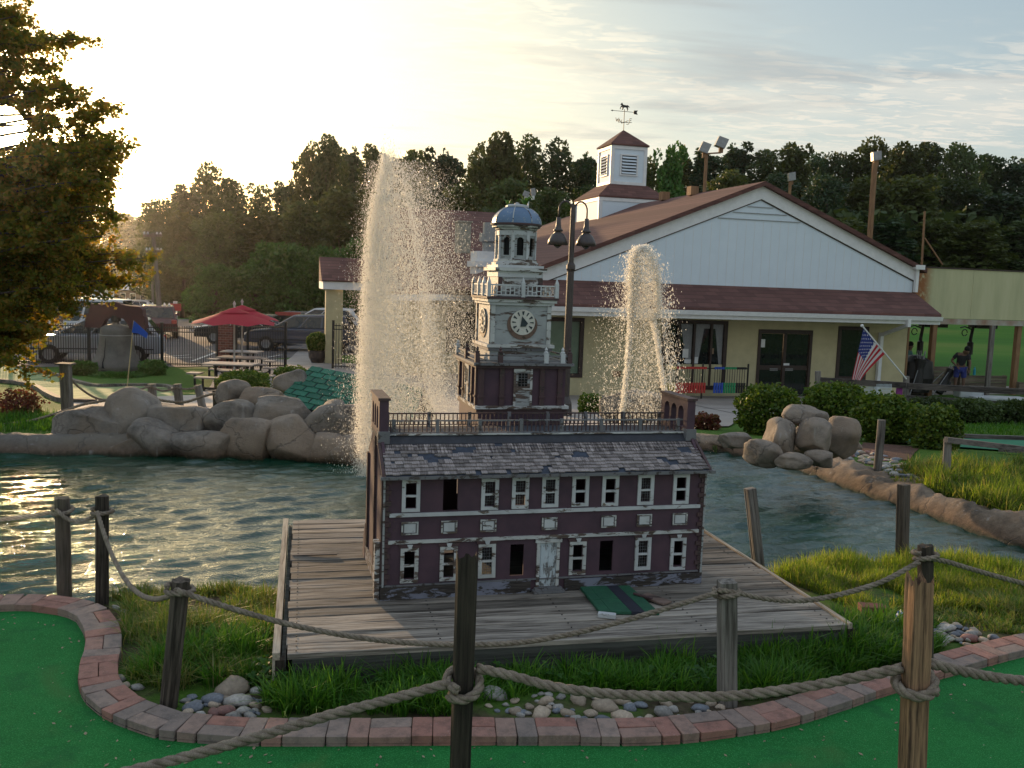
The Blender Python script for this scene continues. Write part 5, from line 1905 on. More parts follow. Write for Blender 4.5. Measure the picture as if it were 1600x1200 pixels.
def scatter(pxpoly, n, z=0.0, seedn=1, patchy=.0, pad=.03, extra=None):
    r_ = np.random.default_rng(seedn)
    poly = np.array([gp(x, y, z)[:2] for x, y in pxpoly])
    lo, hi = poly.min(0), poly.max(0)
    got = []
    while sum(len(a) for a in got) < n:
        q = r_.uniform(lo, hi, (n * 3, 2))
        k = in_poly(q[:, 0], q[:, 1], poly)
        q = q[k]
        k = poly_sd(q[:, 0], q[:, 1], POND_C) > -.02
        q = q[k]
        k = ~in_poly(q[:, 0], q[:, 1], BRICKSTRIP)
        q = q[k]
        if patchy:
            c = np.array([mnoise.noise(Vector((a[0] * 2.2, a[1] * 2.2, seedn))) + .5 * mnoise.noise(Vector((a[0] * 7, a[1] * 7, seedn + 3))) for a in q])
            q = q[(c + r_.normal(0, .12, len(q))) > patchy]
        k = np.array([not in_deck(a[0], a[1], .0) for a in q]) if len(q) else np.zeros(0, bool)
        q = q[k]
        if len(q) == 0:
            break
        got.append(q)
    q = np.vstack(got)[:n]
    zz = G(q[:, 0], q[:, 1])
    return np.stack([q[:, 0], q[:, 1], zz - .005], 1)


BRICKSTRIP = np.vstack([np.array([on_inner(s_) for s_ in np.arange(0, dl[-1], .1)]) - np.array([0, .0]), (OUTER + np.array([0, .0]))[::-1]])
BRICKSTRIP = np.vstack([[(-9, -3), (9, -3), (9, 7.4)], np.vstack([OUTER])[::-1]])

blades('bed_grass', scatter([(190, 950), (432, 905), (436, 1080), (330, 1090), (250, 1090), (200, 1070), (186, 1030), (190, 990)], 8500, -.03, 3, -.08), .15, .0055, M_['grass_dry'], 'tangled half dry grass between the brick curve and the left edge of the platform', .7, 3)
blades('bed_grass', scatter([(210, 1060), (290, 1020), (430, 990), (440, 1062), (300, 1090)], 260, 0, 4, -.1), .20, .0075, M_['grass_green'], 'green grass around the leaning post', .55, 4, tuft=11)
blades('front_grass', scatter([(440, 1068), (700, 1052), (740, 1085), (700, 1121), (440, 1118), (415, 1100)], 330, 0, 5, -.12), .19, .0090, M_['grass_green'], 'long bright grass in front of the left part of the platform', .62, 5, tuft=13)
blades('front_grass', scatter([(740, 1062), (1130, 1030), (1130, 1088), (1010, 1085), (860, 1082), (760, 1110)], 330, 0, 6, -.12), .185, .0085, M_['grass_green'], 'long dark grass under the front edge of the platform', .62, 6, tuft=11)
blades('right_grass', scatter([(1130, 1028), (1330, 975), (1460, 955), (1470, 1010), (1380, 1045), (1240, 1088), (1150, 1095)], 820, 0, 7, -.3), .21, .0095, M_['grass_green'], 'long bright grass right of the platform along the bricks', .6, 7, tuft=12)
blades('right_grass', scatter([(1330, 940), (1620, 900), (1640, 1000), (1560, 985), (1440, 965), (1350, 985)], 6000, -.05, 8, .02), .12, .006, M_['grass_dry'], 'thin mixed grass at the right before the bricks', .7, 8)
blades('shore_grass', scatter([(1150, 892), (1180, 884), (1300, 874), (1560, 868), (1640, 876), (1640, 915), (1500, 915), (1320, 925), (1230, 925), (1180, 905)], 9500, -.22, 9, -.25), .14, .0060, M_['grass_yellow'], 'sunlit yellow green grass along the near right shore', .35, 9)
blades('shore_grass', scatter([(1230, 905), (1400, 905), (1620, 900), (1640, 950), (1340, 960), (1290, 930)], 6500, -.12, 10, .03), .13, .006, M_['grass_yellow'], 'short sunny grass behind the split post', .5, 10)
blades('shore_weeds', scatter([(0, 925), (220, 930), (440, 895), (440, 930), (260, 950), (180, 955), (120, 935), (0, 932)], 3500, -.15, 11, -.3), .12, .006, M_['grass_dry'], 'grass along the near left shore', .5, 11)
blades('bank_grass', scatter([(1405, 735), (1640, 720), (1660, 800), (1560, 790), (1480, 765)], 7000, -.12, 12, -.15), .20, .009, M_['grass_dry'], 'tall wispy grass on the right bank', .45, 12)
blades('bank_grass', scatter([(1440, 760), (1500, 735), (1660, 780), (1660, 820)], 3500, -.12, 15, -.1), .24, .010, M_['grass_yellow'], 'pale grass at the top of the right bank', .45, 15)
blades('rim_grass', scatter([(-80, 640), (90, 645), (100, 680), (-80, 690)], 3000, -.2, 13, -.2), .16, .012, M_['grass_green'], 'grass on the lawn edge left of the rock wall', .4, 13)
blades('rim_edge_grass', scatter([(1370, 738), (1480, 768), (1640, 812), (1660, 790), (1500, 748), (1400, 728)], 420, -.1, 18, -.1), .16, .009, M_['grass_dry'], 'grass tufts hanging over the top of the right rim', .8, 18, tuft=9)
blades('rim_grass', scatter([(1085, 670), (1170, 680), (1180, 690), (1090, 682)], 900, -.1, 14), .12, .012, M_['grass_green'], 'grass strip behind the rim near the barberry', .4, 14)
blades('edge_tufts', scatter([(1095, 870), (1135, 875), (1150, 900), (1120, 890)], 60, -.1, 16), .26, .014, M_['grass_green'], 'broad grass tuft at the back right corner of the platform', .7, 16)

blades('front_undergrass', scatter([(440, 1068), (700, 1052), (1130, 1030), (1330, 975), (1460, 955), (1470, 1010), (1240, 1088), (1130, 1088), (860, 1082), (700, 1110), (440, 1118)], 6500, 0, 17, -.1), .10, .006, M_['grass_green'], 'short grass between the tufts in front of the platform', .6, 17)
# broad leaved weeds in the bed
wm = MB()
for k in range(46):
    x = rs.choice((rs.uniform(560, 720), rs.uniform(770, 960), rs.uniform(1000, 1130), rs.uniform(400, 440), rs.uniform(1250, 1400)))
    y = rs.uniform(1060, 1082) if x < 1200 else rs.uniform(985, 1010)
    p = gp(x, y, 0.0); hh = rs.uniform(.05, .16)
    for j in range(rs.randrange(4, 9)):
        q = p + Vector((rs.gauss(0, .02), rs.gauss(0, .02), hh * rs.random()))
        leaf_sprig(wm, q, rs.uniform(0, 6.28), rs.uniform(.03, .065), rs.uniform(.010, .020), rs.uniform(.0, .03), 3)
tag(wm.build('bed_weeds', leafmat('weed_leaves', [(0.02, .07, .012), (.035, .11, .015), (.06, .13, .02)], .4)), 'broad leaved weeds growing low before the platform', None, None, 'stuff')
# ------------------------------------------------------------------ clubhouse
BA = rad(15.6)
BO = Vector((7.85, 29.71, -1.2))
club = T('clubhouse', 'long cream clubhouse with white gable, red brown roofs and a white louvred cupola', 'building', BO, BA)
H = lambda zw: zw + 1.2                     # local height from world height
m = MB()
WH = [(-7.6, -5.95, H(-.59), H(1.22)), (-3.39, -1.13, H(-.15), H(1.24)), (-0.03, 1.94, H(-1.19), H(1.0)), (2.89, 4.05, H(-.62), H(1.16))]
m.wall(-8.0, 5.57, 0.0, H(2.3), WH, 0.0, 0.2)
m.build('front_wall', M_['cream'], club)
m = MB(); m.box(5.37, 5.57, .205, 12, 0, H(2.3)); m.build('side_wall', M_['cream'], club)
m = MB(); m.box(5.575, 5.64, -.02, .10, 0, H(1.45)); m.build('corner_board', M_['rustpole'], club)
# gable of vertical white boards
pk = (-0.25, H(5.5))
def rk(u): return pk[1] - .40 * abs(u - pk[0])
GL, GR_ = -8.0, 5.62
m = MB(); m.prism([(GL, H(2.3)), (GR_, H(2.3)), (GR_, rk(GR_) - .05), (pk[0], pk[1] - .05), (GL, rk(GL) - .05)], 0.0, .15)
gable = m.build('gable_wall', M_['whitewall'], club)
m = MB(); u = GL + .1
while u < GR_ - .05:
    m.box(u - .005, u + .005, -.005, -.0005, H(2.32), min(rk(u) - .55, H(4.40))); u += .30
m.build('siding_battens', M_['white'], gable, kind='stuff')
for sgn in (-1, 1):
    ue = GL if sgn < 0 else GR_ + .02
    a, b = Vector((pk[0], 0, pk[1])), Vector((ue, 0, rk(ue)))
    m = MB(); m.prism([(pk[0], pk[1] - .02), (ue, rk(ue) - .02), (ue, rk(ue) - .42), (pk[0], pk[1] - .42)], -.06, -.015)
    m.build('bargeboard', M_['white'], gable)
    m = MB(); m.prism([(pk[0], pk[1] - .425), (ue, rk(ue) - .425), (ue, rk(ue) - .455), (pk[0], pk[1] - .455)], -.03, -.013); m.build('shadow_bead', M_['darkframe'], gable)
# grey strips drawn as the shadow lines of the louvre triangle near the peak
for k, zz in enumerate((4.42, 4.62, 4.82, 5.02)):
    hw = (5.5 - .5 - zz) / .40
    if hw <= .1: continue
    m = MB(); m.box(pk[0] - hw, pk[0] + hw, -.03, -.002, H(zz), H(zz) + .018); m.build('gable_shadow_line', M_['metal_grey'], gable)
# main roof, two slopes; ridge runs back
BK = 19.0
def slope_roof(mb, u0, z0, u1, z1, v0, v1, th=.14):
    mb.add([(u0, v0, z0), (u1, v0, z1), (u1, v1, z1), (u0, v1, z0), (u0, v0, z0 - th), (u1, v0, z1 - th), (u1, v1, z1 - th), (u0, v1, z0 - th)],
           [(0, 1, 2, 3), (7, 6, 5, 4), (0, 4, 5, 1), (1, 5, 6, 2), (2, 6, 7, 3), (3, 7, 4, 0)])
m = MB(); slope_roof(m, -9.2, rk(-9.2) + .12, pk[0], pk[1] + .12, -.22, BK)
m.build('roof_slope', M_['roof'], club)
m = MB(); slope_roof(m, pk[0], pk[1] + .12, GR_ + .35, rk(GR_ + .35) + .12, -.22, BK)
m.build('roof_slope', M_['roof'], club)
for v in (4.2, 6.6):
    m = MB(); m.box(-.47 - .15, -.47 + .15, v, v + .35, pk[1] + .03, pk[1] + .34); m.build('ridge_vent', M_['rustpole'], club)
# lean-to roof along the front
m = MB()
LT0, LT1 = (0.0, H(2.34)), (-1.55, H(1.67))
m.add([(-9.0, LT1[0], LT1[1]), (5.55, LT1[0], LT1[1]), (5.72, -.002, LT0[1]), (-9.0, -.002, LT0[1]), (-9.0, LT1[0], LT1[1] - .08), (5.55, LT1[0], LT1[1] - .08), (5.72, -.002, LT1[1] - .08), (-9.0, -.002, LT1[1] - .08)],
      [(0, 1, 2, 3), (7, 6, 5, 4), (0, 4, 5, 1), (1, 5, 6, 2), (3, 7, 4, 0)])
m.build('lean_to_roof', M_['roof'], club)
m = MB(); m.box(-9.0, 5.52, -1.56, -1.50, H(1.34), H(1.585)); m.build('fascia', M_['white'], club)
m = MB(); m.add(*[(lambda P: (P, [tuple(range(len(P)//2))[::-1], tuple(range(len(P)//2, len(P)))] + [(i, (i+1) % (len(P)//2), len(P)//2 + (i+1) % (len(P)//2), len(P)//2 + i) for i in range(len(P)//2)]))([(-9.0, y, z) for y, z in ((-1.565, H(1.45)), (-1.66, H(1.46)), (-1.69, H(1.585)), (-1.565, H(1.585)))] + [(5.52, y, z) for y, z in ((-1.565, H(1.45)), (-1.66, H(1.46)), (-1.69, H(1.585)), (-1.565, H(1.585)))])][0])
m.build('gutter', M_['white'], club)
m = MB(); m.box(-9.0, 5.5, -1.495, -.005, H(1.34), H(1.36)); m.build('soffit', M_['whitewall'], club)
m = MB(); m.beam((4.28, -1.62, H(1.50)), (4.28, -1.62, H(1.25)), .11, .11, (0, 1, 0)); m.beam((4.28, -1.60, H(1.30)), (4.47, -.16, H(.92)), .10, .10); m.beam((4.47, -.10, H(.98)), (4.47, -.10, H(-1.1)), .12, .12, (0, 1, 0))
m.build('downspout', M_['white'], club)
m = MB(); m.beam((5.66, -.1, H(3.2)), (5.66, -.1, H(2.35)), .11, .11, (0, 1, 0)); m.box(5.50, 5.85, -.25, .0, H(3.10), H(3.25)); m.build('downspout', M_['white'], club)
# doors and windows
def club_window(a, b, z0, z1, bars=(), curtain=False, name='window'):
    f = .12
    m = MB()
    m.box(a, a + f, -.03, .12, z0, z1); m.box(b - f, b, -.03, .12, z0, z1); m.box(a + f, b - f, -.028, .12, z1 - f, z1); m.box(a + f, b - f, -.028, .12, z0, z0 + f)
    for u in bars:
        m.box(u - .035, u + .035, -.026, .10, z0 + f, z1 - f)
    o = m.build(name, M_['darkframe'], club)
    p = MB(); p.box(a + f, b - f, .065, .075, z0 + f, z1 - f); p.build('pane', M_['glass'], o)
    return o
o = club_window(-7.6, -5.95, H(-.59), H(1.22))
o.children[0].data.materials[0] = simple('frosted_glass', (.19, .26, .19), (.12, .17, .12), 1.5, .25)
o = club_window(-3.39, -1.13, H(-.95), H(1.24), (-2.80, -2.27, -1.68), True)
m = MB()
for c0, c1, flip in ((-2.72, -2.32, 1), (-2.20, -1.90, 0), (-1.55, -1.22, 1)):
    n = 8
    for i in range(n):                                   # curtain folds gathered towards the bars
        z0_, z1_ = H(-.25) + (1.36) * i / n, H(-.25) + 1.36 * (i + 1) / n
        t = i / n
        wdt = (c1 - c0) * (.35 + .65 * t)
        wdt2 = (c1 - c0) * (.35 + .65 * (i + 1) / n)
        if flip: m.quad((c1 - wdt, .061, z0_), (c1, .061, z0_), (c1, .061, z1_), (c1 - wdt2, .061, z1_))
        else: m.quad((c0, .061, z0_), (c0 + wdt, .061, z0_), (c0 + wdt2, .061, z1_), (c0, .061, z1_))
m.box(-2.2, -1.25, .056, .060, H(.98), H(1.12))
m.build('curtain', M_['curtain'], o)
m = MB(); m.box(-2.62, -2.42, .050, .056, H(.05), H(.33)); m.box(-2.55, -2.32, .044, .049, H(-.12), H(.0)); m.box(-2.25, -2.08, .044, .049, H(-.12), H(.08)); m.build('notice', M_['white'], o)
m = MB(); m.box(-1.70, -1.54, .050, .056, H(.18), H(.36)); m.build('notice', simple('brown_notice', (.30, .20, .13)), o)
club_window(2.89, 4.05, H(-.62), H(1.16))
# double door
dd = MB(); f = .10
dd.box(-.03, .07, -.03, .1, H(-1.19), H(1.0)); dd.box(1.84, 1.94, -.03, .1, H(-1.19), H(1.0)); dd.box(.07, 1.84, -.028, .1, H(.87), H(1.0)); dd.box(.90, 1.00, -.026, .09, H(-1.19), H(.87))
door = dd.build('double_door', M_['darkframe'], club)
for a, b in ((.08, .89), (1.01, 1.83)):
    m = MB(); m.box(a, b, .03, .045, H(-1.17), H(.86)); m.build('pane', M_['glass'], door)
    m = MB(); m.box(a, b, .010, .0295, H(-.30), H(-.16)); m.build('push_bar', M_['darkframe'], door)
for a in (.46, 1.02):
    m = MB(); m.box(a, a + .28, -.012, .004, H(-.28), H(-.255)); m.box(a, a + .28, -.012, .004, H(-.325), H(-.30)); m.build('handle', M_['metal_grey'], door)
m = MB(); m.box(.10, .24, .020, .0290, H(.42), H(.68)); m.build('notice', M_['white'], door)
m = MB(); m.box(.93, 1.14, -.034, -.0285, H(-.15), H(-.08)); m.build('door_sign', M_['white'], door)
m = MB(); m.box(-4.95, -4.70, -.05, -.001, H(-.55), H(-.38)); m.build('wall_socket', M_['rustpole'], club)

# cupola straddling the ridge
cu, cv = -.50, 11.2
cz0 = H(3.9)
cp = MB(); cp.box(cu - 1.5, cu + 1.5, cv - 1.5, cv + 1.5, cz0, H(5.80)); cup = cp.build('cupola', M_['whitewall'], club)
def frus(hb, ht, z0, z1, nm, mat_, base_th=.06):
    m = MB()
    P = [(cu + s_ * hb, cv + t_ * hb, z0) for s_, t_ in ((-1, -1), (1, -1), (1, 1), (-1, 1))] + [(cu + s_ * hb, cv + t_ * hb, z0 + base_th) for s_, t_ in ((-1, -1), (1, -1), (1, 1), (-1, 1))] + [(cu + s_ * ht, cv + t_ * ht, z1) for s_, t_ in ((-1, -1), (1, -1), (1, 1), (-1, 1))]
    m.add(P, [(3, 2, 1, 0), (0, 1, 5, 4), (1, 2, 6, 5), (2, 3, 7, 6), (3, 0, 4, 7), (4, 5, 9, 8), (5, 6, 10, 9), (6, 7, 11, 10), (7, 4, 8, 11), (8, 9, 10, 11)])
    return m.build(nm, mat_, cup)
frus(1.56, .86, H(5.81), H(6.42), 'skirt_roof', M_['roof'])
m = MB(); m.box(cu - .78, cu + .78, cv - .78, cv + .78, H(6.43), H(8.02)); up = m.build('cupola_box', M_['whitewall'], cup)
frus(.86, .02, H(8.03), H(8.78), 'pyramid_roof', M_['roof'])
for side in range(2):
    Mx = Matrix.Translation((cu, cv, 0)) @ Matrix.Rotation(-math.pi / 2 * side, 4, 'Z')
    m = MB()
    for x0, x1 in ((-.80, -.66), (.66, .80)): m.box(x0, x1, -.815, -.7805, H(6.43), H(8.02), Mx)
    m.box(-.6595, .6595, -.812, -.7805, H(7.88), H(8.02), Mx); m.box(-.6595, .6595, -.812, -.7805, H(6.43), H(6.55), Mx)
    m.build('corner_trim', M_['white'], cup)
    m = MB(); m.box(-.33, .33, -.79, -.7805, H(6.86), H(7.62), Mx); m.build('louvre_opening', M_['black'], cup)
    for x0, x1, z0, z1 in ((-.40, -.335, 6.80, 7.68), (.335, .40, 6.80, 7.68), (-.3345, .3345, 7.625, 7.68), (-.3345, .3345, 6.80, 6.855)):
        m = MB(); m.box(x0, x1, -.83, -.7805, H(z0), H(z1), Mx); m.build('louvre_frame', M_['white'], cup)
    for k in range(6):
        z = 6.89 + k * .125
        m = MB(); m.add([Mx @ Vector(p) for p in ((-.32, -.86, H(z)), (.32, -.86, H(z)), (.32, -.795, H(z + .07)), (-.32, -.795, H(z + .07)), (-.32, -.855, H(z - .015)), (.32, -.855, H(z - .015)), (.32, -.795, H(z + .055)), (-.32, -.795, H(z + .055)))], [(0, 1, 2, 3), (7, 6, 5, 4), (0, 4, 5, 1), (3, 2, 6, 7)])
        m.build('louvre_slat', M_['whitewall'], cup)
    m = MB()
    for x0, x1 in ((-1.52, -1.38), (1.38, 1.52)): m.box(x0, x1, -1.535, -1.5005, cz0, H(5.80), Mx)
    m.box(-1.3795, 1.3795, -1.533, -1.5005, H(5.66), H(5.80), Mx)
    m.build('corner_trim', M_['white'], cup)
# weathervane
vz = H(8.75)
vn = T('weathervane', 'black weathervane with a running horse on top of the cupola', 'weathervane')
vn.location = Matrix.Translation(BO) @ Matrix.Rotation(BA, 4, 'Z') @ Vector((cu, cv, vz)); vn.rotation_euler = (0, 0, BA); vn.scale = (.85, .85, .9)
m = MB(); m.tube([(0, 0, -.05), (0, 0, 1.0)], .018, 6); m.build('spindle', M_['iron'], vn)
m = MB(); m.tube([(-.32, 0, .40), (.32, 0, .40)], .012, 6); m.tube([(0, -.32, .40), (0, .32, .40)], .012, 6)
m.lathe([(0, .36), (.05, .40), (0, .44)], 8)
m.build('compass_arms', M_['iron'], vn)
def letter(ch, c, size=.17):
    m = MB(); t = .022
    S = {'W': [((-.5, 1), (-.25, 0)), ((-.25, 0), (0, .7)), ((0, .7), (.25, 0)), ((.25, 0), (.5, 1))], 'E': [((-.35, 0), (-.35, 1)), ((-.35, 1), (.35, 1)), ((-.35, .5), (.2, .5)), ((-.35, 0), (.35, 0))],
         'N': [((-.4, 0), (-.4, 1)), ((-.4, 1), (.4, 0)), ((.4, 0), (.4, 1))], 'S': [((.35, 1), (-.35, .9)), ((-.35, .9), (-.35, .55)), ((-.35, .55), (.35, .45)), ((.35, .45), (.35, .1)), ((.35, .1), (-.35, 0))]}[ch]
    for (a, b) in S:
        m.beam((c[0] + a[0] * size, c[1], c[2] + a[1] * size), (c[0] + b[0] * size, c[1], c[2] + b[1] * size), t, t, (0, 1, 0))
    m.build('compass_letter', M_['iron'], vn)
letter('W', (-.36, 0, .42)); letter('E', (.36, 0, .42)); letter('N', (-.06, .34, .42)); letter('S', (.06, -.34, .26))
m = MB(); m.tube([(-.62, 0, .90), (.62, 0, .90)], .013, 6); m.prism([(-.62, .86), (-.62, .94), (-.74, .90)], -.008, .008); m.prism([(.50, .82), (.72, .80), (.66, .90), (.72, 1.0), (.50, .98)], -.008, .008)
m.build('arrow', M_['iron'], vn)
hs = [(-.24, 1.18), (-.20, 1.24), (-.15, 1.30), (-.12, 1.26), (-.08, 1.20), (.08, 1.19), (.16, 1.20), (.24, 1.15), (.26, 1.08), (.20, 1.12), (.17, 1.10), (.20, 1.02), (.16, .94), (.13, .94), (.14, 1.02), (.08, 1.09), (-.04, 1.08), (-.08, .98), (-.14, .94), (-.12, 1.02), (-.13, 1.10), (-.20, 1.06), (-.22, .98), (-.25, 1.0), (-.22, 1.10), (-.16, 1.16), (-.20, 1.19), (-.26, 1.16)]
m = MB(); m.prism([(a, b + .0) for a, b in hs], -.012, .012); m.build('horse', M_['iron'], vn)

# rear left wing with its own roof and curved porch beam
m = MB()
WR = [(-10.9, 5.6, H(1.70)), (-4.5, 5.6, H(1.70)), (-4.5, 12.6, H(5.15)), (-10.9, 12.6, H(5.15))]
m.add(WR + [(a, b, c - .15) for a, b, c in WR], [(0, 1, 2, 3), (7, 6, 5, 4), (0, 4, 5, 1), (1, 5, 6, 2), (2, 6, 7, 3), (3, 7, 4, 0)])
m.build('wing_roof', M_['roof'], club)
m = MB(); m.wall(-10.8, -6.2, 0.0, H(1.62), [(-8.9, -7.6, .8, 2.3)], 6.4, .15); m.box(-10.8, -10.65, 6.6, 12.4, 0, H(1.6)); m.build('wing_wall', M_['cream'], club)
m = MB(); m.box(-8.9, -7.6, 6.45, 6.5, .8, 2.3); m.build('wing_window', M_['glass'], club)
m = MB()
arc = [(-11.2, H(1.55)), (-9.2, H(1.62)), (-8.2, H(1.60)), (-7.6, H(1.48)), (-7.2, H(1.28)), (-6.9, H(.95))]
for (a, b), (c, d) in zip(arc, arc[1:]):
    m.beam((a, 5.0, b), (c, 5.0, d), .22, .20)
m.build('curved_beam', M_['white'], club)
# left portico
m = MB()
PR = [(-13.1, 9.7, H(2.05)), (-10.6, 9.7, H(2.05)), (-10.6, 11.4, H(2.95)), (-13.1, 11.4, H(2.95))]
m.add(PR + [(a, b, H(2.0)) for a, b, c in PR], [(0, 1, 2, 3), (7, 6, 5, 4), (0, 4, 5, 1), (1, 5, 6, 2), (2, 6, 7, 3), (3, 7, 4, 0)]); m.build('portico_roof', M_['roof'], club)
m = MB(); m.box(-13.05, -10.4, 9.75, 9.85, H(1.70), H(1.99)); m.box(-13.05, -12.95, 9.86, 12, H(1.70), H(1.99)); m.build('portico_fascia', M_['white'], club)
m = MB(); m.box(-12.92, -12.27, 9.95, 10.4, -.1, H(1.69)); m.build('portico_pillar', M_['cream'], club)
m = MB(); m.box(-10.6, -10.1, 9.95, 10.4, -.1, H(1.69)); m.build('portico_pillar', M_['cream'], club)
# kitchen ducts on the roof behind the tower
q = Matrix.Translation(BO) @ Matrix.Rotation(BA, 4, 'Z')
def locl(px_, py_, Y):
    return q.inverted() @ at(px_, py_, Y)
c = locl(757, 350, 33)
m = MB(); m.lathe([(.0, 1.0), (.30, 1.0), (.30, .62), (.42, .62), (.42, .35), (.30, .30), (.30, 0)], 16, (c.x + .25, c.y, c.z - .95)); m.build('roof_duct', M_['metal_grey'], club)
m = MB(); m.box(c.x - .35, c.x + .85, c.y - .5, c.y + .5, c.z - 2.2, c.z - .96); m.box(c.x - .45, c.x + .95, c.y - .6, c.y + .6, c.z - 1.50, c.z - 1.30); m.build('duct_box', M_['white'], club)
m = MB(); m.box(c.x - .65, c.x - .2, c.y + 1.2, c.y + 1.9, c.z - 1.0, c.z + .10); m.box(c.x - .7, c.x - .15, c.y + 1.15, c.y + 1.95, c.z + .101, c.z + .15); m.build('roof_box', simple('tan_metal', (.33, .31, .25)), club)
m = MB(); m.box(-7.68, -7.48, -1.25, -1.05, H(1.75), H(2.15)); m.build('roof_stub', M_['rustpole'], club)

def atv(px_, py_, v):
    d = ray(px_, py_); n = Vector((-math.sin(BA), math.cos(BA), 0)); P0 = q @ Vector((0, v, 0))
    return q.inverted() @ (CAM + d * ((P0 - CAM).dot(n) / d.dot(n)))
def cl(u, v, zw):
    return q @ Vector((u, v, H(zw)))

# putter rack in front of the big window
rk_ = T('putter_rack', 'outdoor rack of coloured putters below the curtained window', 'putter rack', cl(-2.2, -.75, -1.2), BA)
m = MB()
for u in (-1.4, -.1, 1.45):
    m.beam((u, 0, 0), (u, 0, 1.15), .04, .04); m.beam((u, -.25, .02), (u, .25, .02), .05, .04)
m.beam((-1.4, 0, 1.0), (1.45, 0, 1.0), .04, .03); m.beam((-1.4, 0, .45), (1.45, 0, .45), .03, .03)
m.build('rack_frame', M_['iron'], rk_)
cols = {'red': (.55, .05, .04), 'blue': (.03, .10, .50), 'yellow': (.55, .42, .05), 'green': (.03, .30, .12), 'black': (.02, .02, .02)}
cm = {k: simple('%s_putter_grip' % k, v, None, 6, .5) for k, v in cols.items()}
k = 0
for u in np.arange(-1.32, 1.35, .085):
    key = 'yellow' if u < -1.0 else 'red' if u < .0 else 'black' if u < .28 else 'blue' if u < .62 else ('green' if u < 1.0 else 'black')
    if .0 <= u < .25: continue
    m = MB(); m.beam((u, -.04, .45), (u, -.04, 1.03), .012, .012, (0, 1, 0)); p = m.build('putter', M_['iron'], rk_)
    m = MB(); m.box(u - .034, u + .034, -.09, -.055, .98, 1.05); m.build('putter_head', cm[key], p)
    m = MB(); m.box(u - .030, u + .030, -.075, -.045, .24, .56); m.build('grip', cm[key], p)
    k += 1

# ------------------------------------------------------------------ driving range shelter
rg = T('range_shelter', 'long driving range shelter with a stained cream panel on timber posts', 'shelter', cl(5.9, .3, -1.2), BA)
def stain():
    m_, nt = newmat('stained_cream_metal')
    v = objc(nt)
    n1 = nt.noise(nt.mapping(v, (2.2, 1, .35)), 1.0, 5.0, .65)
    n2 = nt.noise(v, 5.0, 5.0, .6)
    col = nt.ramp(n1, [(0.35, (.43, .42, .25)), (.55, (.50, .48, .29)), (.75, (.55, .52, .34))])
    sp = nt.n('ShaderNodeSeparateXYZ', i_0=v)
    rustm = nt.math('MULTIPLY', nt.math('SUBTRACT', 1.0, nt.step(nt.math('ADD', sp.outputs[0], nt.math('MULTIPLY', n2, .35)), .55, 1.0)), nt.step(n2, .30, .50))
    low = nt.math('MULTIPLY', nt.math('SUBTRACT', 1.0, nt.step(sp.outputs[2], 2.58, 2.68)), nt.step(nt.noise(nt.mapping(v, (1.2, 1, 1)), 1.0, 4, .6), .5, .6))
    col = nt.mix(nt.math('MAXIMUM', rustm, low), col, (.30, .12, .045))
    finish(nt, col, .75, n2, .2)
    return m_
stm = stain()
for k in range(5):
    m = MB(); m.box(.0 + k * 2.4, k * 2.4 + 2.39, 0, .05, 2.70, 4.38); m.build('fascia_panel', stm, rg)
m = MB(); m.box(0, 12.0, -.06, .12, 2.50, 2.685); m.build('beam', simple('rusty_white_beam', (.42, .40, .35), (.28, .16, .10), 2.2), rg)
m = MB(); m.box(0, 12.0, .1, 3.2, 4.30, 4.38); m.box(-.02, 12.0, -.03, .02, 4.385, 4.43); m.build('roof_sheet', M_['darkframe'], rg)
m = MB(); m.box(0.15, 12, .2, 3.4, 0.0, .10); m.build('range_floor', M_['concrete'], rg)
post_u = [vp for vp in (0.42, 2.78, 4.02, 6.6, 9.0)]
for k, (px_, py_) in enumerate(((1456, 560), (1543, 560), (1588, 560))):
    c = atv(px_, py_, .35) - Vector((5.9, .3, 0))
    m = MB(); m.box(c.x - .085, c.x + .085, .0 if k != 1 else -.1, .17 if k != 1 else .0, 0, 2.50); m.build('post', M_['rustpole'] if k != 1 else M_['post_grey'], rg)
for c in (6.4, 9.2):
    m = MB(); m.box(c, c + .17, 0, .17, 0, 2.5); m.build('post', M_['rustpole'], rg)
for px_ in (1436, 1514):
    c = atv(px_, 560, 2.6) - Vector((5.9, .3, 0))
    m = MB(); m.tube([(c.x, c.y, 0), (c.x, c.y, 1.9), (c.x + .1, c.y, 2.6)], [.075, .06, .05], 8); m.lathe([(.0, 1.3), (.11, 1.3), (.11, 1.75), (.05, 1.8)], 8, (c.x, c.y, 0)); h_ = m.build('heater_post', M_['iron'], rg)
    m = MB(); m.box(c.x + .1, c.x + .9, c.y - .3, c.y + .3, 2.30, 2.48); m.tube([(c.x, c.y, 2.25), (c.x - .3, c.y, 2.35), (c.x - .5, c.y, 2.3)], .025, 5)
    m.tube([(c.x - .3 + .12 * math.cos(a), c.y, 2.12 + .12 * math.sin(a)) for a in np.linspace(0, 5.8, 10)], .018, 5); m.build('heater_head', M_['iron'], h_)
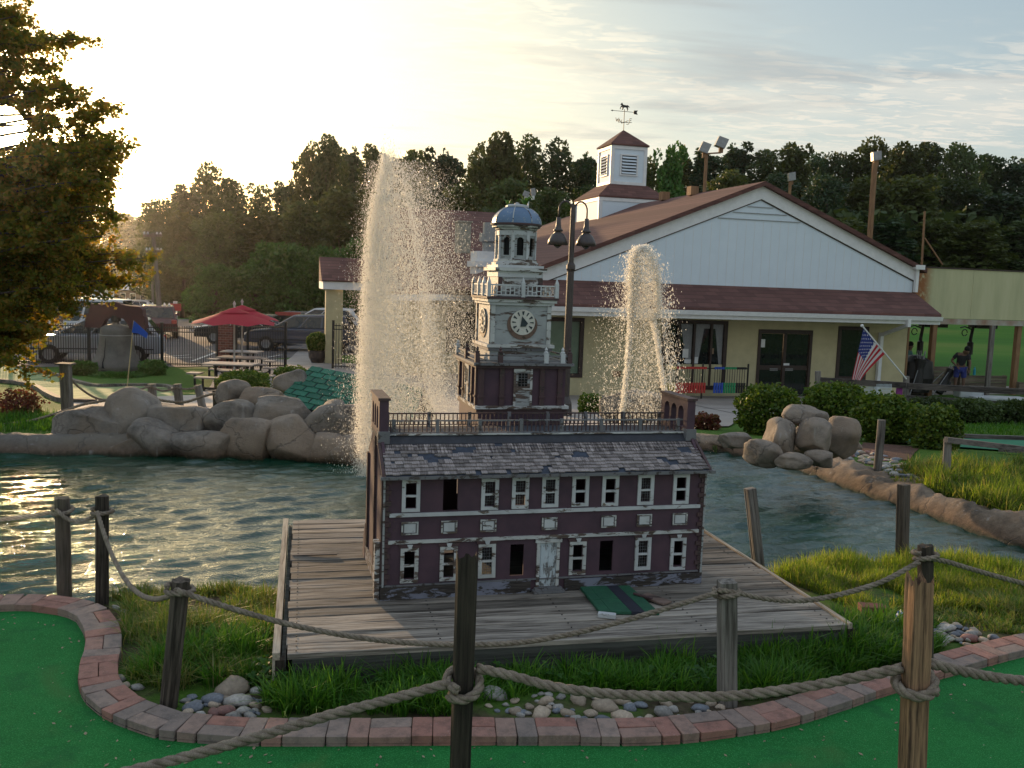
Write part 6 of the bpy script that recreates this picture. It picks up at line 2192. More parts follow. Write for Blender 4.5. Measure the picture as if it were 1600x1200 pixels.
# timber bay dividers
wb = wood('divider_boards', (.20, .16, .12), (.09, .07, .055), 0, .7, .15)
for (xa, xb, yt, lab) in ((1452, 1484, 572, 'timber bay divider behind the left post of the range'), (1484, 1512, 573, None), (1500, 1573, 586, 'wide timber bay divider before the standing man'), (1592, 1660, 597, 'timber bay divider at the right edge')):
    if lab is None: continue
    a, b = at(xa, yt, 32.5), at(xb + (28 if xa == 1452 else 0), yt, 33.0)
    d = T('bay_divider', lab, 'divider', (a.x, a.y, -1.1), math.atan2(b.y - a.y, b.x - a.x))
    Ln = math.hypot(b.x - a.x, b.y - a.y); hh = a.z + 1.1
    for k in range(4):
        m = MB(); m.box(0, Ln, -.02, .02, .12 + k * (hh - .12) / 4, .12 + (k + 1) * (hh - .12) / 4 - .012); m.build('board', wb, d)
    m = MB(); m.box(0.0, .09, .021, .10, 0, hh); m.box(Ln - .09, Ln, .021, .10, 0, hh); m.build('board_post', wb, d)
# bottles, basket, bags
def bottle(px_, py_, Y, col, lab):
    p = at(px_, py_, Y); m = MB(); m.lathe([(0, 0), (.045, 0), (.045, .20), (.02, .25), (.02, .29), (0, .29)], 10)
    o = m.build('water_bottle', simple('bottle_' + lab.split()[0], col, None, 4, .3)); o.location = p; tag(o, lab, 'bottle')
bottle(1446, 573, 32.5, (.04, .06, .14), 'dark blue bottle standing on the left timber divider')
bottle(1522, 586, 32.8, (.04, .38, .52), 'turquoise bottle standing on the wide timber divider')
def golf_bag(px_, py_, Y, tilt, lab, big=1.0):
    p = at(px_, py_, Y); p.z = -1.08
    t = T('golf_bag', lab, 'golf bag', p, rad(20))
    M = Matrix.Rotation(tilt, 4, 'Y')
    m = MB(); m.lathe([(.0, .05), (.15, .05), (.16, .3), (.13, .7), (.16, .95), (.15, .96), (.0, .9)], 12, M=M @ Matrix.Scale(big, 4)); m.build('bag_body', M_['iron'], t)
    m = MB(); m.box(.10, .22, -.1, .1, .2, .6, M @ Matrix.Scale(big, 4), .02); m.build('pocket', simple('dark_grey_cloth', (.05, .05, .055)), t)
    m = MB()
    for k in range(5):
        a = k * 1.3
        m.tube([M @ Vector((.07*math.cos(a)*big, .07*math.sin(a)*big, .7*big)), M @ Vector((.10*math.cos(a)*big, .10*math.sin(a)*big, 1.18*big))], .012, 5)
    m.build('clubs', M_['metal_grey'], t)
    m = MB(); m.tube([M @ Vector((-.14, .1, .8)), Vector((-.45, .25, 0))], .015, 5); m.tube([M @ Vector((-.14, -.1, .8)), Vector((-.45, -.25, 0))], .015, 5); m.build('stand', M_['metal_grey'], t)
golf_bag(1466, 600, 31.6, .55, 'dark golf bag leaning on its stand beside the left range post')
golf_bag(1430, 610, 31.4, .1, 'large black golf bag behind the fence post with the flag', 1.25)
p = at(1427, 610, 31.9); p.z = -1.05
m = MB(); m.lathe([(0, 0), (.5, 0), (.62, .5), (.55, 1.05), (.2, 1.25), (0, 1.28)], 16); o = m.build('covered_cart', M_['iron']); o.location = p; tag(o, 'dark covered cart standing behind the fence corner', 'cart')
p = at(1513, 618, 31.0); p.z = -1.1
m = MB(); m.box(-.40, .40, -.25, .25, .0, .34, None, .03); o = m.build('ball_bin', M_['water_tank']); o.location = p; tag(o, 'pale plastic bin on the floor before the wide divider', 'bin')
p = at(1560, 627, 30.6); p.z = -1.12
m = MB(); m.box(-.9, .9, -.4, .4, 0, .12, None, .02); o = m.build('practice_mat', M_['water_tank']); o.location = p; tag(o, 'low pale platform edge under the wide divider', 'platform')

# split rail fence and the pole with the flag
sf = T('split_rail_fence', 'dark weathered rail fence before the clubhouse with wire mesh below the rail', 'fence', at(1350, 625, 25.5))
F0 = sf.location.copy()
PF = [(1278, 580, 628), (1416, 588, 632)]
for x, yt, yb in PF:
    a, b = at(x, yb + 8, 25.5 + (x - 1278) * .004), at(x, yt, 25.5 + (x - 1278) * .004)
    m = MB(); m.beam(a - F0, b - F0, .13, .13, (0, 1, 0)); m.build('fence_post', M_['post_grey'], sf)
railm = wood('dark_rail_wood', (.13, .11, .10), (.05, .042, .04), 0, .5)
for pa, pb in (((1281, 594), (1414, 602)), ((1418, 603), (1700, 617)), ((1418, 622), (1700, 640))):
    m = MB(); m.beam(at(*pa, 25.45) - F0, at(*pb, 25.9) - F0, .10, .16); m.build('fence_rail', railm, sf)
m = MB()
for k in range(34):
    x = 1330 + k * 1.9
    m.beam(at(x, 600, 25.7) - F0, at(x, 615, 25.7) - F0, .012, .012, (0, 1, 0))
for y in (604, 609, 615):
    m.beam(at(1330, y, 25.7) - F0, at(1394, y + 2, 25.75) - F0, .012, .012)
m.build('wire_mesh', M_['whitewall'], sf, kind='stuff')
p = at(1405, 613, 25.9); m = MB(); m.box(-.08, .08, -.03, .03, -.1, .12); o = m.build('sign_plate', simple('magenta_plate', (.35, .06, .30)), sf)
o.location = p - F0
m = MB(); p = at(1375, 618, 26.4); m.box(-.65, .65, -.2, .2, -.55, -.05); o = m.build('planter_box', simple('pale_trough', (.40, .46, .46))); o.location = p; tag(o, 'pale trough standing behind the wire mesh of the fence', 'trough')

fl = T('flag_on_pole', 'stars and stripes hanging from an angled white pole on the fence post', 'flag', at(1414, 592, 25.4))
F1 = fl.location.copy()
pa, pb = at(1416, 592, 25.4) - F1, at(1347, 509, 25.0) - F1
m = MB(); m.tube([pa, pb], .022, 8); m.build('pole', M_['white'], fl)
m = MB(); m.lathe([(0, -.045), (.035, -.03), (.045, 0), (.035, .03), (0, .045)], 10, tuple(pb)); m.build('finial', M_['white'], fl)
# the cloth: hoist along the pole, hanging in folds
hA, hB = at(1349, 513, 25.0) - F1, at(1382, 553, 25.2) - F1      # upper end (canton) .. lower end of the hoist
nU, nV = 60, 26
eA, eB = at(1331, 593, 24.9) - F1, at(1344, 594, 25.15) - F1
def cloth(s_, t_):
    """s_ along the fly 0..1, t_ down the hoist 0..1 (0 = canton edge)"""
    h0 = hA.lerp(hB, t_)
    # lower hoist stays wide out, fly falls downwards
    mid = (at(1339, 560, 24.95) - F1).lerp(at(1347, 586, 25.3) - F1, t_)
    if t_ > .0:
        mid = mid
    e0 = eA.lerp(eB, t_)
    p = h0 * (1 - s_) ** 2 + mid * 2 * s_ * (1 - s_) + e0 * s_ ** 2
    f = .05 * math.sin(t_ * 9 + s_ * 3) * s_ + .03 * math.sin(t_ * 17)
    return p + Vector((.25 * f, f * 1.3, 0))
V = [cloth(i / nU, j / nV) for i in range(nU + 1) for j in range(nV + 1)]
Fq, mi = [], []
for i in range(nU):
    for j in range(nV):
        Fq.append((i*(nV+1)+j, (i+1)*(nV+1)+j, (i+1)*(nV+1)+j+1, i*(nV+1)+j+1))
        s_, t_ = (i + .5) / nU, (j + .5) / nV
        stripe = int(t_ * 13)
        if s_ < .42 and t_ < 7/13:
            # rows of small stars
            a, b = s_ / .42 * 11, t_ / (7/13) * 9
            star = (i % 4 == 1 and j % 4 == 1) or (i % 4 == 3 and j % 4 == 3)
            mi.append(2 if not star else 1)
        else:
            mi.append(0 if stripe % 2 == 0 else 1)
fcm = [leafmat('flag_red', [(.50, .03, .045)] * 2, .35, .7, 0, (1.1, 1, 1)), leafmat('flag_white', [(.72, .70, .70)] * 2, .35, .7, 0, (1, 1, 1)), leafmat('flag_blue', [(.035, .05, .22)] * 2, .3, .7, 0, (1, 1, 1))]
link('cloth', mesh_np('cloth', [v[:] for v in V], Fq, True, mi), fl, fcm)

# ------------------------------------------------------------------ twin headed lamp post
lx = at(886, 560, 20.0)
lp = T('street_lamp', 'tall bronze lamp post with two bell shaped heads on curled arms', 'lamp', (lx.x, lx.y, float(gbase(lx.x, lx.y))), rad(12))
ptop = at(890, 319, 20.0).z - lp.location.z
m = MB(); m.lathe([(.0, 0), (.16, 0), (.14, .3), (.085, .45), (.075, ptop - 1.4)], 16); m.build('pole', M_['lampmetal'], lp)
m = MB(); m.lathe([(.075, ptop - 1.42), (.10, ptop - 1.36), (.095, ptop - 1.28), (.06, ptop - 1.22), (.055, ptop - .3), (.06, ptop - .25), (.05, ptop), (0, ptop)], 14); m.build('pole_top', M_['lampmetal'], lp)
for sgn, nm in ((-1, 'left'), (1, 'right')):
    z0 = ptop - .35
    arm = [(sgn * .03, 0, z0 - .25), (sgn * .03, 0, z0 + .15)] + [(sgn * (.17 - .14 * math.cos(a)), 0, z0 + .22 + .19 * math.sin(a)) for a in np.linspace(0, math.pi, 12)] + [(sgn * .31, 0, z0 + .02)]
    m = MB(); m.smooth = True; m.tube(arm, .018, 8); a_ = m.build('arm', M_['lampmetal'], lp)
    bz = z0 + .02
    m = MB(); m.smooth = True
    m.lathe([(0, bz + .05), (.045, bz + .04), (.055, bz - .12), (.075, bz - .20), (.10, bz - .215), (.10, bz - .25), (.06, bz - .26), (.14, bz - .32), (.20, bz - .43), (.225, bz - .53), (.215, bz - .535), (.19, bz - .44), (.12, bz - .34)], 20, (sgn * .31, 0, 0))
    m.build('lamp_shade', M_['lampmetal'], lp)
    m = MB(); m.lathe([(.10, bz - .50), (.08, bz - .56), (.03, bz - .60), (0, bz - .61)], 12, (sgn * .31, 0, 0)); m.build('lens', M_['glass'], lp)

# floodlight poles behind
def flood(px0, py0, px1, py1, Y, r, lab, heads, matp):
    a, b = at(px0, py0, Y), at(px1, py1, Y)
    t = T('floodlight_pole', lab, 'floodlight', (a.x, a.y, a.z - 8 if False else g(a.x, a.y)))
    L0 = t.location.copy()
    d = (b - a).normalized()
    m = MB(); m.tube([Vector((a.x, a.y, L0.z)) - L0, b - L0], r, 8); m.build('pole', matp, t)
    for hx, hy, hw, hh, lit in heads:
        c = at(hx, hy, Y) - L0
        wv, hv = hw * Y / FPX, hh * Y / FPX
        m = MB(); Mx = Matrix.Translation(c) @ Matrix.Rotation(rad(18 if lit > 0 else -12), 4, 'Y')
        m.prism([(-wv * .5, -hv * .5), (wv * .42, -hv * .5), (wv * .5, hv * .5), (-wv * .42, hv * .5)], -wv * .4, wv * .4, 'xz', Mx); m.build('lamp_head', M_['metal_grey'], t)
        m = MB(); m.beam(c + Vector((0, 0, -hv * .5)), c + Vector((0, 0, -hv * .5 - .25)), .2, .2, (0, 1, 0)); m.beam(c + Vector((0, 0, -hv * .5 - .25)), b - L0, .07, .07); m.build('bracket', matp, t)
    return t
flood(1099, 320, 1104, 240, 48, .09, 'rusty pole behind the roof with two tilted square floodlights', [(1101, 231, 15, 15, 1), (1127, 223, 17, 15, 1)], M_['rustpole'])
flood(1233, 330, 1235, 282, 60, .10, 'short pole with a single square lamp just right of the gable peak', [(1237, 276, 11, 12, -1)], M_['rustpole'])
flood(1358, 400, 1367, 255, 42, .13, 'tall orange brown pole with one square lamp right of the gable', [(1369, 244, 14, 13, -1)], M_['rustpole'])
flood(822, 330, 826, 305, 60, .05, 'small white twin spotlight showing above the tower dome', [(822, 303, 10, 8, 1), (833, 300, 8, 11, -1)], M_['white'])
t_ = T('guyed_antenna', 'thin rusty mast with a diagonal brace on the range shelter', 'mast', at(1440, 418, 31.5))
m = MB(); m.tube([(0, 0, 0), at(1445, 330, 31.5) - t_.location], .035, 6); m.build('mast', M_['rustpole'], t_)
m = MB(); m.tube([at(1445, 372, 31.5) - t_.location, at(1473, 414, 31.5) - t_.location], .025, 6); m.build('brace', M_['rustpole'], t_)
# ------------------------------------------------------------------ paving, parking, road
def sheet(name, pxs, mat_, dz, flat=None, step=None):
    """paving laid on the terrain: outline given at picture points, cut in strips so that it follows the slope"""
    P = [on(x, y) for x, y in pxs]
    poly = np.array([(p.x, p.y) for p in P])
    lo, hi = poly.min(0), poly.max(0)
    step = step or max(.25, (hi[1] - lo[1]) / 60)
    m = MB()
    ys = np.arange(lo[1], hi[1] + step, step)
    n = len(poly)
    def spans(y):
        xs = []
        for i in range(n):
            (ax, ay), (bx, by) = poly[i], poly[(i + 1) % n]
            if (ay <= y) != (by <= y):
                xs.append(ax + (y - ay) / (by - ay) * (bx - ax))
        return sorted(xs)
    for a, b in zip(ys, ys[1:]):
        sa, sb_ = spans(a + 1e-4), spans(min(b, hi[1]) - 1e-4)
        for k in range(0, min(len(sa), len(sb_)) - 1, 2):
            q = []
            for (x, y) in ((sa[k], a), (sa[k+1], a), (sb_[k+1], b), (sb_[k], b)):
                q.append((x, y, float(gbase(x, y)) + dz))
            # split across so that the sheet keeps to the ground
            nn = max(1, int(abs(q[1][0] - q[0][0]) / 3))
            for i in range(nn):
                t0, t1 = i / nn, (i + 1) / nn
                L = lambda A, B, t: (A[0] + (B[0]-A[0])*t, A[1] + (B[1]-A[1])*t, float(gbase(A[0] + (B[0]-A[0])*t, A[1] + (B[1]-A[1])*t)) + dz)
                m.quad(L(q[0], q[1], t0), L(q[0], q[1], t1), L(q[3], q[2], t1), L(q[3], q[2], t0))
    m.smooth = True
    m.sm = [True] * len(m.f)
    return tag(m.build(name, mat_), kind='structure')


sheet('patio', [(280, 640), (330, 603), (345, 560), (430, 562), (520, 566), (860, 600), (1440, 600), (1440, 640), (1160, 652), (1140, 668), (1090, 668), (900, 668), (560, 668), (330, 640)], M_['concrete'], .03)
sheet('walkway', [(430, 575), (520, 575), (520, 545), (470, 545), (455, 560)], M_['concrete'], .042)
sheet('path', [(85, 648), (120, 628), (240, 622), (330, 618), (340, 636), (240, 645)], simple('pale_path', (.42, .37, .33), (.34, .30, .27), 1.5, .9, world_=True), .036)
sheet('parking_lot', [(-160, 576), (-160, 512), (60, 500), (230, 500), (345, 498), (700, 500), (800, 540), (520, 556), (440, 560), (330, 574), (0, 574)], M_['asphalt'], .02)
sheet('road', [(232, 500), (130, 497), (150, 480), (225, 478), (300, 463), (330, 462), (322, 474), (300, 492)], M_['paleroad'], .02, step=1.2)
sheet('road_bank', [(-160, 512), (60, 500), (0, 497), (-160, 500)], M_['paleroad'], .03)
# painted bay lines
for k, (a, b) in enumerate((((300, 566), (338, 552)), ((262, 561), (300, 560)), ((245, 560), (297, 556)), ((418, 560), (440, 556)))):
    p, q_ = on(*a), on(*b)
    m = MB(); d = (q_ - p).normalized(); s_ = Vector((-d.y, d.x, 0)) * .07
    m.quad(*[tuple(Vector((v.x, v.y, float(gbase(v.x, v.y)) + .045))) for v in (p - s_, q_ - s_, q_ + s_, p + s_)])
    tag(m.build('road_marking', M_['linepaint']), kind='structure')
dkj = simple('joint_dark', (.10, .09, .085), None, 5, .95)
for a, b in (((1045, 622), (1180, 655)), ((1100, 640), (1440, 628)), ((905, 652), (1075, 655)), ((1170, 622), (1440, 634)), ((905, 628), (960, 648))):
    p, q_ = on(*a), on(*b); m = MB(); d = (q_ - p).normalized(); s_ = Vector((-d.y, d.x, 0)) * .02; n = 12
    for i in range(n):
        A, B = p.lerp(q_, i / n), p.lerp(q_, (i + 1) / n)
        m.quad(*[(v.x, v.y, float(gbase(v.x, v.y)) + .036) for v in (A - s_, B - s_, B + s_, A + s_)])
    tag(m.build('paving_joint', dkj), kind='structure')
# faded mini golf lane on the left lawn, with timber-like kerbs
lane_t = [(-80, 556), (0, 570), (60, 583), (100, 592), (145, 606), (165, 606), (230, 605), (262, 607), (278, 618)]
lane_b = [(-80, 594), (0, 598), (50, 606), (75, 620), (100, 630), (150, 632), (240, 628), (278, 620)]
sheet('putting_lane', lane_t + lane_b[::-1], M_['farturf'], .035)
for nm, L_ in (('a', lane_t), ('b', lane_b[:6])):
    P = [on(x, y) for x, y in L_]
    P = [Vector((p[0], p[1], float(gbase(p[0], p[1])) + .06)) for p in smooth_line([(p.x, p.y) for p in P], .5)]
    m = MB()
    for a, b in zip(P, P[1:]): m.beam(a, b, .13, .10)
    tag(m.build('lane_kerb', M_['rail_wood']), kind='structure')
# green strip on the right with its kerbs
sheet('putting_lane', [(1398, 692), (1430, 685), (1700, 694), (1700, 716), (1560, 706), (1480, 700)], simple('right_turf', (.02, .19, .10), (.014, .13, .065), 3, .9, world_=True), .035)
for L_ in ([(1430, 684), (1560, 689), (1700, 694)], [(1560, 708), (1700, 719)]):
    P = [on(*a) for a in L_]
    m = MB()
    for a, b in zip(P, P[1:]): m.beam(a + Vector((0, 0, .07)), b + Vector((0, 0, .07)), .08, .08)
    tag(m.build('lane_kerb', M_['rail_wood']), kind='structure')
m = MB()
p0, p1, p2 = on(1290, 706), on(1400, 697), on(1365, 716)
sheet('mulch_bed', [(1330, 712), (1350, 694), (1440, 700), (1420, 722)], simple('bark_mulch', (.11, .05, .035), (.05, .025, .018), 20, .95, .8), .025)

# ------------------------------------------------------------------ bell on the lawn
bp = on(182, 578)
bell = T('bell_replica', 'large grey cracked bell under a maroon yoke on the left lawn', 'bell', bp)
sb = (bp - CAM).length / FPX
mrows = [(35, 0), (36, 2), (34.5, 8), (30, 16), (26, 25), (23.5, 36), (22, 46), (21, 55), (20, 60), (15, 63), (6, 65), (5, 65.5), (4, 72), (0, 73)]
m = MB(); m.smooth = True; m.lathe([(r_ * sb, z * sb + .02) for r_, z in mrows], 40)
bb = m.build('bell_body', simple('grey_bronze_paint', (.13, .12, .105), (.07, .066, .058), 3, .6), bell)
m = MB(); m.smooth = False
for z0, z1, r_ in ((50, 51, 21.6), (14, 15, 27.6), (5, 6, 33.6)):
    m.lathe([(r_ * sb, z0 * sb), ((r_ + .6) * sb, (z0 + .5) * sb), (r_ * sb, z1 * sb)], 40)
m.build('bell_bands', M_['metal_grey'], bb)
m = MB()
ck = [(-5.5, 46, .3), (-5.2, 36, .5), (-5.8, 28, .6), (-4.8, 20, .7), (-5.5, 12, .9), (-4.2, 7, 1.3), (-3.2, 1, 3.2)]
for (x0, z0, w0), (x1, z1, w1) in zip(ck, ck[1:]):
    def rr(z): return np.interp(z, [q_[1] for q_ in mrows], [q_[0] for q_ in mrows])
    def pt(x, z): r_ = float(rr(z)) + .35; return (x * sb, -math.sqrt(max(.01, r_ * r_ - x * x)) * sb, z * sb + .02)
    m.quad(pt(x0 - w0, z0), pt(x1 - w1, z1), pt(x1 + w1, z1), pt(x0 + w0, z0))
m.build('crack', M_['black'], bb)
yk = [(-42, 60), (-41, 79), (-36, 80), (-36, 91), (-33, 94), (-11, 94), (-8, 96), (0, 98), (8, 96), (11, 94), (36, 92), (40, 88), (41, 80), (43, 78), (44, 70), (44, 61), (22, 60), (20, 66), (13, 74), (6, 76), (-6, 76), (-13, 72), (-19, 60)]
m = MB(); m.prism([(a * sb, b * sb) for a, b in yk], -.14, .14); m.build('yoke', simple('maroon_yoke_paint', (.075, .022, .024), (.05, .016, .018), 4, .7), bell)
m = MB()
for s_ in (-1, 1):
    m.tube([(s_ * 39 * sb, .05, 0), (s_ * 39 * sb, .05, 60 * sb)], .02, 6)
m.tube([(0, 0, 70 * sb), (0, 0, 78 * sb)], 7 * sb, 10)
m.build('yoke_strut', M_['iron'], bell)
# flag stick with blue pennant
a, b = at(196, 622, 19.5), at(209, 501, 19.5)
a.z = float(gbase(a.x, a.y)); ff = T('golf_flag', 'small blue pennant on a thin yellow stick beside the bell', 'flag', a)
m = MB(); m.tube([(0, 0, 0), b - a], .012, 6); m.build('stick', simple('yellow_stick', (.45, .38, .20)), ff)
m = MB()
P = [at(x, y, 19.45) - a for x, y in ((209, 501), (231, 521), (229, 529), (216, 521), (206, 520))]
m.add(P + [p + Vector((0, .01, 0)) for p in P], [(0, 1, 2, 3, 4), (9, 8, 7, 6, 5)]); m.build('pennant', leafmat('blue_cloth', [(.03, .13, .55)] * 2, .4, .7, 0, (1, 1, 1)), ff)

# ------------------------------------------------------------------ iron fence, pillars, gates
iron = M_['iron']
def iron_fence(label, pa, pb, ytop, posts, name='iron_fence', n=None, side=0):
    a, b = on(*pa), on(*pb)
    t = T(name, label, 'fence', a)
    hh = (at(pa[0], ytop[0], a.y).z - a.z)
    d = b - a
    Ln = d.length
    n = n or int(Ln / .125)
    pick = MB()
    for k in range(n + 1):
        p = d * (k / n)
        gz_ = 0
        pick.box(p.x - .010, p.x + .010, p.y - .010, p.y + .010, p.z + .05, p.z + hh)
    pick.build('pickets', iron, t, kind='stuff')
    for z in (.12, hh - .22, hh - .08):
        m = MB(); m.beam(Vector((0, 0, z)), d + Vector((0, 0, z)), .035, .035); m.build('fence_rail', iron, t)
    for f in posts:
        p = d * f
        m = MB(); m.box(p.x - .04, p.x + .04, p.y - .04, p.y + .04, p.z, p.z + hh + .08); m.box(p.x - .05, p.x + .05, p.y - .05, p.y + .05, p.z + hh + .081, p.z + hh + .11); m.build('fence_post', iron, t)
    return t
iron_fence('black iron picket fence running left from the brick pillar behind the bell', (-90, 568), (340, 575), (500, 0), (.0, .24, .52, .79, 1.0), n=112)
iron_fence('black iron picket fence and gate under the red umbrellas', (368, 577), (446, 576), (507, 0), (0, .24, 1.0), n=30)
iron_fence('short black iron gate right of the cream pillar, seen through the spray', (520, 577), (560, 578), (505, 0), (0, 1), name='iron_gate', n=9)
def brick_pillar(px_, pyb, pyt, wpx, lab):
    b = on(px_, pyb); w_ = wpx * (b - CAM).length / FPX; h_ = at(px_, pyt, b.y).z - b.z
    t = T('brick_pillar', lab, 'pillar', b)
    m = MB(); m.box(-w_/2 + .012, w_/2 - .012, -w_/2 + .012, w_/2 - .012, 0, h_); m.build('core', M_['mortar'], t)
    nrow = int(h_ / .086); m = MB()
    me = {}
    for r_ in range(nrow):
        z = r_ * h_ / nrow
        nb = 3
        for fc in range(2):
            x = -w_/2
            cuts = [0, .36, .72, 1.0] if r_ % 2 else [0, .18, .54, .90, 1.0]
            for c0, c1 in zip(cuts, cuts[1:]):
                x0, x1 = -w_/2 + c0 * w_ + .006, -w_/2 + c1 * w_ - .006
                key = (fc, r_ % 2, c0)
                if key not in me:
                    b_ = MB()
                    if fc == 0: b_.box(x0, x1, -w_/2, -w_/2 + .03, .006, h_/nrow - .006)
                    else: b_.box(w_/2 - .03, w_/2, x0 + .03, x1 - .001, .006, h_/nrow - .006)
                    k_ = b_.mesh('brick'); k_.materials.append(M_['redbrick']); me[key] = k_
                o = link('brick', me[key], t); o.location = (0, 0, z)
    m = MB(); m.box(-w_/2 - .03, w_/2 + .03, -w_/2 - .03, w_/2 + .03, h_ + .001, h_ + .07); m.build('pillar_cap', M_['concrete'], t)
brick_pillar(355, 576, 503, 21, 'red brick pillar under the near red umbrella')

# ------------------------------------------------------------------ umbrellas and picnic tables
def umbrella(px_, pyb, pyt, wpx, lab, rot=0):
    b = on(px_, pyb); D = (b - CAM).length / FPX; R_ = wpx * D / 2; zt = at(px_, pyt, b.y).z - b.z
    t = T('umbrella', lab, 'umbrella', b, rot)
    m = MB(); m.tube([(0, 0, 0), (0, 0, zt + .12)], .028, 8); m.lathe([(.03, zt + .08), (.05, zt + .14), (0, zt + .24)], 8); m.build('pole', M_['hide'], t)
    def canopy(r0, r1, z0, z1, nm, par):
        V, F = [], []
        n = 8; rings = 7
        for i in range(rings + 1):
            s_ = i / rings; r_ = r0 + (r1 - r0) * s_; z = z0 + (z1 - z0) * s_ ** .9
            for k in range(n * 4):
                a = 2 * math.pi * k / (n * 4); ph = (k % 4) / 4
                rib = math.cos(math.pi / n) / math.cos(((a + math.pi / n) % (2 * math.pi / n)) - math.pi / n)
                sagz = -.10 * s_ * math.sin(math.pi * ph) ** 2 * (r1 > .8)
                V.append((r_ * rib * math.cos(a), r_ * rib * math.sin(a), z + sagz * .6))
        for i in range(rings):
            for k in range(n * 4):
                l = (k + 1) % (n * 4)
                F.append((i*n*4+k, i*n*4+l, (i+1)*n*4+l, (i+1)*n*4+k))
        return link(nm, mesh_np(nm, V, F, False), par, leafmat('red_canopy_' + nm + str(px_), [(.42, .022, .045)] * 2, .25, .8, 0, (1.2, 1, 1)))
    c = canopy(.25, R_, zt - .06, zt - .40, 'canopy', t)
    canopy(.02, .46, zt + .03, zt - .12, 'vent', c)
    m = MB()
    for k in range(8):
        a = 2 * math.pi * k / 8
        m.tube([(.05 * math.cos(a), .05 * math.sin(a), zt - .12), (R_ * .97 * math.cos(a), R_ * .97 * math.sin(a), zt - .44)], .012, 4)
    m.build('ribs', M_['hide'], t)
umbrella(366, 603, 482, 126, 'wide red market umbrella over the nearest picnic table', .2)
umbrella(378, 592, 478, 108, 'second red market umbrella partly hidden behind the nearer one', .5)
tabletop = simple('pale_table_boards', (.36, .31, .28), (.27, .235, .21), 8, .7, .2, vary=.1)
def picnic(px_, pyb, wpx, lab, rz):
    b = on(px_, pyb); w_ = wpx * (b - CAM).length / FPX
    t = T('picnic_table', lab, 'picnic table', b, rz)
    for k in range(5):
        m = MB(); y = -.40 + k * .16; m.box(-w_/2, w_/2, y, y + .15, .74, .775); m.build('table_board', tabletop, t)
    m = MB()
    for s_ in (-1, 1):
        x = s_ * (w_/2 - .25)
        m.tube([(x, 0, .735), (x, 0, .02)], .04, 8)
        m.tube([(x, -.95, .43), (x, -.95, .2), (x, -.8, .06), (x, .8, .06), (x, .95, .2), (x, .95, .43)], .03, 6)
    m.beam((-w_/2 + .2, 0, .71), (w_/2 - .2, 0, .71), .08, .05)
    m.build('frame', iron, t)
    for y in (-.95, .95):
        m = MB(); m.box(-w_/2 + .05, w_/2 - .05, y - .14, y - .003, .44, .475); m.box(-w_/2 + .05, w_/2 - .05, y + .003, y + .14, .44, .475); m.build('bench_seat', tabletop, t)
    for s_ in (-1, 1):
        x = s_ * (w_/2 + .33)
        m = MB(); m.box(x - .18, x + .18, -.18, .18, .44, .48); m.build('end_seat', tabletop, t)
        m = MB(); m.tube([(x, 0, .435), (x, 0, .14), (x - s_ * .15, 0, .05), (s_ * (w_/2 - .2), 0, .05)], .035, 6); m.build('seat_arm', iron, t)
picnic(361, 611, 74, 'nearest picnic table with pale boards and dark frame beside the clipped bush', rad(-2))
picnic(374, 596, 60, 'middle picnic table behind the nearest one under the umbrellas', rad(-2))
picnic(378, 584, 56, 'farthest picnic table close to the iron fence', rad(-2))
# potted plant
b = on(496, 568)
pot = T('planter', 'dark pot with a bushy green plant beside the cream pillar', 'potted plant', b)
m = MB(); m.lathe([(0, .02), (.22, .02), (.34, .25), (.36, .5), (.33, .52), (.30, .46), (0, .46)], 16); m.build('pot', M_['lampmetal'], pot)
POT = pot

# small green shingled roof of a course obstacle behind the boulders
g0 = [at(487, 572, 15.6), None, at(640, 672, 13.9), at(430, 628, 14.4)]
g0[1] = g0[0] + (g0[2] - g0[3]) * .9
gr_ = T('green_shingled_roof', 'low dark green shingled roof of a golf obstacle behind the boulder wall', 'roof', g0[3])
go = g0[3].copy()
def gq(s_, t_):   # s across, t down (0 = ridge)
    return g0[0].lerp(g0[1], s_).lerp(g0[3].lerp(g0[2], s_), t_) - go
m = MB(); m.add([gq(0, 0), gq(1, 0), gq(1, 1), gq(0, 1)] + [v - Vector((0, 0, .08)) for v in (gq(0, 0), gq(1, 0), gq(1, 1), gq(0, 1))], [(3, 2, 1, 0), (4, 5, 6, 7), (0, 1, 5, 4), (1, 2, 6, 5), (2, 3, 7, 6), (3, 0, 4, 7)])
m.add([gq(0, 0), gq(1, 0), gq(1, 0) + Vector((.2, .9, -.7)), gq(0, 0) + Vector((.2, .9, -.7))], [(0, 1, 2, 3)])
m.add([gq(0, 1) + Vector((.15, .08, -.08)), gq(0, 0) + Vector((.05, 0, -.08)), gq(0, 0) + Vector((.2, .9, -.7)), gq(0, 1) + Vector((.3, 1.2, -.6))], [(0, 1, 2, 3)])
m.build('roof_board', M_['navypanel'], gr_)
nr_, nc_ = 8, 9
upn = (gq(1, 0) - gq(0, 0)).cross(gq(0, 1) - gq(0, 0)).normalized()
if upn.z < 0: upn = -upn
for r_ in range(nr_):
    off = .5 if r_ % 2 else 0
    for c_ in range(-1, nc_ + 1):
        s0, s1 = (c_ + off) / nc_ + .006, (c_ + off + 1) / nc_ - .006
        s0, s1 = clamp(s0, 0, 1), clamp(s1, 0, 1)
        if s1 - s0 < .02: continue
        t0, t1 = r_ / nr_, (r_ + 1) / nr_ + .02
        m = MB(); A = [gq(s0, t0) + upn * .006, gq(s1, t0) + upn * .006, gq(s1, t1) + upn * .022, gq(s0, t1) + upn * .022]
        m.add(A + [v - upn * .014 for v in A], [(3, 2, 1, 0), (4, 5, 6, 7), (2, 3, 7, 6), (1, 2, 6, 5), (3, 0, 4, 7), (0, 1, 5, 4)])
        m.build('shingle', M_['greenroof'], gr_)

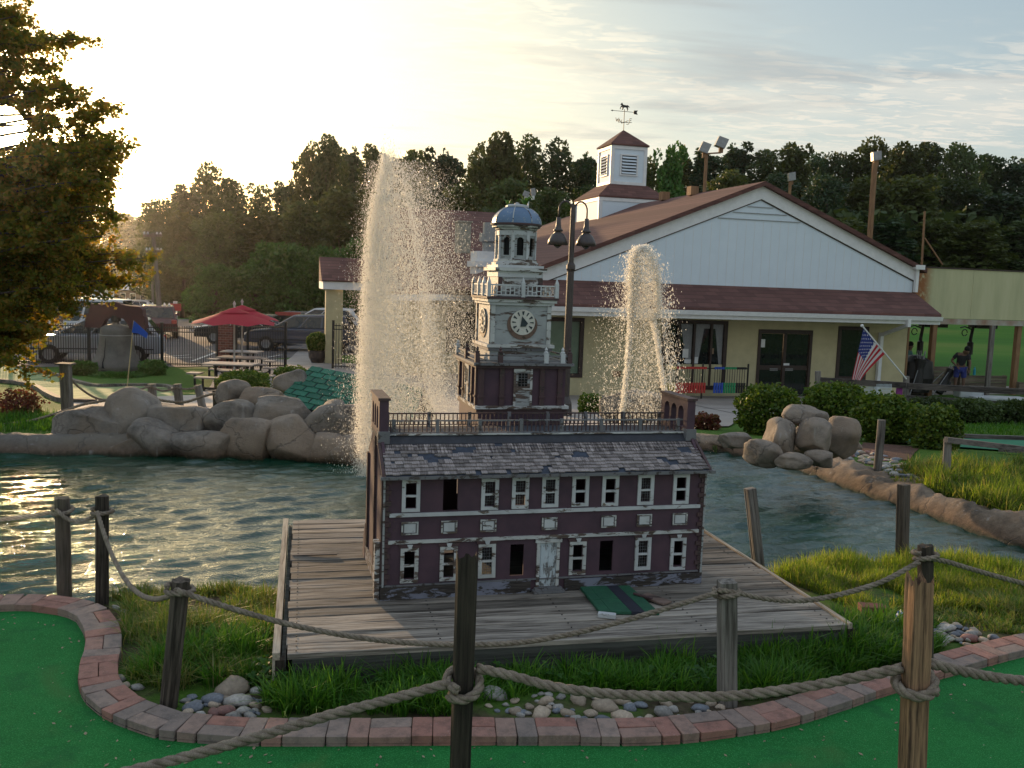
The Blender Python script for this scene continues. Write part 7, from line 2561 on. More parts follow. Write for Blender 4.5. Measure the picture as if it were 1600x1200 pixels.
# ------------------------------------------------------------------ vehicles
def car(px_, pyb, wpx, lab, col, kind='suv', heading=0.0, length=4.7):
    """heading: direction of the nose, in degrees from +X"""
    b = on(px_, pyb)
    hd = rad(heading)
    vis = abs(math.cos(hd)) * length + abs(math.sin(hd)) * 1.9
    sc = 1.0
    t = T('parked_car', lab, 'car', b, hd)
    W2 = .93
    Hh = {'suv': 1.68, 'sedan': 1.45, 'van': 2.0, 'truck': 1.85}[kind]
    nose = length / 2
    if kind == 'van':
        bodyp = [(-nose, .35), (-nose, 1.0), (nose - .1, .98), (nose, .75), (nose, .35)]
        cab = [(-nose + .05, 1.0), (-nose + .15, Hh), (nose - 1.4, Hh), (nose - .55, 1.0)]
    elif kind == 'sedan':
        bodyp = [(-nose, .32), (-nose, .85), (-nose + .5, .95), (nose - 1.1, .92), (nose - .1, .76), (nose, .6), (nose, .32)]
        cab = [(-nose + .45, .95), (-nose + 1.15, Hh), (nose - 2.1, Hh), (nose - 1.15, .92)]
    else:
        bodyp = [(-nose, .38), (-nose - .02, .8), (-nose + .1, 1.05), (nose - 1.2, 1.03), (nose - .15, .88), (nose, .7), (nose, .38)]
        cab = [(-nose + .12, 1.05), (-nose + .55, Hh - .05), (-nose + 1.4, Hh), (nose - 2.1, Hh - .06), (nose - 1.15, 1.03)]
    def loft(prof, w0, w1, zmid):
        m = MB(); n = len(prof)
        vs, fs = [], []
        for sx, ins in ((-1, 0), (1, 0)):
            for x, z in prof:
                k = clamp((z - zmid[0]) / (zmid[1] - zmid[0]), 0, 1)
                wv = w0 + (w1 - w0) * k
                ex = 1 - .06 * (abs(x) / nose) ** 4
                vs.append((x, sx * wv * ex, z))
        fs.append(tuple(range(n))); fs.append(tuple(range(n, 2 * n))[::-1])
        for i in range(n):
            j = (i + 1) % n
            fs.append((i, i + n, j + n, j))
        return m.add(vs, fs)
    paint = simple('car_paint_' + lab.replace(' ', '_')[:28], col, tuple(a * .9 for a in col), 2, .22, 0, spec=.7)
    bo = loft(bodyp, W2, W2 - .02, (0.3, 1.1)).build('body', paint, t)
    md = bo.modifiers.new('bevel', 'BEVEL'); md.width = .05; md.segments = 2; md.limit_method = 'ANGLE'
    co = loft([(x, z - .002) for x, z in cab], W2 - .06, W2 - .22, (1.0, Hh)).build('cabin', paint, t)
    md = co.modifiers.new('bevel', 'BEVEL'); md.width = .05; md.segments = 2; md.limit_method = 'ANGLE'
    # side windows, windscreen, rear window
    zb, zt = cab[0][1] + .04, Hh - .12
    xb0, xb1 = cab[0][0] + .18, cab[-1][0] - .12
    xt0 = cab[1][0] + .22; xt1 = cab[-2][0] - .05
    mid = (xb0 + xb1) / 2
    for sy in (-1, 1):
        for seg_ in ((0, .36), (.39, .66), (.69, 1.0)):
            m = MB(); vs = []
            for f_, z, k in ((seg_[0], zb, 0), (seg_[1], zb, 0), (seg_[1], zt, 1), (seg_[0], zt, 1)):
                x = (xb0 + (xb1 - xb0) * f_) if k == 0 else (xt0 + (xt1 - xt0) * f_)
                kk = clamp((z - 1.0) / (Hh - 1.0), 0, 1)
                y = sy * ((W2 - .06) + (-.16) * kk + .008)
                vs.append((x, y, z))
            m.add(vs + [(a, b_ - sy * .03, c) for a, b_, c in vs], [(0, 1, 2, 3) if sy < 0 else (3, 2, 1, 0), (0, 4, 5, 1), (1, 5, 6, 2), (2, 6, 7, 3), (3, 7, 4, 0)])
            m.build('side_window', M_['glass'], t)
    for fr_, (xb, xt) in (('windscreen', (cab[-1][0], cab[-2][0])), ('rear_window', (cab[0][0], cab[1][0]))):
        s_ = 1 if fr_ == 'windscreen' else -1
        z0, z1 = 1.08, cab[-2 if s_ > 0 else 1][1] - .06
        zc0, zc1 = cab[-1 if s_ > 0 else 0][1], cab[-2 if s_ > 0 else 1][1]
        xx = lambda z: xb + (xt - xb) * (z - zc0) / (zc1 - zc0) + s_ * .012
        m = MB(); m.add([(xx(z0), -.74, z0), (xx(z0), .74, z0), (xx(z1), .62, z1), (xx(z1), -.62, z1)], [(0, 1, 2, 3) if s_ > 0 else (3, 2, 1, 0)])
        m.build(fr_, M_['glass'], t)
    for x in (-nose + .9, nose - .95):
        for sy in (-1, 1):
            M = Matrix.Translation((x, sy * (W2 - .12), .34)) @ Matrix.Rotation(math.pi / 2, 4, 'X')
            m = MB(); m.lathe([(.20, -.125), (.31, -.125), (.34, -.09), (.34, .09), (.31, .125), (.20, .125)], 20, M=M); w_ = m.build('wheel', M_['tyre'], t)
            m = MB(); m.lathe([(0, -.10), (.205, -.115), (.205, .115), (0, .10)], 10, M=M)
            for k in range(5):
                a = 2 * math.pi * k / 5
                m.beam(M @ Vector((0, 0, -sy * -.118)), M @ Vector((.19 * math.cos(a), .19 * math.sin(a), sy * .118)), .04, .02)
            m.build('rim', M_['metal_grey'], w_)
    for sy in (-1, 1):
        m = MB(); m.box(nose - .20, nose + .01, sy * .60 - .16, sy * .60 + .16, .66, .80, None, .02); m.build('headlight', M_['white'], t)
        m = MB(); m.box(-nose - .02, -nose + .14, sy * .70 - .12, sy * .70 + .12, .78, .98, None, .02); m.build('tail_light', simple('tail_red', (.4, .02, .02), None, 3, .3), t)
        m = MB(); m.box(cab[-1][0] - .15, cab[-1][0] - .0, sy * 1.0 - .09, sy * 1.0 + .09, 1.04, 1.18, None, .02); m.build('mirror', paint, t)
        m = MB(); m.box(-nose + .3, nose - .3, sy * (W2 + .004) - .006, sy * (W2 + .004) + .006, .52, .56); m.build('side_trim', M_['tyre'], t)
    return t
car(474, 548, 100, 'dark blue grey parked suv behind the iron fence beside the cream pillar', (.075, .085, .12), 'suv', 184, 4.9)
car(388, 537, 60, 'black parked car half hidden behind the red umbrellas', (.02, .022, .028), 'sedan', 182)
car(500, 528, 70, 'white parked car behind the blue grey suv', (.55, .55, .56), 'suv', 184)
car(600, 538, 60, 'silver parked car seen through the spray of the tall fountain', (.4, .4, .42), 'suv', 184)
car(150, 565, 90, 'silver parked hatchback behind the iron fence left of the bell', (.36, .38, .42), 'suv', 196)
car(110, 533, 70, 'long white parked van behind the trunk of the leaning tree', (.55, .58, .62), 'van', 185, 5.4)
car(247, 526, 40, 'dark maroon pickup seen from behind right of the bell', (.075, .02, .025), 'suv', 112, 4.6)
car(300, 486, 15, 'small dark red van driving on the far road', (.18, .03, .03), 'van', 60, 4.8)
car(212, 494, 24, 'pale distant car on the road above the bell yoke', (.42, .42, .42), 'sedan', 185)
# red banner on the post
b = on(274, 506)
sg = T('red_sign', 'small red board on a white post at the road', 'sign', b)
z_ = at(274, 473, b.y).z - b.z
m = MB(); m.box(-.10, .10, -.10, .10, 0, z_ + .1); m.build('sign_post', M_['white'], sg)
p0 = at(264, 474, b.y - .2) - b; p1 = at(283, 486, b.y - .2) - b
m = MB(); m.box(p0.x, p1.x, -.25, -.18, p1.z, p0.z); m.build('sign_board', simple('red_board', (.45, .06, .05)), sg)
# orange framed trailer opening behind the umbrella
b = on(450, 530)
tr = T('box_trailer', 'open backed box trailer with a red and white frame behind the parked cars', 'trailer', b, rad(3))
k_ = (b - CAM).length / FPX
m = MB(); m.box(-18 * k_, 18 * k_, 0, 3.5, .5, 40 * k_ * .98); m.build('trailer_box', simple('trailer_dark', (.03, .03, .032)), tr)
m = MB(); m.box(-19 * k_, 19 * k_, -.1, -.001, 36 * k_, 41 * k_); m.build('top_frame', simple('trailer_red', (.45, .08, .06)), tr)
m = MB(); m.box(-20 * k_, -17 * k_, -.12, -.001, .4, 35.9 * k_); m.box(17 * k_, 20 * k_, -.12, -.001, .4, 35.9 * k_); m.build('side_frame', M_['white'], tr)
# utility poles
def upole(xb, yb, xt, yt, lab, r=.14, arms=()):
    b = on(xb, yb); tp = at(xt, yt, b.y)
    t = T('utility_pole', lab, 'utility pole', b)
    m = MB(); m.tube([(0, 0, 0), tp - b], [r, r * .7], 10); m.build('pole', M_['post_grey'], t)
    for f_, w_ in arms:
        c = (tp - b) * f_
        m = MB(); m.beam(c + Vector((-w_, -.1, 0)), c + Vector((w_, -.1, .05)), .1, .12); m.build('crossarm', M_['post'], t)
        for s_ in (-.9, -.5, .5, .9):
            MB().lathe([(.04, 0), (.06, .06), (.03, .14), (0, .16)], 8, (c.x + w_ * s_, c.y - .1, c.z + .06)).build('insulator', M_['white'], t)
upole(253, 528, 239, 364, 'tall pale leaning utility pole with short crossarms beyond the parking lot', .14, ((.97, .45), (.82, .4), (.30, .6)))
upole(240, 514, 238, 440, 'thin dark pole beside the tall utility pole', .09)
upole(92, 548, 94, 420, 'brown wooden pole behind the leaning maple, left of the bell', .16)
b = on(122, 512)
t = T('road_sign_tower', 'tall white and blue sign partly hidden by the maple leaves', 'sign', b)
zt = at(100, 408, b.y).z - b.z; k_ = (b - CAM).length / FPX
m = MB(); m.tube([(0, 0, 0), (0, 0, zt)], .18, 8); m.build('sign_post', M_['post_grey'], t)
m = MB(); m.box(-40 * k_, -4 * k_, -.2, .2, zt - 34 * k_, zt); m.build('sign_panel', M_['white'], t)
m = MB(); m.box(-38 * k_, -22 * k_, -.24, -.201, zt - 16 * k_, zt - 8 * k_); m.box(-14 * k_, -6 * k_, -.24, -.201, zt - 26 * k_, zt - 20 * k_); m.build('sign_print', simple('blue_print', (.05, .09, .45)), t)
b = on(201, 494)
t = T('diamond_sign', 'white diamond shaped road sign by the far shop', 'sign', b)
z_ = at(201, 472, b.y).z - b.z; s_ = 6 * (b - CAM).length / FPX
m = MB(); m.tube([(0, 0, 0), (0, 0, z_)], .05, 6); m.build('sign_post', M_['post_grey'], t)
m = MB(); m.prism([(0, z_ - s_), (s_, z_), (0, z_ + s_), (-s_, z_)], -.12, -.08); m.build('sign_board', M_['white'], t)
# far shops behind the leaves
def shop(x0, x1, yt, yb, Y, lab, colw, colr, nwin=3, gablef=False):
    a, b = at(x0, yb, Y), at(x1, yb, Y)
    h_ = at((x0 + x1) / 2, yt, Y).z - a.z; w_ = b.x - a.x
    t = T('distant_shop', lab, 'building', (a.x, a.y, a.z - 1.0))
    m = MB(); m.box(0, w_, 0, 6, 0, h_ * .72 + 1.0); m.build('wall', colw, t)
    m = MB()
    if gablef: m.prism([(-.4, h_ * .72 + 1.001), (w_ + .4, h_ * .72 + 1.001), (w_ / 2, h_ + 1.0)], -.4, 6.4)
    else: m.prism([(-.6, h_ * .72 + 1.001), (6.4, h_ * .72 + 1.001), (3, h_ + 1.0)], -.4, w_ + .4, 'yz')
    m.build('roof', colr, t)
    for k in range(nwin):
        x = w_ * (k + .5) / nwin
        m = MB(); m.box(x - w_ / nwin * .28, x + w_ / nwin * .28, -.05, -.001, 1.3, h_ * .6 + 1.0); f_ = m.build('window', M_['white'], t)
        m = MB(); m.box(x - w_ / nwin * .24, x + w_ / nwin * .24, -.08, -.051, 1.4, h_ * .57 + 1.0); m.build('pane', M_['glass'], f_)
shop(168, 232, 442, 480, 150, 'low distant shop with a pale roof and brown front behind the tall pole', simple('brown_brick_far', (.16, .11, .09), None, 2), simple('pale_flat_roof', (.45, .47, .48), None, 3), 4)
shop(196, 240, 405, 440, 175, 'pale distant house above the low shop, glimpsed through the leaves', simple('grey_far_wall', (.42, .40, .38), None, 2), simple('grey_far_roof', (.25, .26, .30), None, 3), 3, True)
shop(70, 150, 438, 474, 130, 'white distant house behind the maple branches', M_['white'], simple('dark_far_roof', (.12, .11, .12), None, 3), 4)
shop(-40, 60, 452, 488, 120, 'grey distant shop at the left edge behind the maple', simple('grey_shop_wall', (.35, .33, .32), None, 2), simple('shop_roof2', (.20, .19, .20), None, 3), 4)

# ------------------------------------------------------------------ people at the range
def skin_figure(name, joints, edges, radii, mat_, parent, sub=2):
    me = bpy.data.meshes.new(name)
    me.from_pydata([tuple(j) for j in joints], edges, [])
    o = link(name, me, parent, mat_)
    md = o.modifiers.new('skin', 'SKIN'); md.use_smooth_shade = True
    for i, v in enumerate(me.skin_vertices[0].data):
        v.radius = (radii[i][0], radii[i][1]) if isinstance(radii[i], tuple) else (radii[i], radii[i])
        v.use_root = (i == 0)
    s_ = o.modifiers.new('sub', 'SUBSURF'); s_.levels = sub; s_.render_levels = sub
    return o


def person(px_, pyb, pytop, Y, lab, top_m, short_m, skin_m, pose, face=0.0):
    b = at(px_, pyb, Y); hgt = at(px_, pytop, Y).z - b.z
    S = hgt / pose.get('h', 1.75)
    t = T('person', lab, 'person', b, face)
    t.scale = (S, S, S)
    J = {'pel': (0, 0, .92), 'sp': (0, .0, 1.12), 'ch': (0, .02, 1.32), 'nk': (0, .02, 1.46), 'hd0': (0, .0, 1.56), 'hd1': (0, -.01, 1.68),
         'sl': (-.17, .02, 1.40), 'sr': (.17, .02, 1.40), 'el': (-.27, .03, 1.15), 'er': (.27, .03, 1.15), 'wl': (-.24, -.12, .98), 'wr': (.22, -.14, .98),
         'hl': (-.10, 0, .86), 'hr': (.10, 0, .86), 'kl': (-.12, -.03, .48), 'kr': (.13, -.03, .48), 'al': (-.13, 0, .09), 'ar': (.14, 0, .09), 'tl': (-.14, -.14, .04), 'tr': (.15, -.14, .04)}
    J.update(pose.get('J', {}))
    order = ['pel', 'sp', 'ch', 'nk', 'hd0', 'hd1', 'sl', 'el', 'wl', 'sr', 'er', 'wr', 'hl', 'kl', 'al', 'tl', 'hr', 'kr', 'ar', 'tr']
    Rr = {'pel': (.15, .11), 'sp': (.135, .10), 'ch': (.17, .115), 'nk': .055, 'hd0': (.082, .092), 'hd1': (.075, .085), 'sl': .065, 'sr': .065, 'el': .046, 'er': .046, 'wl': .03, 'wr': .03, 'hl': .095, 'hr': .095, 'kl': .06, 'kr': .06, 'al': .04, 'ar': .04, 'tl': .035, 'tr': .035}
    E_ = [('pel', 'sp'), ('sp', 'ch'), ('ch', 'nk'), ('nk', 'hd0'), ('hd0', 'hd1'), ('ch', 'sl'), ('sl', 'el'), ('el', 'wl'), ('ch', 'sr'), ('sr', 'er'), ('er', 'wr'), ('pel', 'hl'), ('hl', 'kl'), ('kl', 'al'), ('al', 'tl'), ('pel', 'hr'), ('hr', 'kr'), ('kr', 'ar'), ('ar', 'tr')]
    ix = {k: i for i, k in enumerate(order)}
    skin_figure('body', [J[k] for k in order], [(ix[a], ix[b_]) for a, b_ in E_], [Rr[k] for k in order], skin_m, t)
    V = Vector
    # shirt and shorts as slightly larger skins over the same skeleton
    o2 = ['pel', 'sp', 'ch', 'nk', 'sl', 'el2', 'sr', 'er2']
    J['el2'] = tuple(V(J['sl']).lerp(V(J['el']), .7)); J['er2'] = tuple(V(J['sr']).lerp(V(J['er']), .7)); J['nk'] = tuple(V(J['ch']).lerp(V(J['nk']), .55))
    R2 = {'pel': (.165, .125), 'sp': (.15, .115), 'ch': (.185, .13), 'nk': .075, 'sl': .080, 'sr': .080, 'el2': .066, 'er2': .066}
    i2 = {k: i for i, k in enumerate(o2)}
    skin_figure('shirt', [J[k] for k in o2], [(i2[a], i2[b_]) for a, b_ in (('pel', 'sp'), ('sp', 'ch'), ('ch', 'nk'), ('ch', 'sl'), ('sl', 'el2'), ('ch', 'sr'), ('sr', 'er2'))], [R2[k] for k in o2], top_m, t)
    J['kl2'] = tuple(V(J['hl']).lerp(V(J['kl']), .85)); J['kr2'] = tuple(V(J['hr']).lerp(V(J['kr']), .85))
    o3 = ['pel', 'hl', 'kl2', 'hr', 'kr2']; i3 = {k: i for i, k in enumerate(o3)}
    skin_figure('shorts', [J[k] for k in o3], [(i3[a], i3[b_]) for a, b_ in (('pel', 'hl'), ('hl', 'kl2'), ('pel', 'hr'), ('hr', 'kr2'))], [(.17, .13), .115, .095, .115, .095], short_m, t)
    for s_, wk in ((-1, 'wl'), (1, 'wr')):
        w0 = V(J[wk]); el = V(J['el' if s_ < 0 else 'er']); d = (w0 - el).normalized()
        side = d.cross(V((0, 0, 1))).normalized() if abs(d.z) < .95 else V((1, 0, 0))
        joints, edges, radii = [w0 + d * .01, w0 + d * .07], [(0, 1)], [(.028, .022), (.036, .020)]
        for k, f_ in enumerate((-.03, -.010, .010, .03)):
            i = len(joints)
            l_ = (.062, .075, .080, .065)[k]
            joints += [w0 + d * .085 + side * f_, w0 + d * (.085 + l_ * .5) + side * f_ * 1.1 + V((0, -.008, 0)), w0 + d * (.085 + l_) + side * f_ * 1.1 + V((0, -.025, -.004))]
            edges += [(1, i), (i, i + 1), (i + 1, i + 2)]; radii += [.0095, .009, .008]
        i = len(joints); joints += [w0 + d * .035 + side * .035 * s_, w0 + d * .07 + side * .055 * s_]; edges += [(0, i), (i, i + 1)]; radii += [.011, .009]
        skin_figure('hand', joints, edges, radii, skin_m, t, 1)
    hc = V(J['hd0']).lerp(V(J['hd1']), .7)
    vs, fs = IV3, IF3
    hv = np.array([v for v in vs]) * np.array([.093, .105, .10]) + np.array([hc.x, hc.y + .018, hc.z + .025])
    link('hair', mesh_np('hair', hv, fs, True), t, M_['black'])
    fm = MB(); c = V((hc.x, hc.y - .095, hc.z - .045))
    fm.lathe([(0, -.02), (.012, -.012), (.014, 0), (0, .02)], 8, tuple(c)); fm.build('nose', skin_m, t)
    return t


dk = simple('dark_shirt', (.025, .025, .028), None, 10, .9)
sk = simple('skin_tone', (.16, .09, .06), None, 10, .6)
person(1497, 616, 542, 31.4, 'man in a dark shirt and blue shorts leaning forward behind the timber divider', dk, simple('blue_shorts', (.04, .05, .22), None, 10, .9), sk,
       {'h': 1.62, 'J': {'sp': (0, -.02, 1.10), 'ch': (.03, -.08, 1.28), 'nk': (.07, -.14, 1.41), 'hd0': (.11, -.20, 1.48), 'hd1': (.13, -.23, 1.58), 'sl': (-.15, -.06, 1.37), 'sr': (.20, -.09, 1.35), 'el': (-.30, -.02, 1.14), 'wl': (-.16, -.16, .98), 'er': (.26, -.16, 1.10), 'wr': (.24, -.24, .90)}}, rad(-15))
person(1417, 612, 535, 33.0, 'person in a teal shirt half hidden behind the cream wall corner', simple('teal_shirt', (.10, .20, .20), None, 10, .9), simple('grey_shorts', (.25, .25, .26), None, 10, .9), sk, {'h': 1.72}, rad(60))
# ------------------------------------------------------------------ foliage
def leaf_cloud(C_, size, seedn, up=.4, aspect=1.5, bentness=.0):
    """leaf shaped quads at the points C_"""
    r_ = np.random.default_rng(seedn)
    n = len(C_)
    a = r_.normal(0, 1, (n, 3)); a[:, 2] *= .7; a /= np.linalg.norm(a, axis=1)[:, None]
    b = r_.normal(0, 1, (n, 3)); b[:, 2] += up
    b -= a * (a * b).sum(1)[:, None]; b /= np.linalg.norm(b, axis=1)[:, None] + 1e-9
    s_ = size * r_.uniform(.6, 1.35, n)[:, None]
    a, b = a * s_ * aspect * .5, b * s_ * .5
    V = np.stack([C_ - a, C_ - b * .9 + a * .1, C_ + a, C_ + b * .9 + a * .1], 1).reshape(-1, 3)
    F = np.arange(4 * n).reshape(n, 4)
    return V, F


def clump_points(centers, radii, n, r_, shell=.45):
    """points filling ellipsoidal clumps, thicker near their skin"""
    w_ = radii[:, 0] * radii[:, 1] + .001
    k = r_.choice(len(centers), n, p=w_ / w_.sum())
    d = r_.normal(0, 1, (n, 3)); d /= np.linalg.norm(d, axis=1)[:, None]
    rr = r_.uniform(shell, 1.0, n) ** .7
    return centers[k] + d * rr[:, None] * radii[k]


def tree_meshes(seedn, hgt=13.0, wid=8.0, nleaf=5200, leaf=.34, mat_='leaf_wood', kind='round', low=.18):
    r_ = np.random.default_rng(seedn); rs_ = random.Random(seedn)
    tr = MB(); tr.smooth = True
    cs, rd = [], []
    trunk_top = hgt * .55
    pts = [(0, 0, -.6)]
    for k in range(1, 6):
        pts.append((rs_.gauss(0, .12) * k * .4, rs_.gauss(0, .12) * k * .4, trunk_top * k / 5))
    tr.tube(pts, [hgt * .024 * (1 - .13 * k) for k in range(6)], 8)
    ncl = 30
    for k in range(ncl):
        t = (k + .5) / ncl
        z = hgt * (low + (1 - low) * t)
        if kind == 'round': prof = math.sin(math.pi * clamp((t * .92 + .10), 0, 1)) ** .6
        elif kind == 'cone': prof = (1 - t) ** .75 * .9 + .06
        else: prof = .75 * math.sin(math.pi * (t * .85 + .13)) ** .8
        R_ = wid / 2 * prof
        a = k * 2.39996 + rs_.uniform(-.5, .5)
        q = R_ * rs_.uniform(.25, .85)
        c = (q * math.cos(a), q * math.sin(a), z + rs_.uniform(-.4, .4))
        cr = wid * rs_.uniform(.12, .22)
        cs.append(c); rd.append((cr, cr, cr * rs_.uniform(.55, .8)))
        if k % 2 == 0:
            z0 = min(z * .75, trunk_top)
            tr.tube([(pts[3][0] * .5, pts[3][1] * .5, z0 * .9), (c[0] * .5, c[1] * .5, (z0 + z) * .5), c], [hgt * .010, hgt * .006, hgt * .003], 5)
    for k in range(14):
        a = rs_.uniform(0, 6.28); t = rs_.uniform(.75, 1.02)
        q = wid * .5 * rs_.uniform(.1, .6)
        cs.append((q * math.cos(a), q * math.sin(a), hgt * t)); cr = wid * rs_.uniform(.05, .09); rd.append((cr, cr, cr * 1.1))
    P = clump_points(np.array(cs), np.array(rd), nleaf, r_)
    V, F = leaf_cloud(P, leaf, seedn)
    me = mesh_np('crown', V, F, False); me.materials.append(M_[mat_])
    tm = tr.mesh('trunk'); tm.materials.append(M_['bark'])
    return tm, me, hgt, wid


protos = [tree_meshes(101, 13, 9.0, 6500, .32), tree_meshes(102, 14, 8.0, 5200, .40, 'leaf_wood2', kind='tall'), tree_meshes(103, 12, 10.0, 6500, .30, 'leaf_wood3'), tree_meshes(104, 15, 8.5, 7000, .30, kind='tall', low=.1), tree_meshes(105, 13, 9.5, 6000, .38, 'leaf_wood2', low=.08), tree_meshes(106, 14, 7.0, 5000, .34, 'leaf_wood3', 'cone', .12), tree_meshes(107, 13, 9.0, 4200, .34, 'leaf_wood', kind='tall', low=.3)]
bushp = [tree_meshes(111, 5, 5.5, 5200, .20, 'leaf_bright', low=.03), tree_meshes(112, 6, 5.0, 5200, .20, 'leaf_bright', low=.02), tree_meshes(113, 9, 6.5, 6000, .26, 'leaf_bright', 'cone', .04)]


def plant_tree(px_, ytop, Y, wpx, proto, lab, group, name='broadleaf_tree', cat='tree'):
    tm, cm_, h_, w_ = proto
    p = at(px_, 500, Y); z = float(gbase(p.x, p.y))
    tp = at(px_, ytop, Y).z
    H_ = max(2.0, tp - z)
    W_ = wpx * Y / FPX
    t = T(name, lab, cat, (p.x, p.y, z), random.uniform(0, 6.28), group)
    t.scale = (W_ / w_, W_ / w_, H_ / h_)
    a = bpy.data.objects.new('trunk', tm); COL.objects.link(a); a.parent = t
    b = bpy.data.objects.new('crown', cm_); COL.objects.link(b); b.parent = t
    return t


random.seed(99)
TL_ = [(265, 'above the tall utility pole'), (305, 'right of the utility pole'), (340, 'with the rounded top left of the umbrellas'), (380, 'above the near umbrella'), (425, 'above the iron gate'), (465, 'left of the tallest crown'), (498, 'left of the cream portico'), (525, 'above the left end of the portico roof'), (560, 'just left of the tall fountain'), (590, 'at the left edge of the tall fountain'), (612, 'behind the left half of the tall fountain'), (635, 'behind the tall fountain'), (655, 'just right of the fountain top'), (680, 'between the tall fountain and the roof ducts'), (705, 'right of the fountain above the wing roof'), (730, 'above the tan roof box'), (755, 'above the white roof duct'), (782, 'left of the tower dome'), (805, 'directly above the tower dome'), (835, 'right of the tower dome'), (857, 'over the left lamp head'), (880, 'above the twin lamp'), (912, 'over the right lamp head'), (935, 'touching the left side of the cupola'), (960, 'hidden behind the cupola'), (990, 'against the right side of the cupola'), (1020, 'just right of the cupola'), (1060, 'between the cupola and the twin floodlights'), (1105, 'behind the twin floodlights'), (1145, 'just right of the twin floodlights'), (1170, 'left of the gable peak'), (1195, 'behind the gable peak'), (1225, 'right of the gable peak'), (1245, 'at the small single lamp'), (1270, 'right of the small single lamp'), (1290, 'over the right roof slope'), (1320, 'midway between the two single lamps'), (1350, 'left of the tall single lamp pole'), (1388, 'touching the tall single lamp pole'), (1400, 'just right of the tall lamp pole'), (1420, 'above the right roof corner'), (1444, 'above the thin rusty mast'), (1465, 'right of the rusty mast'), (1500, 'over the middle of the cream panel'), (1535, 'above the right part of the cream panel'), (1560, 'near the right edge of the photo'), (1580, 'above the last range post'), (1605, 'cut by the right edge'), (1640, 'beyond the right edge'), (1670, 'well beyond the right edge'), (9999, 'far beyond the right edge')]
LFAR = ['hazy tree on the far hill just right of the maple', 'hazy tree on the far hill left of the utility pole top', 'hazy far tree behind the right edge of the maple', 'hazy far tree behind the middle of the maple crown', 'hazy far tree behind the low sun side of the maple', 'hazy far tree behind the trunk side of the maple']
LROAD = ['dark roadside tree right of the utility pole', 'dark roadside tree above the red sign board', 'roadside tree glimpsed behind the blue and white sign', 'roadside tree behind the lower maple leaves', 'roadside tree at the left edge behind the maple', 'roadside tree beyond the left edge of the photo', 'small roadside tree behind the distant shops']
def tlabel(x, y, row, what):
    where = [b for a, b in TL_ if x <= a][0]
    return '%s %s %s' % (row, what, where)
gA = 'dark trees of the wooded ridge behind the clubhouse'
gB = 'trees of the wood behind the driving range'
gC = 'trees behind the parking lot'
LA = 'dark broadleaf tree in the wooded ridge behind the tower and clubhouse roof'
LB = 'dark green tree in the wood behind the driving range shelter'
LC = 'dark tree behind the parking lot left of the tall fountain'
# skyline right of the fountain: (x, top, width)
for x, y, w_ in [(650, 258, 90), (692, 246, 90), (740, 250, 80), (772, 228, 90), (815, 228, 95), (862, 238, 90), (905, 250, 80), (945, 262, 80), (1000, 262, 80), (620, 255, 90), (660, 300, 100), (720, 300, 100), (790, 290, 110), (850, 300, 100), (920, 300, 100), (980, 300, 90)]:
    plant_tree(x, y + random.uniform(-4, 4), random.uniform(84, 100) if y < 280 else random.uniform(68, 76), w_ * 1.15, random.choice(protos), tlabel(x, y, 'dark skyline tree' if y < 280 else 'lower front tree', 'of the ridge,'), gA)
for x, y, w_ in [(1050, 252, 80), (1090, 240, 90), (1135, 237, 90), (1180, 238, 90), (1222, 244, 80), (1262, 250, 80), (1300, 246, 80), (1345, 232, 90), (1395, 240, 90), (1435, 232, 100), (1480, 238, 90), (1525, 246, 90), (1570, 252, 90), (1612, 246, 90), (1660, 250, 90), (1700, 250, 90)]:
    plant_tree(x, y + random.uniform(-4, 4), random.uniform(104, 118), w_ * 1.2, random.choice(protos), tlabel(x, y, 'skyline tree', 'of the right wood,'), gB)
for x, y, w_ in [(1010, 300, 90), (1130, 275, 100), (1200, 280, 100), (1275, 285, 100), (1340, 285, 110), (1410, 290, 110), (1480, 290, 110), (1550, 300, 110), (1620, 300, 110), (1690, 300, 110)]:
    plant_tree(x, y + random.uniform(-6, 6), random.uniform(94, 100), w_ * 1.25, random.choice(protos), tlabel(x, y, 'middle row tree', 'of the right wood,'), gB)
for x, y, w_ in [(1310, 350, 110), (1380, 345, 120), (1450, 350, 120), (1520, 355, 120), (1590, 350, 120), (1660, 350, 120), (1230, 340, 110), (1160, 335, 100)]:
    plant_tree(x, y, random.uniform(88, 92), w_ * 1.2, random.choice(protos), tlabel(x, y, 'low front tree', 'of the right wood,'), gB)
plant_tree(1040, 246, 80, 92, bushp[2], 'lighter green rounded tree just right of the cupola', None)
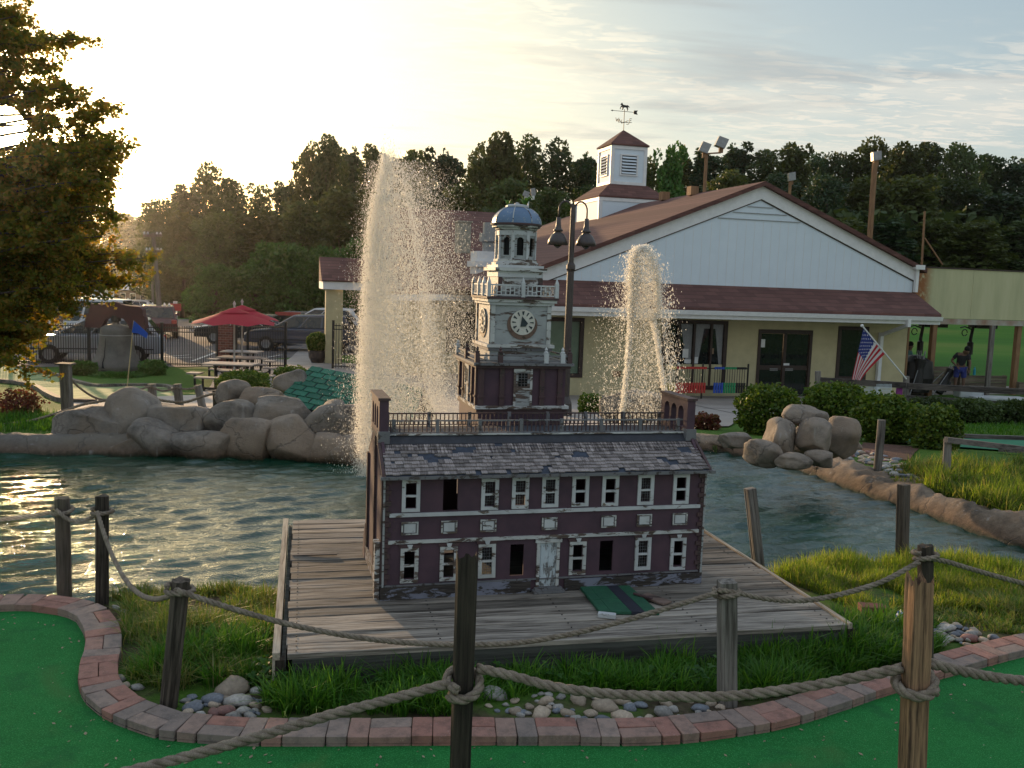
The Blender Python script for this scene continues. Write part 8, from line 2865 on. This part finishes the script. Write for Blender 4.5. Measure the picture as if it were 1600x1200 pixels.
# left part
for x, y, w_ in [(250, 325, 90), (288, 300, 90), (322, 276, 90), (362, 288, 90), (405, 305, 80), (448, 290, 80), (486, 246, 80), (512, 222, 84), (545, 240, 80), (578, 240, 80), (600, 262, 80)]:
    plant_tree(x, y + random.uniform(-3, 3), random.uniform(88, 104), w_ * 1.15, random.choice(protos), tlabel(x, y, 'tall back tree', 'beyond the parking lot,'), gC)
for x, y, w_ in [(285, 345, 100), (345, 340, 110), (410, 345, 110), (470, 320, 110), (530, 310, 110), (590, 330, 110), (640, 340, 100)]:
    plant_tree(x, y, random.uniform(76, 84), w_ * 1.2, random.choice(protos), tlabel(x, y, 'lower near tree', 'beyond the parking lot,'), gC)
for k, (x, y, w_, lb) in enumerate([(340, 418, 90, 'round light green bush behind the brick pillar'), (400, 420, 90, 'pale green bushy tree above the red umbrellas'), (455, 388, 110, 'bright green bushy tree left of the cream portico pillar'), (420, 385, 80, 'tall green shrubby tree behind the umbrellas'), (500, 392, 90, 'green bush just behind the portico roof'), (372, 440, 70, 'low green bush right behind the umbrella tops'), (560, 380, 100, 'green bush seen through the tall fountain')]):
    plant_tree(x, y, 62 + k, w_ * 1.15, bushp[k % 2], lb, None, 'leafy_bush', 'bush')
for k_, (x, y, w_, Y) in enumerate([(190, 345, 120, 230), (230, 350, 110, 220), (140, 352, 120, 230), (80, 350, 120, 230), (20, 348, 120, 230), (-50, 345, 130, 230)]):
    plant_tree(x, y, Y, w_ * 1.1, random.choice(protos), LFAR[k_], 'distant trees beyond the road')
for k_, (x, y, w_, Y) in enumerate([(250, 398, 70, 140), (300, 395, 70, 150), (120, 405, 80, 160), (60, 400, 80, 160), (0, 400, 80, 150), (-60, 400, 80, 150), (180, 410, 60, 190)]):
    plant_tree(x, y, Y, w_ * 1.1, random.choice(protos), LROAD[k_], 'trees along the far road')
# dark wood floor and undergrowth closes the gaps between the trunks
r_ = np.random.default_rng(5)
def thicket(name, lab, px0, px1, Y0, Y1, yt0, yt1, n, leaf, mat_):
    x = r_.uniform(px0, px1, n); Y = r_.uniform(Y0, Y1, n)
    P = []
    for a, b in zip(x, Y):
        p = at(a, 450, b); z = float(gbase(p.x, p.y)); zt = at(a, yt0 + (yt1 - yt0) * (a - px0) / (px1 - px0), b).z
        P.append((p.x, p.y, z + (zt - z) * r_.random()))
    V, F = leaf_cloud(np.array(P), leaf, 77)
    return tag(link(name, mesh_np(name, V, F), None, M_[mat_]), lab, None, None, 'stuff')
thicket('undergrowth', 'dark undergrowth of the wood behind the range', 1040, 1720, 92, 122, 330, 330, 16000, .9, 'leaf_wood')
thicket('undergrowth', 'dark undergrowth behind the clubhouse and the fountain', 560, 1040, 78, 100, 330, 320, 12000, .8, 'leaf_wood')
thicket('undergrowth', 'dark undergrowth behind the parking lot', 250, 600, 84, 100, 400, 340, 9000, .7, 'leaf_wood')

# ---- the big maple at the left edge
rs_ = random.Random(17); r_ = np.random.default_rng(17)
MY = 15.5
mt = T('maple_tree', 'big leafy maple hanging into the left edge with the low sun behind it', 'tree', (at(-150, 500, MY).x, MY, -.4))
M0 = mt.location.copy()
trunk_p = [Vector((0, 0, -.4)), Vector((.05, 0, 1.2)), Vector((-.05, .1, 2.6)), Vector((.08, 0, 4.2)), Vector((.0, .1, 6.0)), Vector((.1, 0, 8.0))]
m = MB(); m.smooth = True; m.tube(trunk_p, [.24, .20, .17, .13, .09, .04], 10)
# limbs end at picture-measured spots of the crown outline
ends = [(60, 60), (20, 120), (95, 130), (125, 190), (172, 205), (100, 235), (150, 260), (60, 262), (130, 300), (165, 160), (60, 300), (20, 330), (110, 345), (90, 390), (150, 390), (200, 385), (232, 400), (50, 420), (120, 430), (170, 435), (215, 430), (20, 460), (80, 460), (140, 450), (30, 510), (70, 520), (110, 480), (10, 550), (0, 40), (-40, 90), (-40, 20), (-60, 200), (-50, 330), (-60, 420), (-30, 540), (40, 560), (-90, 280), (-90, 120), (-120, 480), (-10, 390), (60, 350), (150, 330), (20, 20), (-100, 40), (172, 238), (182, 272), (148, 292), (168, 312), (140, 335), (158, 362), (122, 372), (186, 330), (110, 60), (70, 100), (150, 230), (60, 170), (40, 30), (-20, 150), (90, 310), (20, 280), (180, 240), (165, 300), (60, 440), (20, 360), (40, 400), (70, 440), (90, 360), (0, 430), (30, 540), (50, 480), (110, 400), (-10, 500), (-150, 200), (-180, 330), (-150, 400), (-200, 250), (-220, 120), (-160, 60)]
tips = []
for ex, ey in ends:
    for rep in range(2):
        Y = MY + rs_.uniform(-1.3, 1.3)
        e = at(ex + rs_.uniform(-14, 14), ey + rs_.uniform(-12, 12), Y) - M0
        z0 = clamp(e.z - abs(e.x) * .35 + .3, .9, 7.5)
        i = np.interp(z0, [p.z for p in trunk_p], range(6)); a_ = trunk_p[int(i)].lerp(trunk_p[min(5, int(i) + 1)], i - int(i))
        midp = a_.lerp(e, .5) + Vector((rs_.gauss(0, .12), rs_.gauss(0, .12), .22))
        L_ = [a_, a_.lerp(midp, .5) + Vector((0, 0, .06)), midp, midp.lerp(e, .5) + Vector((0, 0, .05)), e]
        m.tube(L_, [.045, .035, .024, .014, .006], 5)
        for k in range(11):
            t = rs_.uniform(.52, 1.0)
            q0 = midp.lerp(e, (t - .5) * 2)
            dirv = Vector((rs_.gauss(.25, .6), rs_.gauss(0, .6), rs_.gauss(.02, .40)))
            q1 = q0 + dirv.normalized() * rs_.uniform(.18, .48)
            m.tube([q0, q0.lerp(q1, .5) + Vector((0, 0, .02)), q1], [.007, .004, .002], 4, cap=False)
            tips.append((q0, q1))
m.build('trunk', M_['bark'], mt)
P = []
for q0, q1 in tips:
    n = 72
    for _ in range(n):
        t = rs_.uniform(.05, 1.12)
        q = q0.lerp(q1, t) + Vector((rs_.gauss(0, .055), rs_.gauss(0, .055), rs_.gauss(-.01, .042)))
        P.append(q[:])
P = np.array(P)
sunp = np.array(at(6, 196, MY) - M0); dd_ = P - sunp; vd = np.array(ray(6, 196).normalized()); dd_ = dd_ - np.outer(dd_ @ vd, vd)
keepm = np.linalg.norm(dd_, axis=1) > .33 + .25 * rng.random(len(P)) ** 2
V, F = leaf_cloud(P[keepm], .058, 18, .8, 1.3)
link('crown', mesh_np('crown', V, F), mt, M_['leaf_big'])

# ---- clipped shrubs
def shrub(x0, y0, x1, y1, lab, mat_='leaf_box', n=5200, leafpx=5.0, kind='ball', seedn=1, name='round_shrub', Yd=None, depth=1.0, group=None, rough=.06, stems=True):
    base_ = on((x0 + x1) / 2, y1 - 2) if Yd is None else at((x0 + x1) / 2, y1, Yd)
    Y = base_.y + (x1 - x0) / 2 * base_.y / FPX * .5
    k = Y / FPX
    rx = (x1 - x0) / 2 * k; hz = (y1 - y0) * k
    c = at((x0 + x1) / 2, (y0 + y1) / 2, Y)
    t = T(name, lab, 'shrub', (c.x, Y, c.z - hz / 2), 0, group)
    r_ = np.random.default_rng(seedn)
    d = r_.normal(0, 1, (n, 3)); d /= np.linalg.norm(d, axis=1)[:, None]
    pw = .82
    d = np.sign(d) * np.abs(d) ** pw
    rr = 1 - np.abs(r_.normal(0, .10, n)) - (r_.random(n) < .25) * r_.uniform(0, .4, n)
    bump_ = np.array([mnoise.noise(Vector((q[0] * 2.2 + seedn, q[1] * 2.2, q[2] * 2.2))) for q in d])
    rr *= 1 + (rough + .05) * 2 * bump_
    rr = np.where(r_.random(n) < .035, r_.uniform(1.02, 1.16, n), rr)
    P = d * rr[:, None] * np.array([rx, rx * depth, hz / 2]) + np.array([0, 0, hz / 2])
    P = P[P[:, 2] > -.02]
    V, F = leaf_cloud(P, leafpx * k, seedn, .5, 1.3)
    link('foliage', mesh_np('foliage', V, F), t, M_[mat_])
    if stems:
        m = MB()
        rr_ = random.Random(seedn)
        for j in range(14):
            a = rr_.uniform(0, 6.28); q = rr_.uniform(.3, .8)
            m.tube([(.03 * math.cos(a), .03 * math.sin(a), -.05), (rx * q * .5 * math.cos(a), rx * q * .5 * math.sin(a), hz * .35), (rx * q * math.cos(a), rx * q * math.sin(a), hz * .75)], [.018, .012, .005], 5)
        m.build('stems', M_['bark'], t)
    return t
shrub(1154, 602, 1246, 682, 'rounded clipped shrub left of the boulder mound with sunny yellow left side', seedn=201, n=7500)
shrub(1257, 599, 1356, 672, 'rounded clipped shrub behind the boulder mound, before the double door', seedn=202, n=7500)
shrub(1334, 616, 1430, 694, 'rounded clipped shrub right of the boulder mound under the flag', seedn=203, n=7500)
shrub(1424, 633, 1498, 706, 'looser dark shrub with bare stems at the start of the green strip', seedn=204, n=4200, rough=.12)
for k, (x0, x1) in enumerate(((1415, 1490), (1480, 1560), (1550, 1640), (1630, 1710))):
    shrub(x0, 622 + k * 2, x1, 662 + k * 2, ['low dark hedge section behind the looser shrub', 'low dark hedge section below the wide timber divider', 'low dark hedge section at the right edge of the frame', 'hedge section beyond the right edge'][k], 'leaf_wood', 5200, 4.0, seedn=210 + k, name='low_hedge', depth=.8)
shrub(904, 615, 940, 650, 'small round shrub by the clubhouse wall right of the lamp post', seedn=220, n=2600, leafpx=3.5)
shrub(1085, 647, 1122, 672, 'small dark red barberry on the rim right of the hall', 'leaf_red', 1500, 4, seedn=221, rough=.25, name='barberry')
shrub(343, 580, 420, 618, 'clipped dome shaped bush between the picnic tables and the boulders', seedn=222, n=6500, leafpx=3.2)
shrub(428, 573, 484, 612, 'second clipped dome bush beside the green shingled roof', seedn=223, n=5200, leafpx=3.2)
shrub(112, 565, 148, 588, 'leafy plants at the left foot of the bell', 'leaf_bright', 2600, 3.5, seedn=224, rough=.2, name='bell_shrub')
shrub(146, 583, 222, 592, 'low leafy plants in front of the bell', 'leaf_bright', 2600, 3.5, seedn=225, rough=.2, name='bell_shrub')
shrub(220, 564, 256, 588, 'leafy plants at the right foot of the bell', 'leaf_bright', 2600, 3.5, seedn=226, rough=.2, name='bell_shrub')
shrub(0, 612, 60, 655, 'bed of reddish plants on the left lawn', 'leaf_red', 2400, 3.5, seedn=227, rough=.3, name='flower_bed_plant')
k = POT.location.y / FPX
t = POT
d = r_.normal(0, 1, (2600, 3)); P = d / np.linalg.norm(d, axis=1)[:, None] * (r_.uniform(.5, 1, 2600) ** .5)[:, None] * np.array([.42, .40, .40]) + np.array([-.02, 0, .82])
V, F = leaf_cloud(P, .08, 230, .5); link('foliage', mesh_np('foliage', V, F), t, M_['leaf_box'])
# hedge lawn right
blades('lawn_tufts', (lambda q: q)(np.array([(p.x, p.y, float(gbase(p.x, p.y))) for p in (on(r_.uniform(1490, 1720), r_.uniform(664, 684)) for _ in range(2600))])), .12, .02, M_['grass_green'], 'bright grass between the hedge and the green strip', .4, 31)

# ------------------------------------------------------------------ fountains
def droplets(P, size, stretch, seedn):
    r_ = np.random.default_rng(seedn); n = len(P)
    s_ = size * r_.lognormal(0, .45, n)[:, None]
    st = s_ * (1 + stretch * r_.random((n, 1)))
    U = np.array([[1, 0, -.4], [-.5, .87, -.4], [-.5, -.87, -.4], [0, 0, 1.0]])
    an = r_.uniform(0, 6.28, n)
    c, s2 = np.cos(an)[:, None], np.sin(an)[:, None]
    x = U[None, :, 0] * c - U[None, :, 1] * s2; y = U[None, :, 0] * s2 + U[None, :, 1] * c
    V = np.stack([P[:, None, 0] + x * s_, P[:, None, 1] + y * s_, P[:, None, 2] + U[None, :, 2] * st], 2).reshape(-1, 3)
    F = (np.arange(n) * 4)[:, None, None] + np.array([[0, 2, 1], [0, 1, 3], [1, 2, 3], [2, 0, 3]])[None]
    return V, F.reshape(-1, 3)


def fountain_pts(cols, n, Y, depth, r_):
    """cols: (y, xleft, xright, weight) rows of the plume outline in picture points"""
    ys = np.array([c[0] for c in cols], float); wl = np.array([c[3] for c in cols], float)
    cdf = np.cumsum(np.interp(np.arange(ys[0], ys[-1]), ys, wl)); cdf /= cdf[-1]
    y = np.interp(r_.random(n), cdf, np.arange(ys[0], ys[-1]))
    xl = np.interp(y, ys, [c[1] for c in cols]); xr = np.interp(y, ys, [c[2] for c in cols])
    return y, xl, xr


def to_world(x, y, Y):
    d = np.array([CR @ Vector(((a - 800) / FPX, -(b - 600) / FPX, -1.0)) for a, b in zip(x, y)])
    return np.array(CAM)[None] + d * (Y / d[:, 1])[:, None]


r_ = np.random.default_rng(55)
FY = 10.9
big_cols = [(236, 602, 616, .15), (262, 592, 630, .5), (300, 582, 642, .8), (360, 573, 654, 1.1), (440, 566, 672, 1.4), (520, 561, 684, 1.5), (600, 557, 698, 1.6), (680, 555, 706, 1.5), (745, 558, 706, 1.2)]
N1 = 150000
y, xl, xr = fountain_pts(big_cols, N1, FY, 1, r_)
u = r_.random(N1)
sel = r_.random(N1)
y = y + 14 * np.sin(r_.random(N1) * 6.28) * 0
tt = np.where(sel < .52, r_.beta(1.7, 5.5, N1), np.where(sel < .82, r_.random(N1), r_.beta(3, 2.2, N1)))
x = xl + (xr - xl) * tt + r_.normal(0, 4, N1)
y = y - 12 * np.array([mnoise.noise(Vector((a * .16, 3.3, 0))) for a in x]) * np.clip((430 - y) / 150, 0, 1) + r_.exponential(1, N1) * 6 * (y < 300) * r_.choice((-1, 1), N1)
rim_w = (xr - xl) / 2
ang = r_.uniform(0, 2 * np.pi, N1)
Yd_ = FY + np.sin(ang) * rim_w * FY / FPX * np.sqrt(np.clip(1 - (2 * tt - 1) ** 2, 0, 1))
P = to_world(x, y, Yd_)
# fine spray drifting to the right and a few drops outside the plume
N2 = 80000
y2 = 250 + 490 * r_.random(N2) ** .75
x2 = np.interp(y2, [250, 420, 740], [624, 652, 672]) + np.abs(r_.normal(0, 1, N2)) * np.interp(y2, [250, 740], [28, 78])
P2 = to_world(x2, y2, FY + r_.normal(0, .4, N2))
N3 = 6000
y3 = 250 + 490 * r_.random(N3)
x3 = np.interp(y3, [250, 420, 740], [588, 570, 560]) - np.abs(r_.normal(0, 1, N3)) * np.interp(y3, [250, 740], [10, 24])
P3 = to_world(x3, y3, FY + r_.normal(0, .3, N3))
V1, F1 = droplets(P, .0032, 2.6, 56); V2, F2 = droplets(P2, .0024, 1.5, 57); V3, F3 = droplets(P3, .0024, 2.0, 58)
Vb = np.vstack([V1, V2, V3]); Fb = np.vstack([F1, F2 + len(V1), F3 + len(V1) + len(V2)])
fb = T('tall_fountain', 'tall wide plume of sunlit spray rising from the pond left of the clock tower', 'fountain', (at(620, 740, FY).x, FY, ZW))
o = link('spray', mesh_np('spray', Vb - np.array(fb.location), Fb), fb, M_['drop']); o['kind'] = 'stuff'

FY2 = 11.4
segs_l = [(1000, 384, 16), (992, 400, 18), (990, 425, 16), (988, 450, 11), (986, 480, 8), (984, 520, 6), (981, 560, 6), (977, 600, 5), (972, 645, 6), (966, 768, 9)]
segs_r = [(1006, 384, 14), (1016, 400, 16), (1024, 425, 12), (1028, 450, 9), (1029, 480, 7), (1020, 500, 7), (1026, 530, 6), (1032, 570, 6), (1038, 610, 8), (1044, 650, 9), (1052, 768, 13)]
PP, SZ = [], []
def stream(segs, n, sz, spread):
    ys = [s_[1] for s_ in segs]
    y = r_.uniform(ys[0], ys[-1], n)
    x = np.interp(y, ys, [s_[0] for s_ in segs]) + r_.normal(0, .42, n) * np.interp(y, ys, [s_[2] for s_ in segs]) * spread
    return to_world(x, y, FY2 + r_.normal(0, .06, n))
VV, FF, off = [], [], 0
def addp(P, size, st, sd_):
    global off
    V, F = droplets(P, size, st, sd_); VV.append(V); FF.append(F + off); off += len(V)
addp(stream(segs_l, 17000, 1, .8), .0056, 1.6, 61)
addp(stream(segs_r, 11000, 1, .8), .0056, 1.6, 62)
n = 6500; y = 382 + 118 * r_.random(n) ** .8; x = 1005 + r_.normal(0, .5, n) * np.interp(y, [382, 400, 430, 500], [10, 24, 34, 40]) + 3 * np.sin(y * .35); addp(to_world(x, y, FY2 + r_.normal(0, .08, n)), .0050, 1.6, 63)
n = 24000; y = 396 + 368 * r_.random(n) ** .9; x = 1006 + r_.normal(0, 1, n) * np.interp(y, [400, 480, 650, 765], [12, 17, 27, 34]); addp(to_world(x, y, FY2 + r_.normal(0, .2, n)), .0030, 2.2, 64)
n = 3600; y = 430 + 330 * r_.random(n); x = np.interp(y, [430, 650], [985, 958]) - np.abs(r_.normal(0, 1, n)) * 22; addp(to_world(x, y, FY2 + r_.normal(0, .3, n)), .0028, 2.2, 65)
n = 2200; y = 470 + 290 * r_.random(n); x = np.interp(y, [470, 650], [1030, 1050]) + np.abs(r_.normal(0, 1, n)) * 12; addp(to_world(x, y, FY2 + r_.normal(0, .3, n)), .0050, 1.6, 66)
fs_ = T('small_fountain', 'smaller fountain jet splitting into two falling streams before the clubhouse', 'fountain', (at(1000, 740, FY2).x, FY2, ZW))
o = link('spray', mesh_np('spray', np.vstack(VV) - np.array(fs_.location), np.vstack(FF)), fs_, M_['drop']); o['kind'] = 'stuff'
# ------------------------------------------------------------------ evening haze
hz = MB().box(-260, 260, -12, 262, -8, 34).build('haze', None) if False else link('haze', MB().box(-260, 260, -12, 262, -8, 34).mesh('haze'))
hz['kind'] = 'stuff'
hm = bpy.data.materials.new('haze'); hm.use_nodes = True; ht = NT(hm.node_tree)
hv_ = ht.n('ShaderNodeVolumePrincipled'); hv_.inputs['Color'].default_value = (.95, .93, .9, 1); hv_.inputs['Density'].default_value = .00014; hv_.inputs['Anisotropy'].default_value = .88
ho = ht.n('ShaderNodeOutputMaterial'); hm.node_tree.links.new(hv_.outputs[0], ho.inputs['Volume'])
hz.data.materials.append(hm)
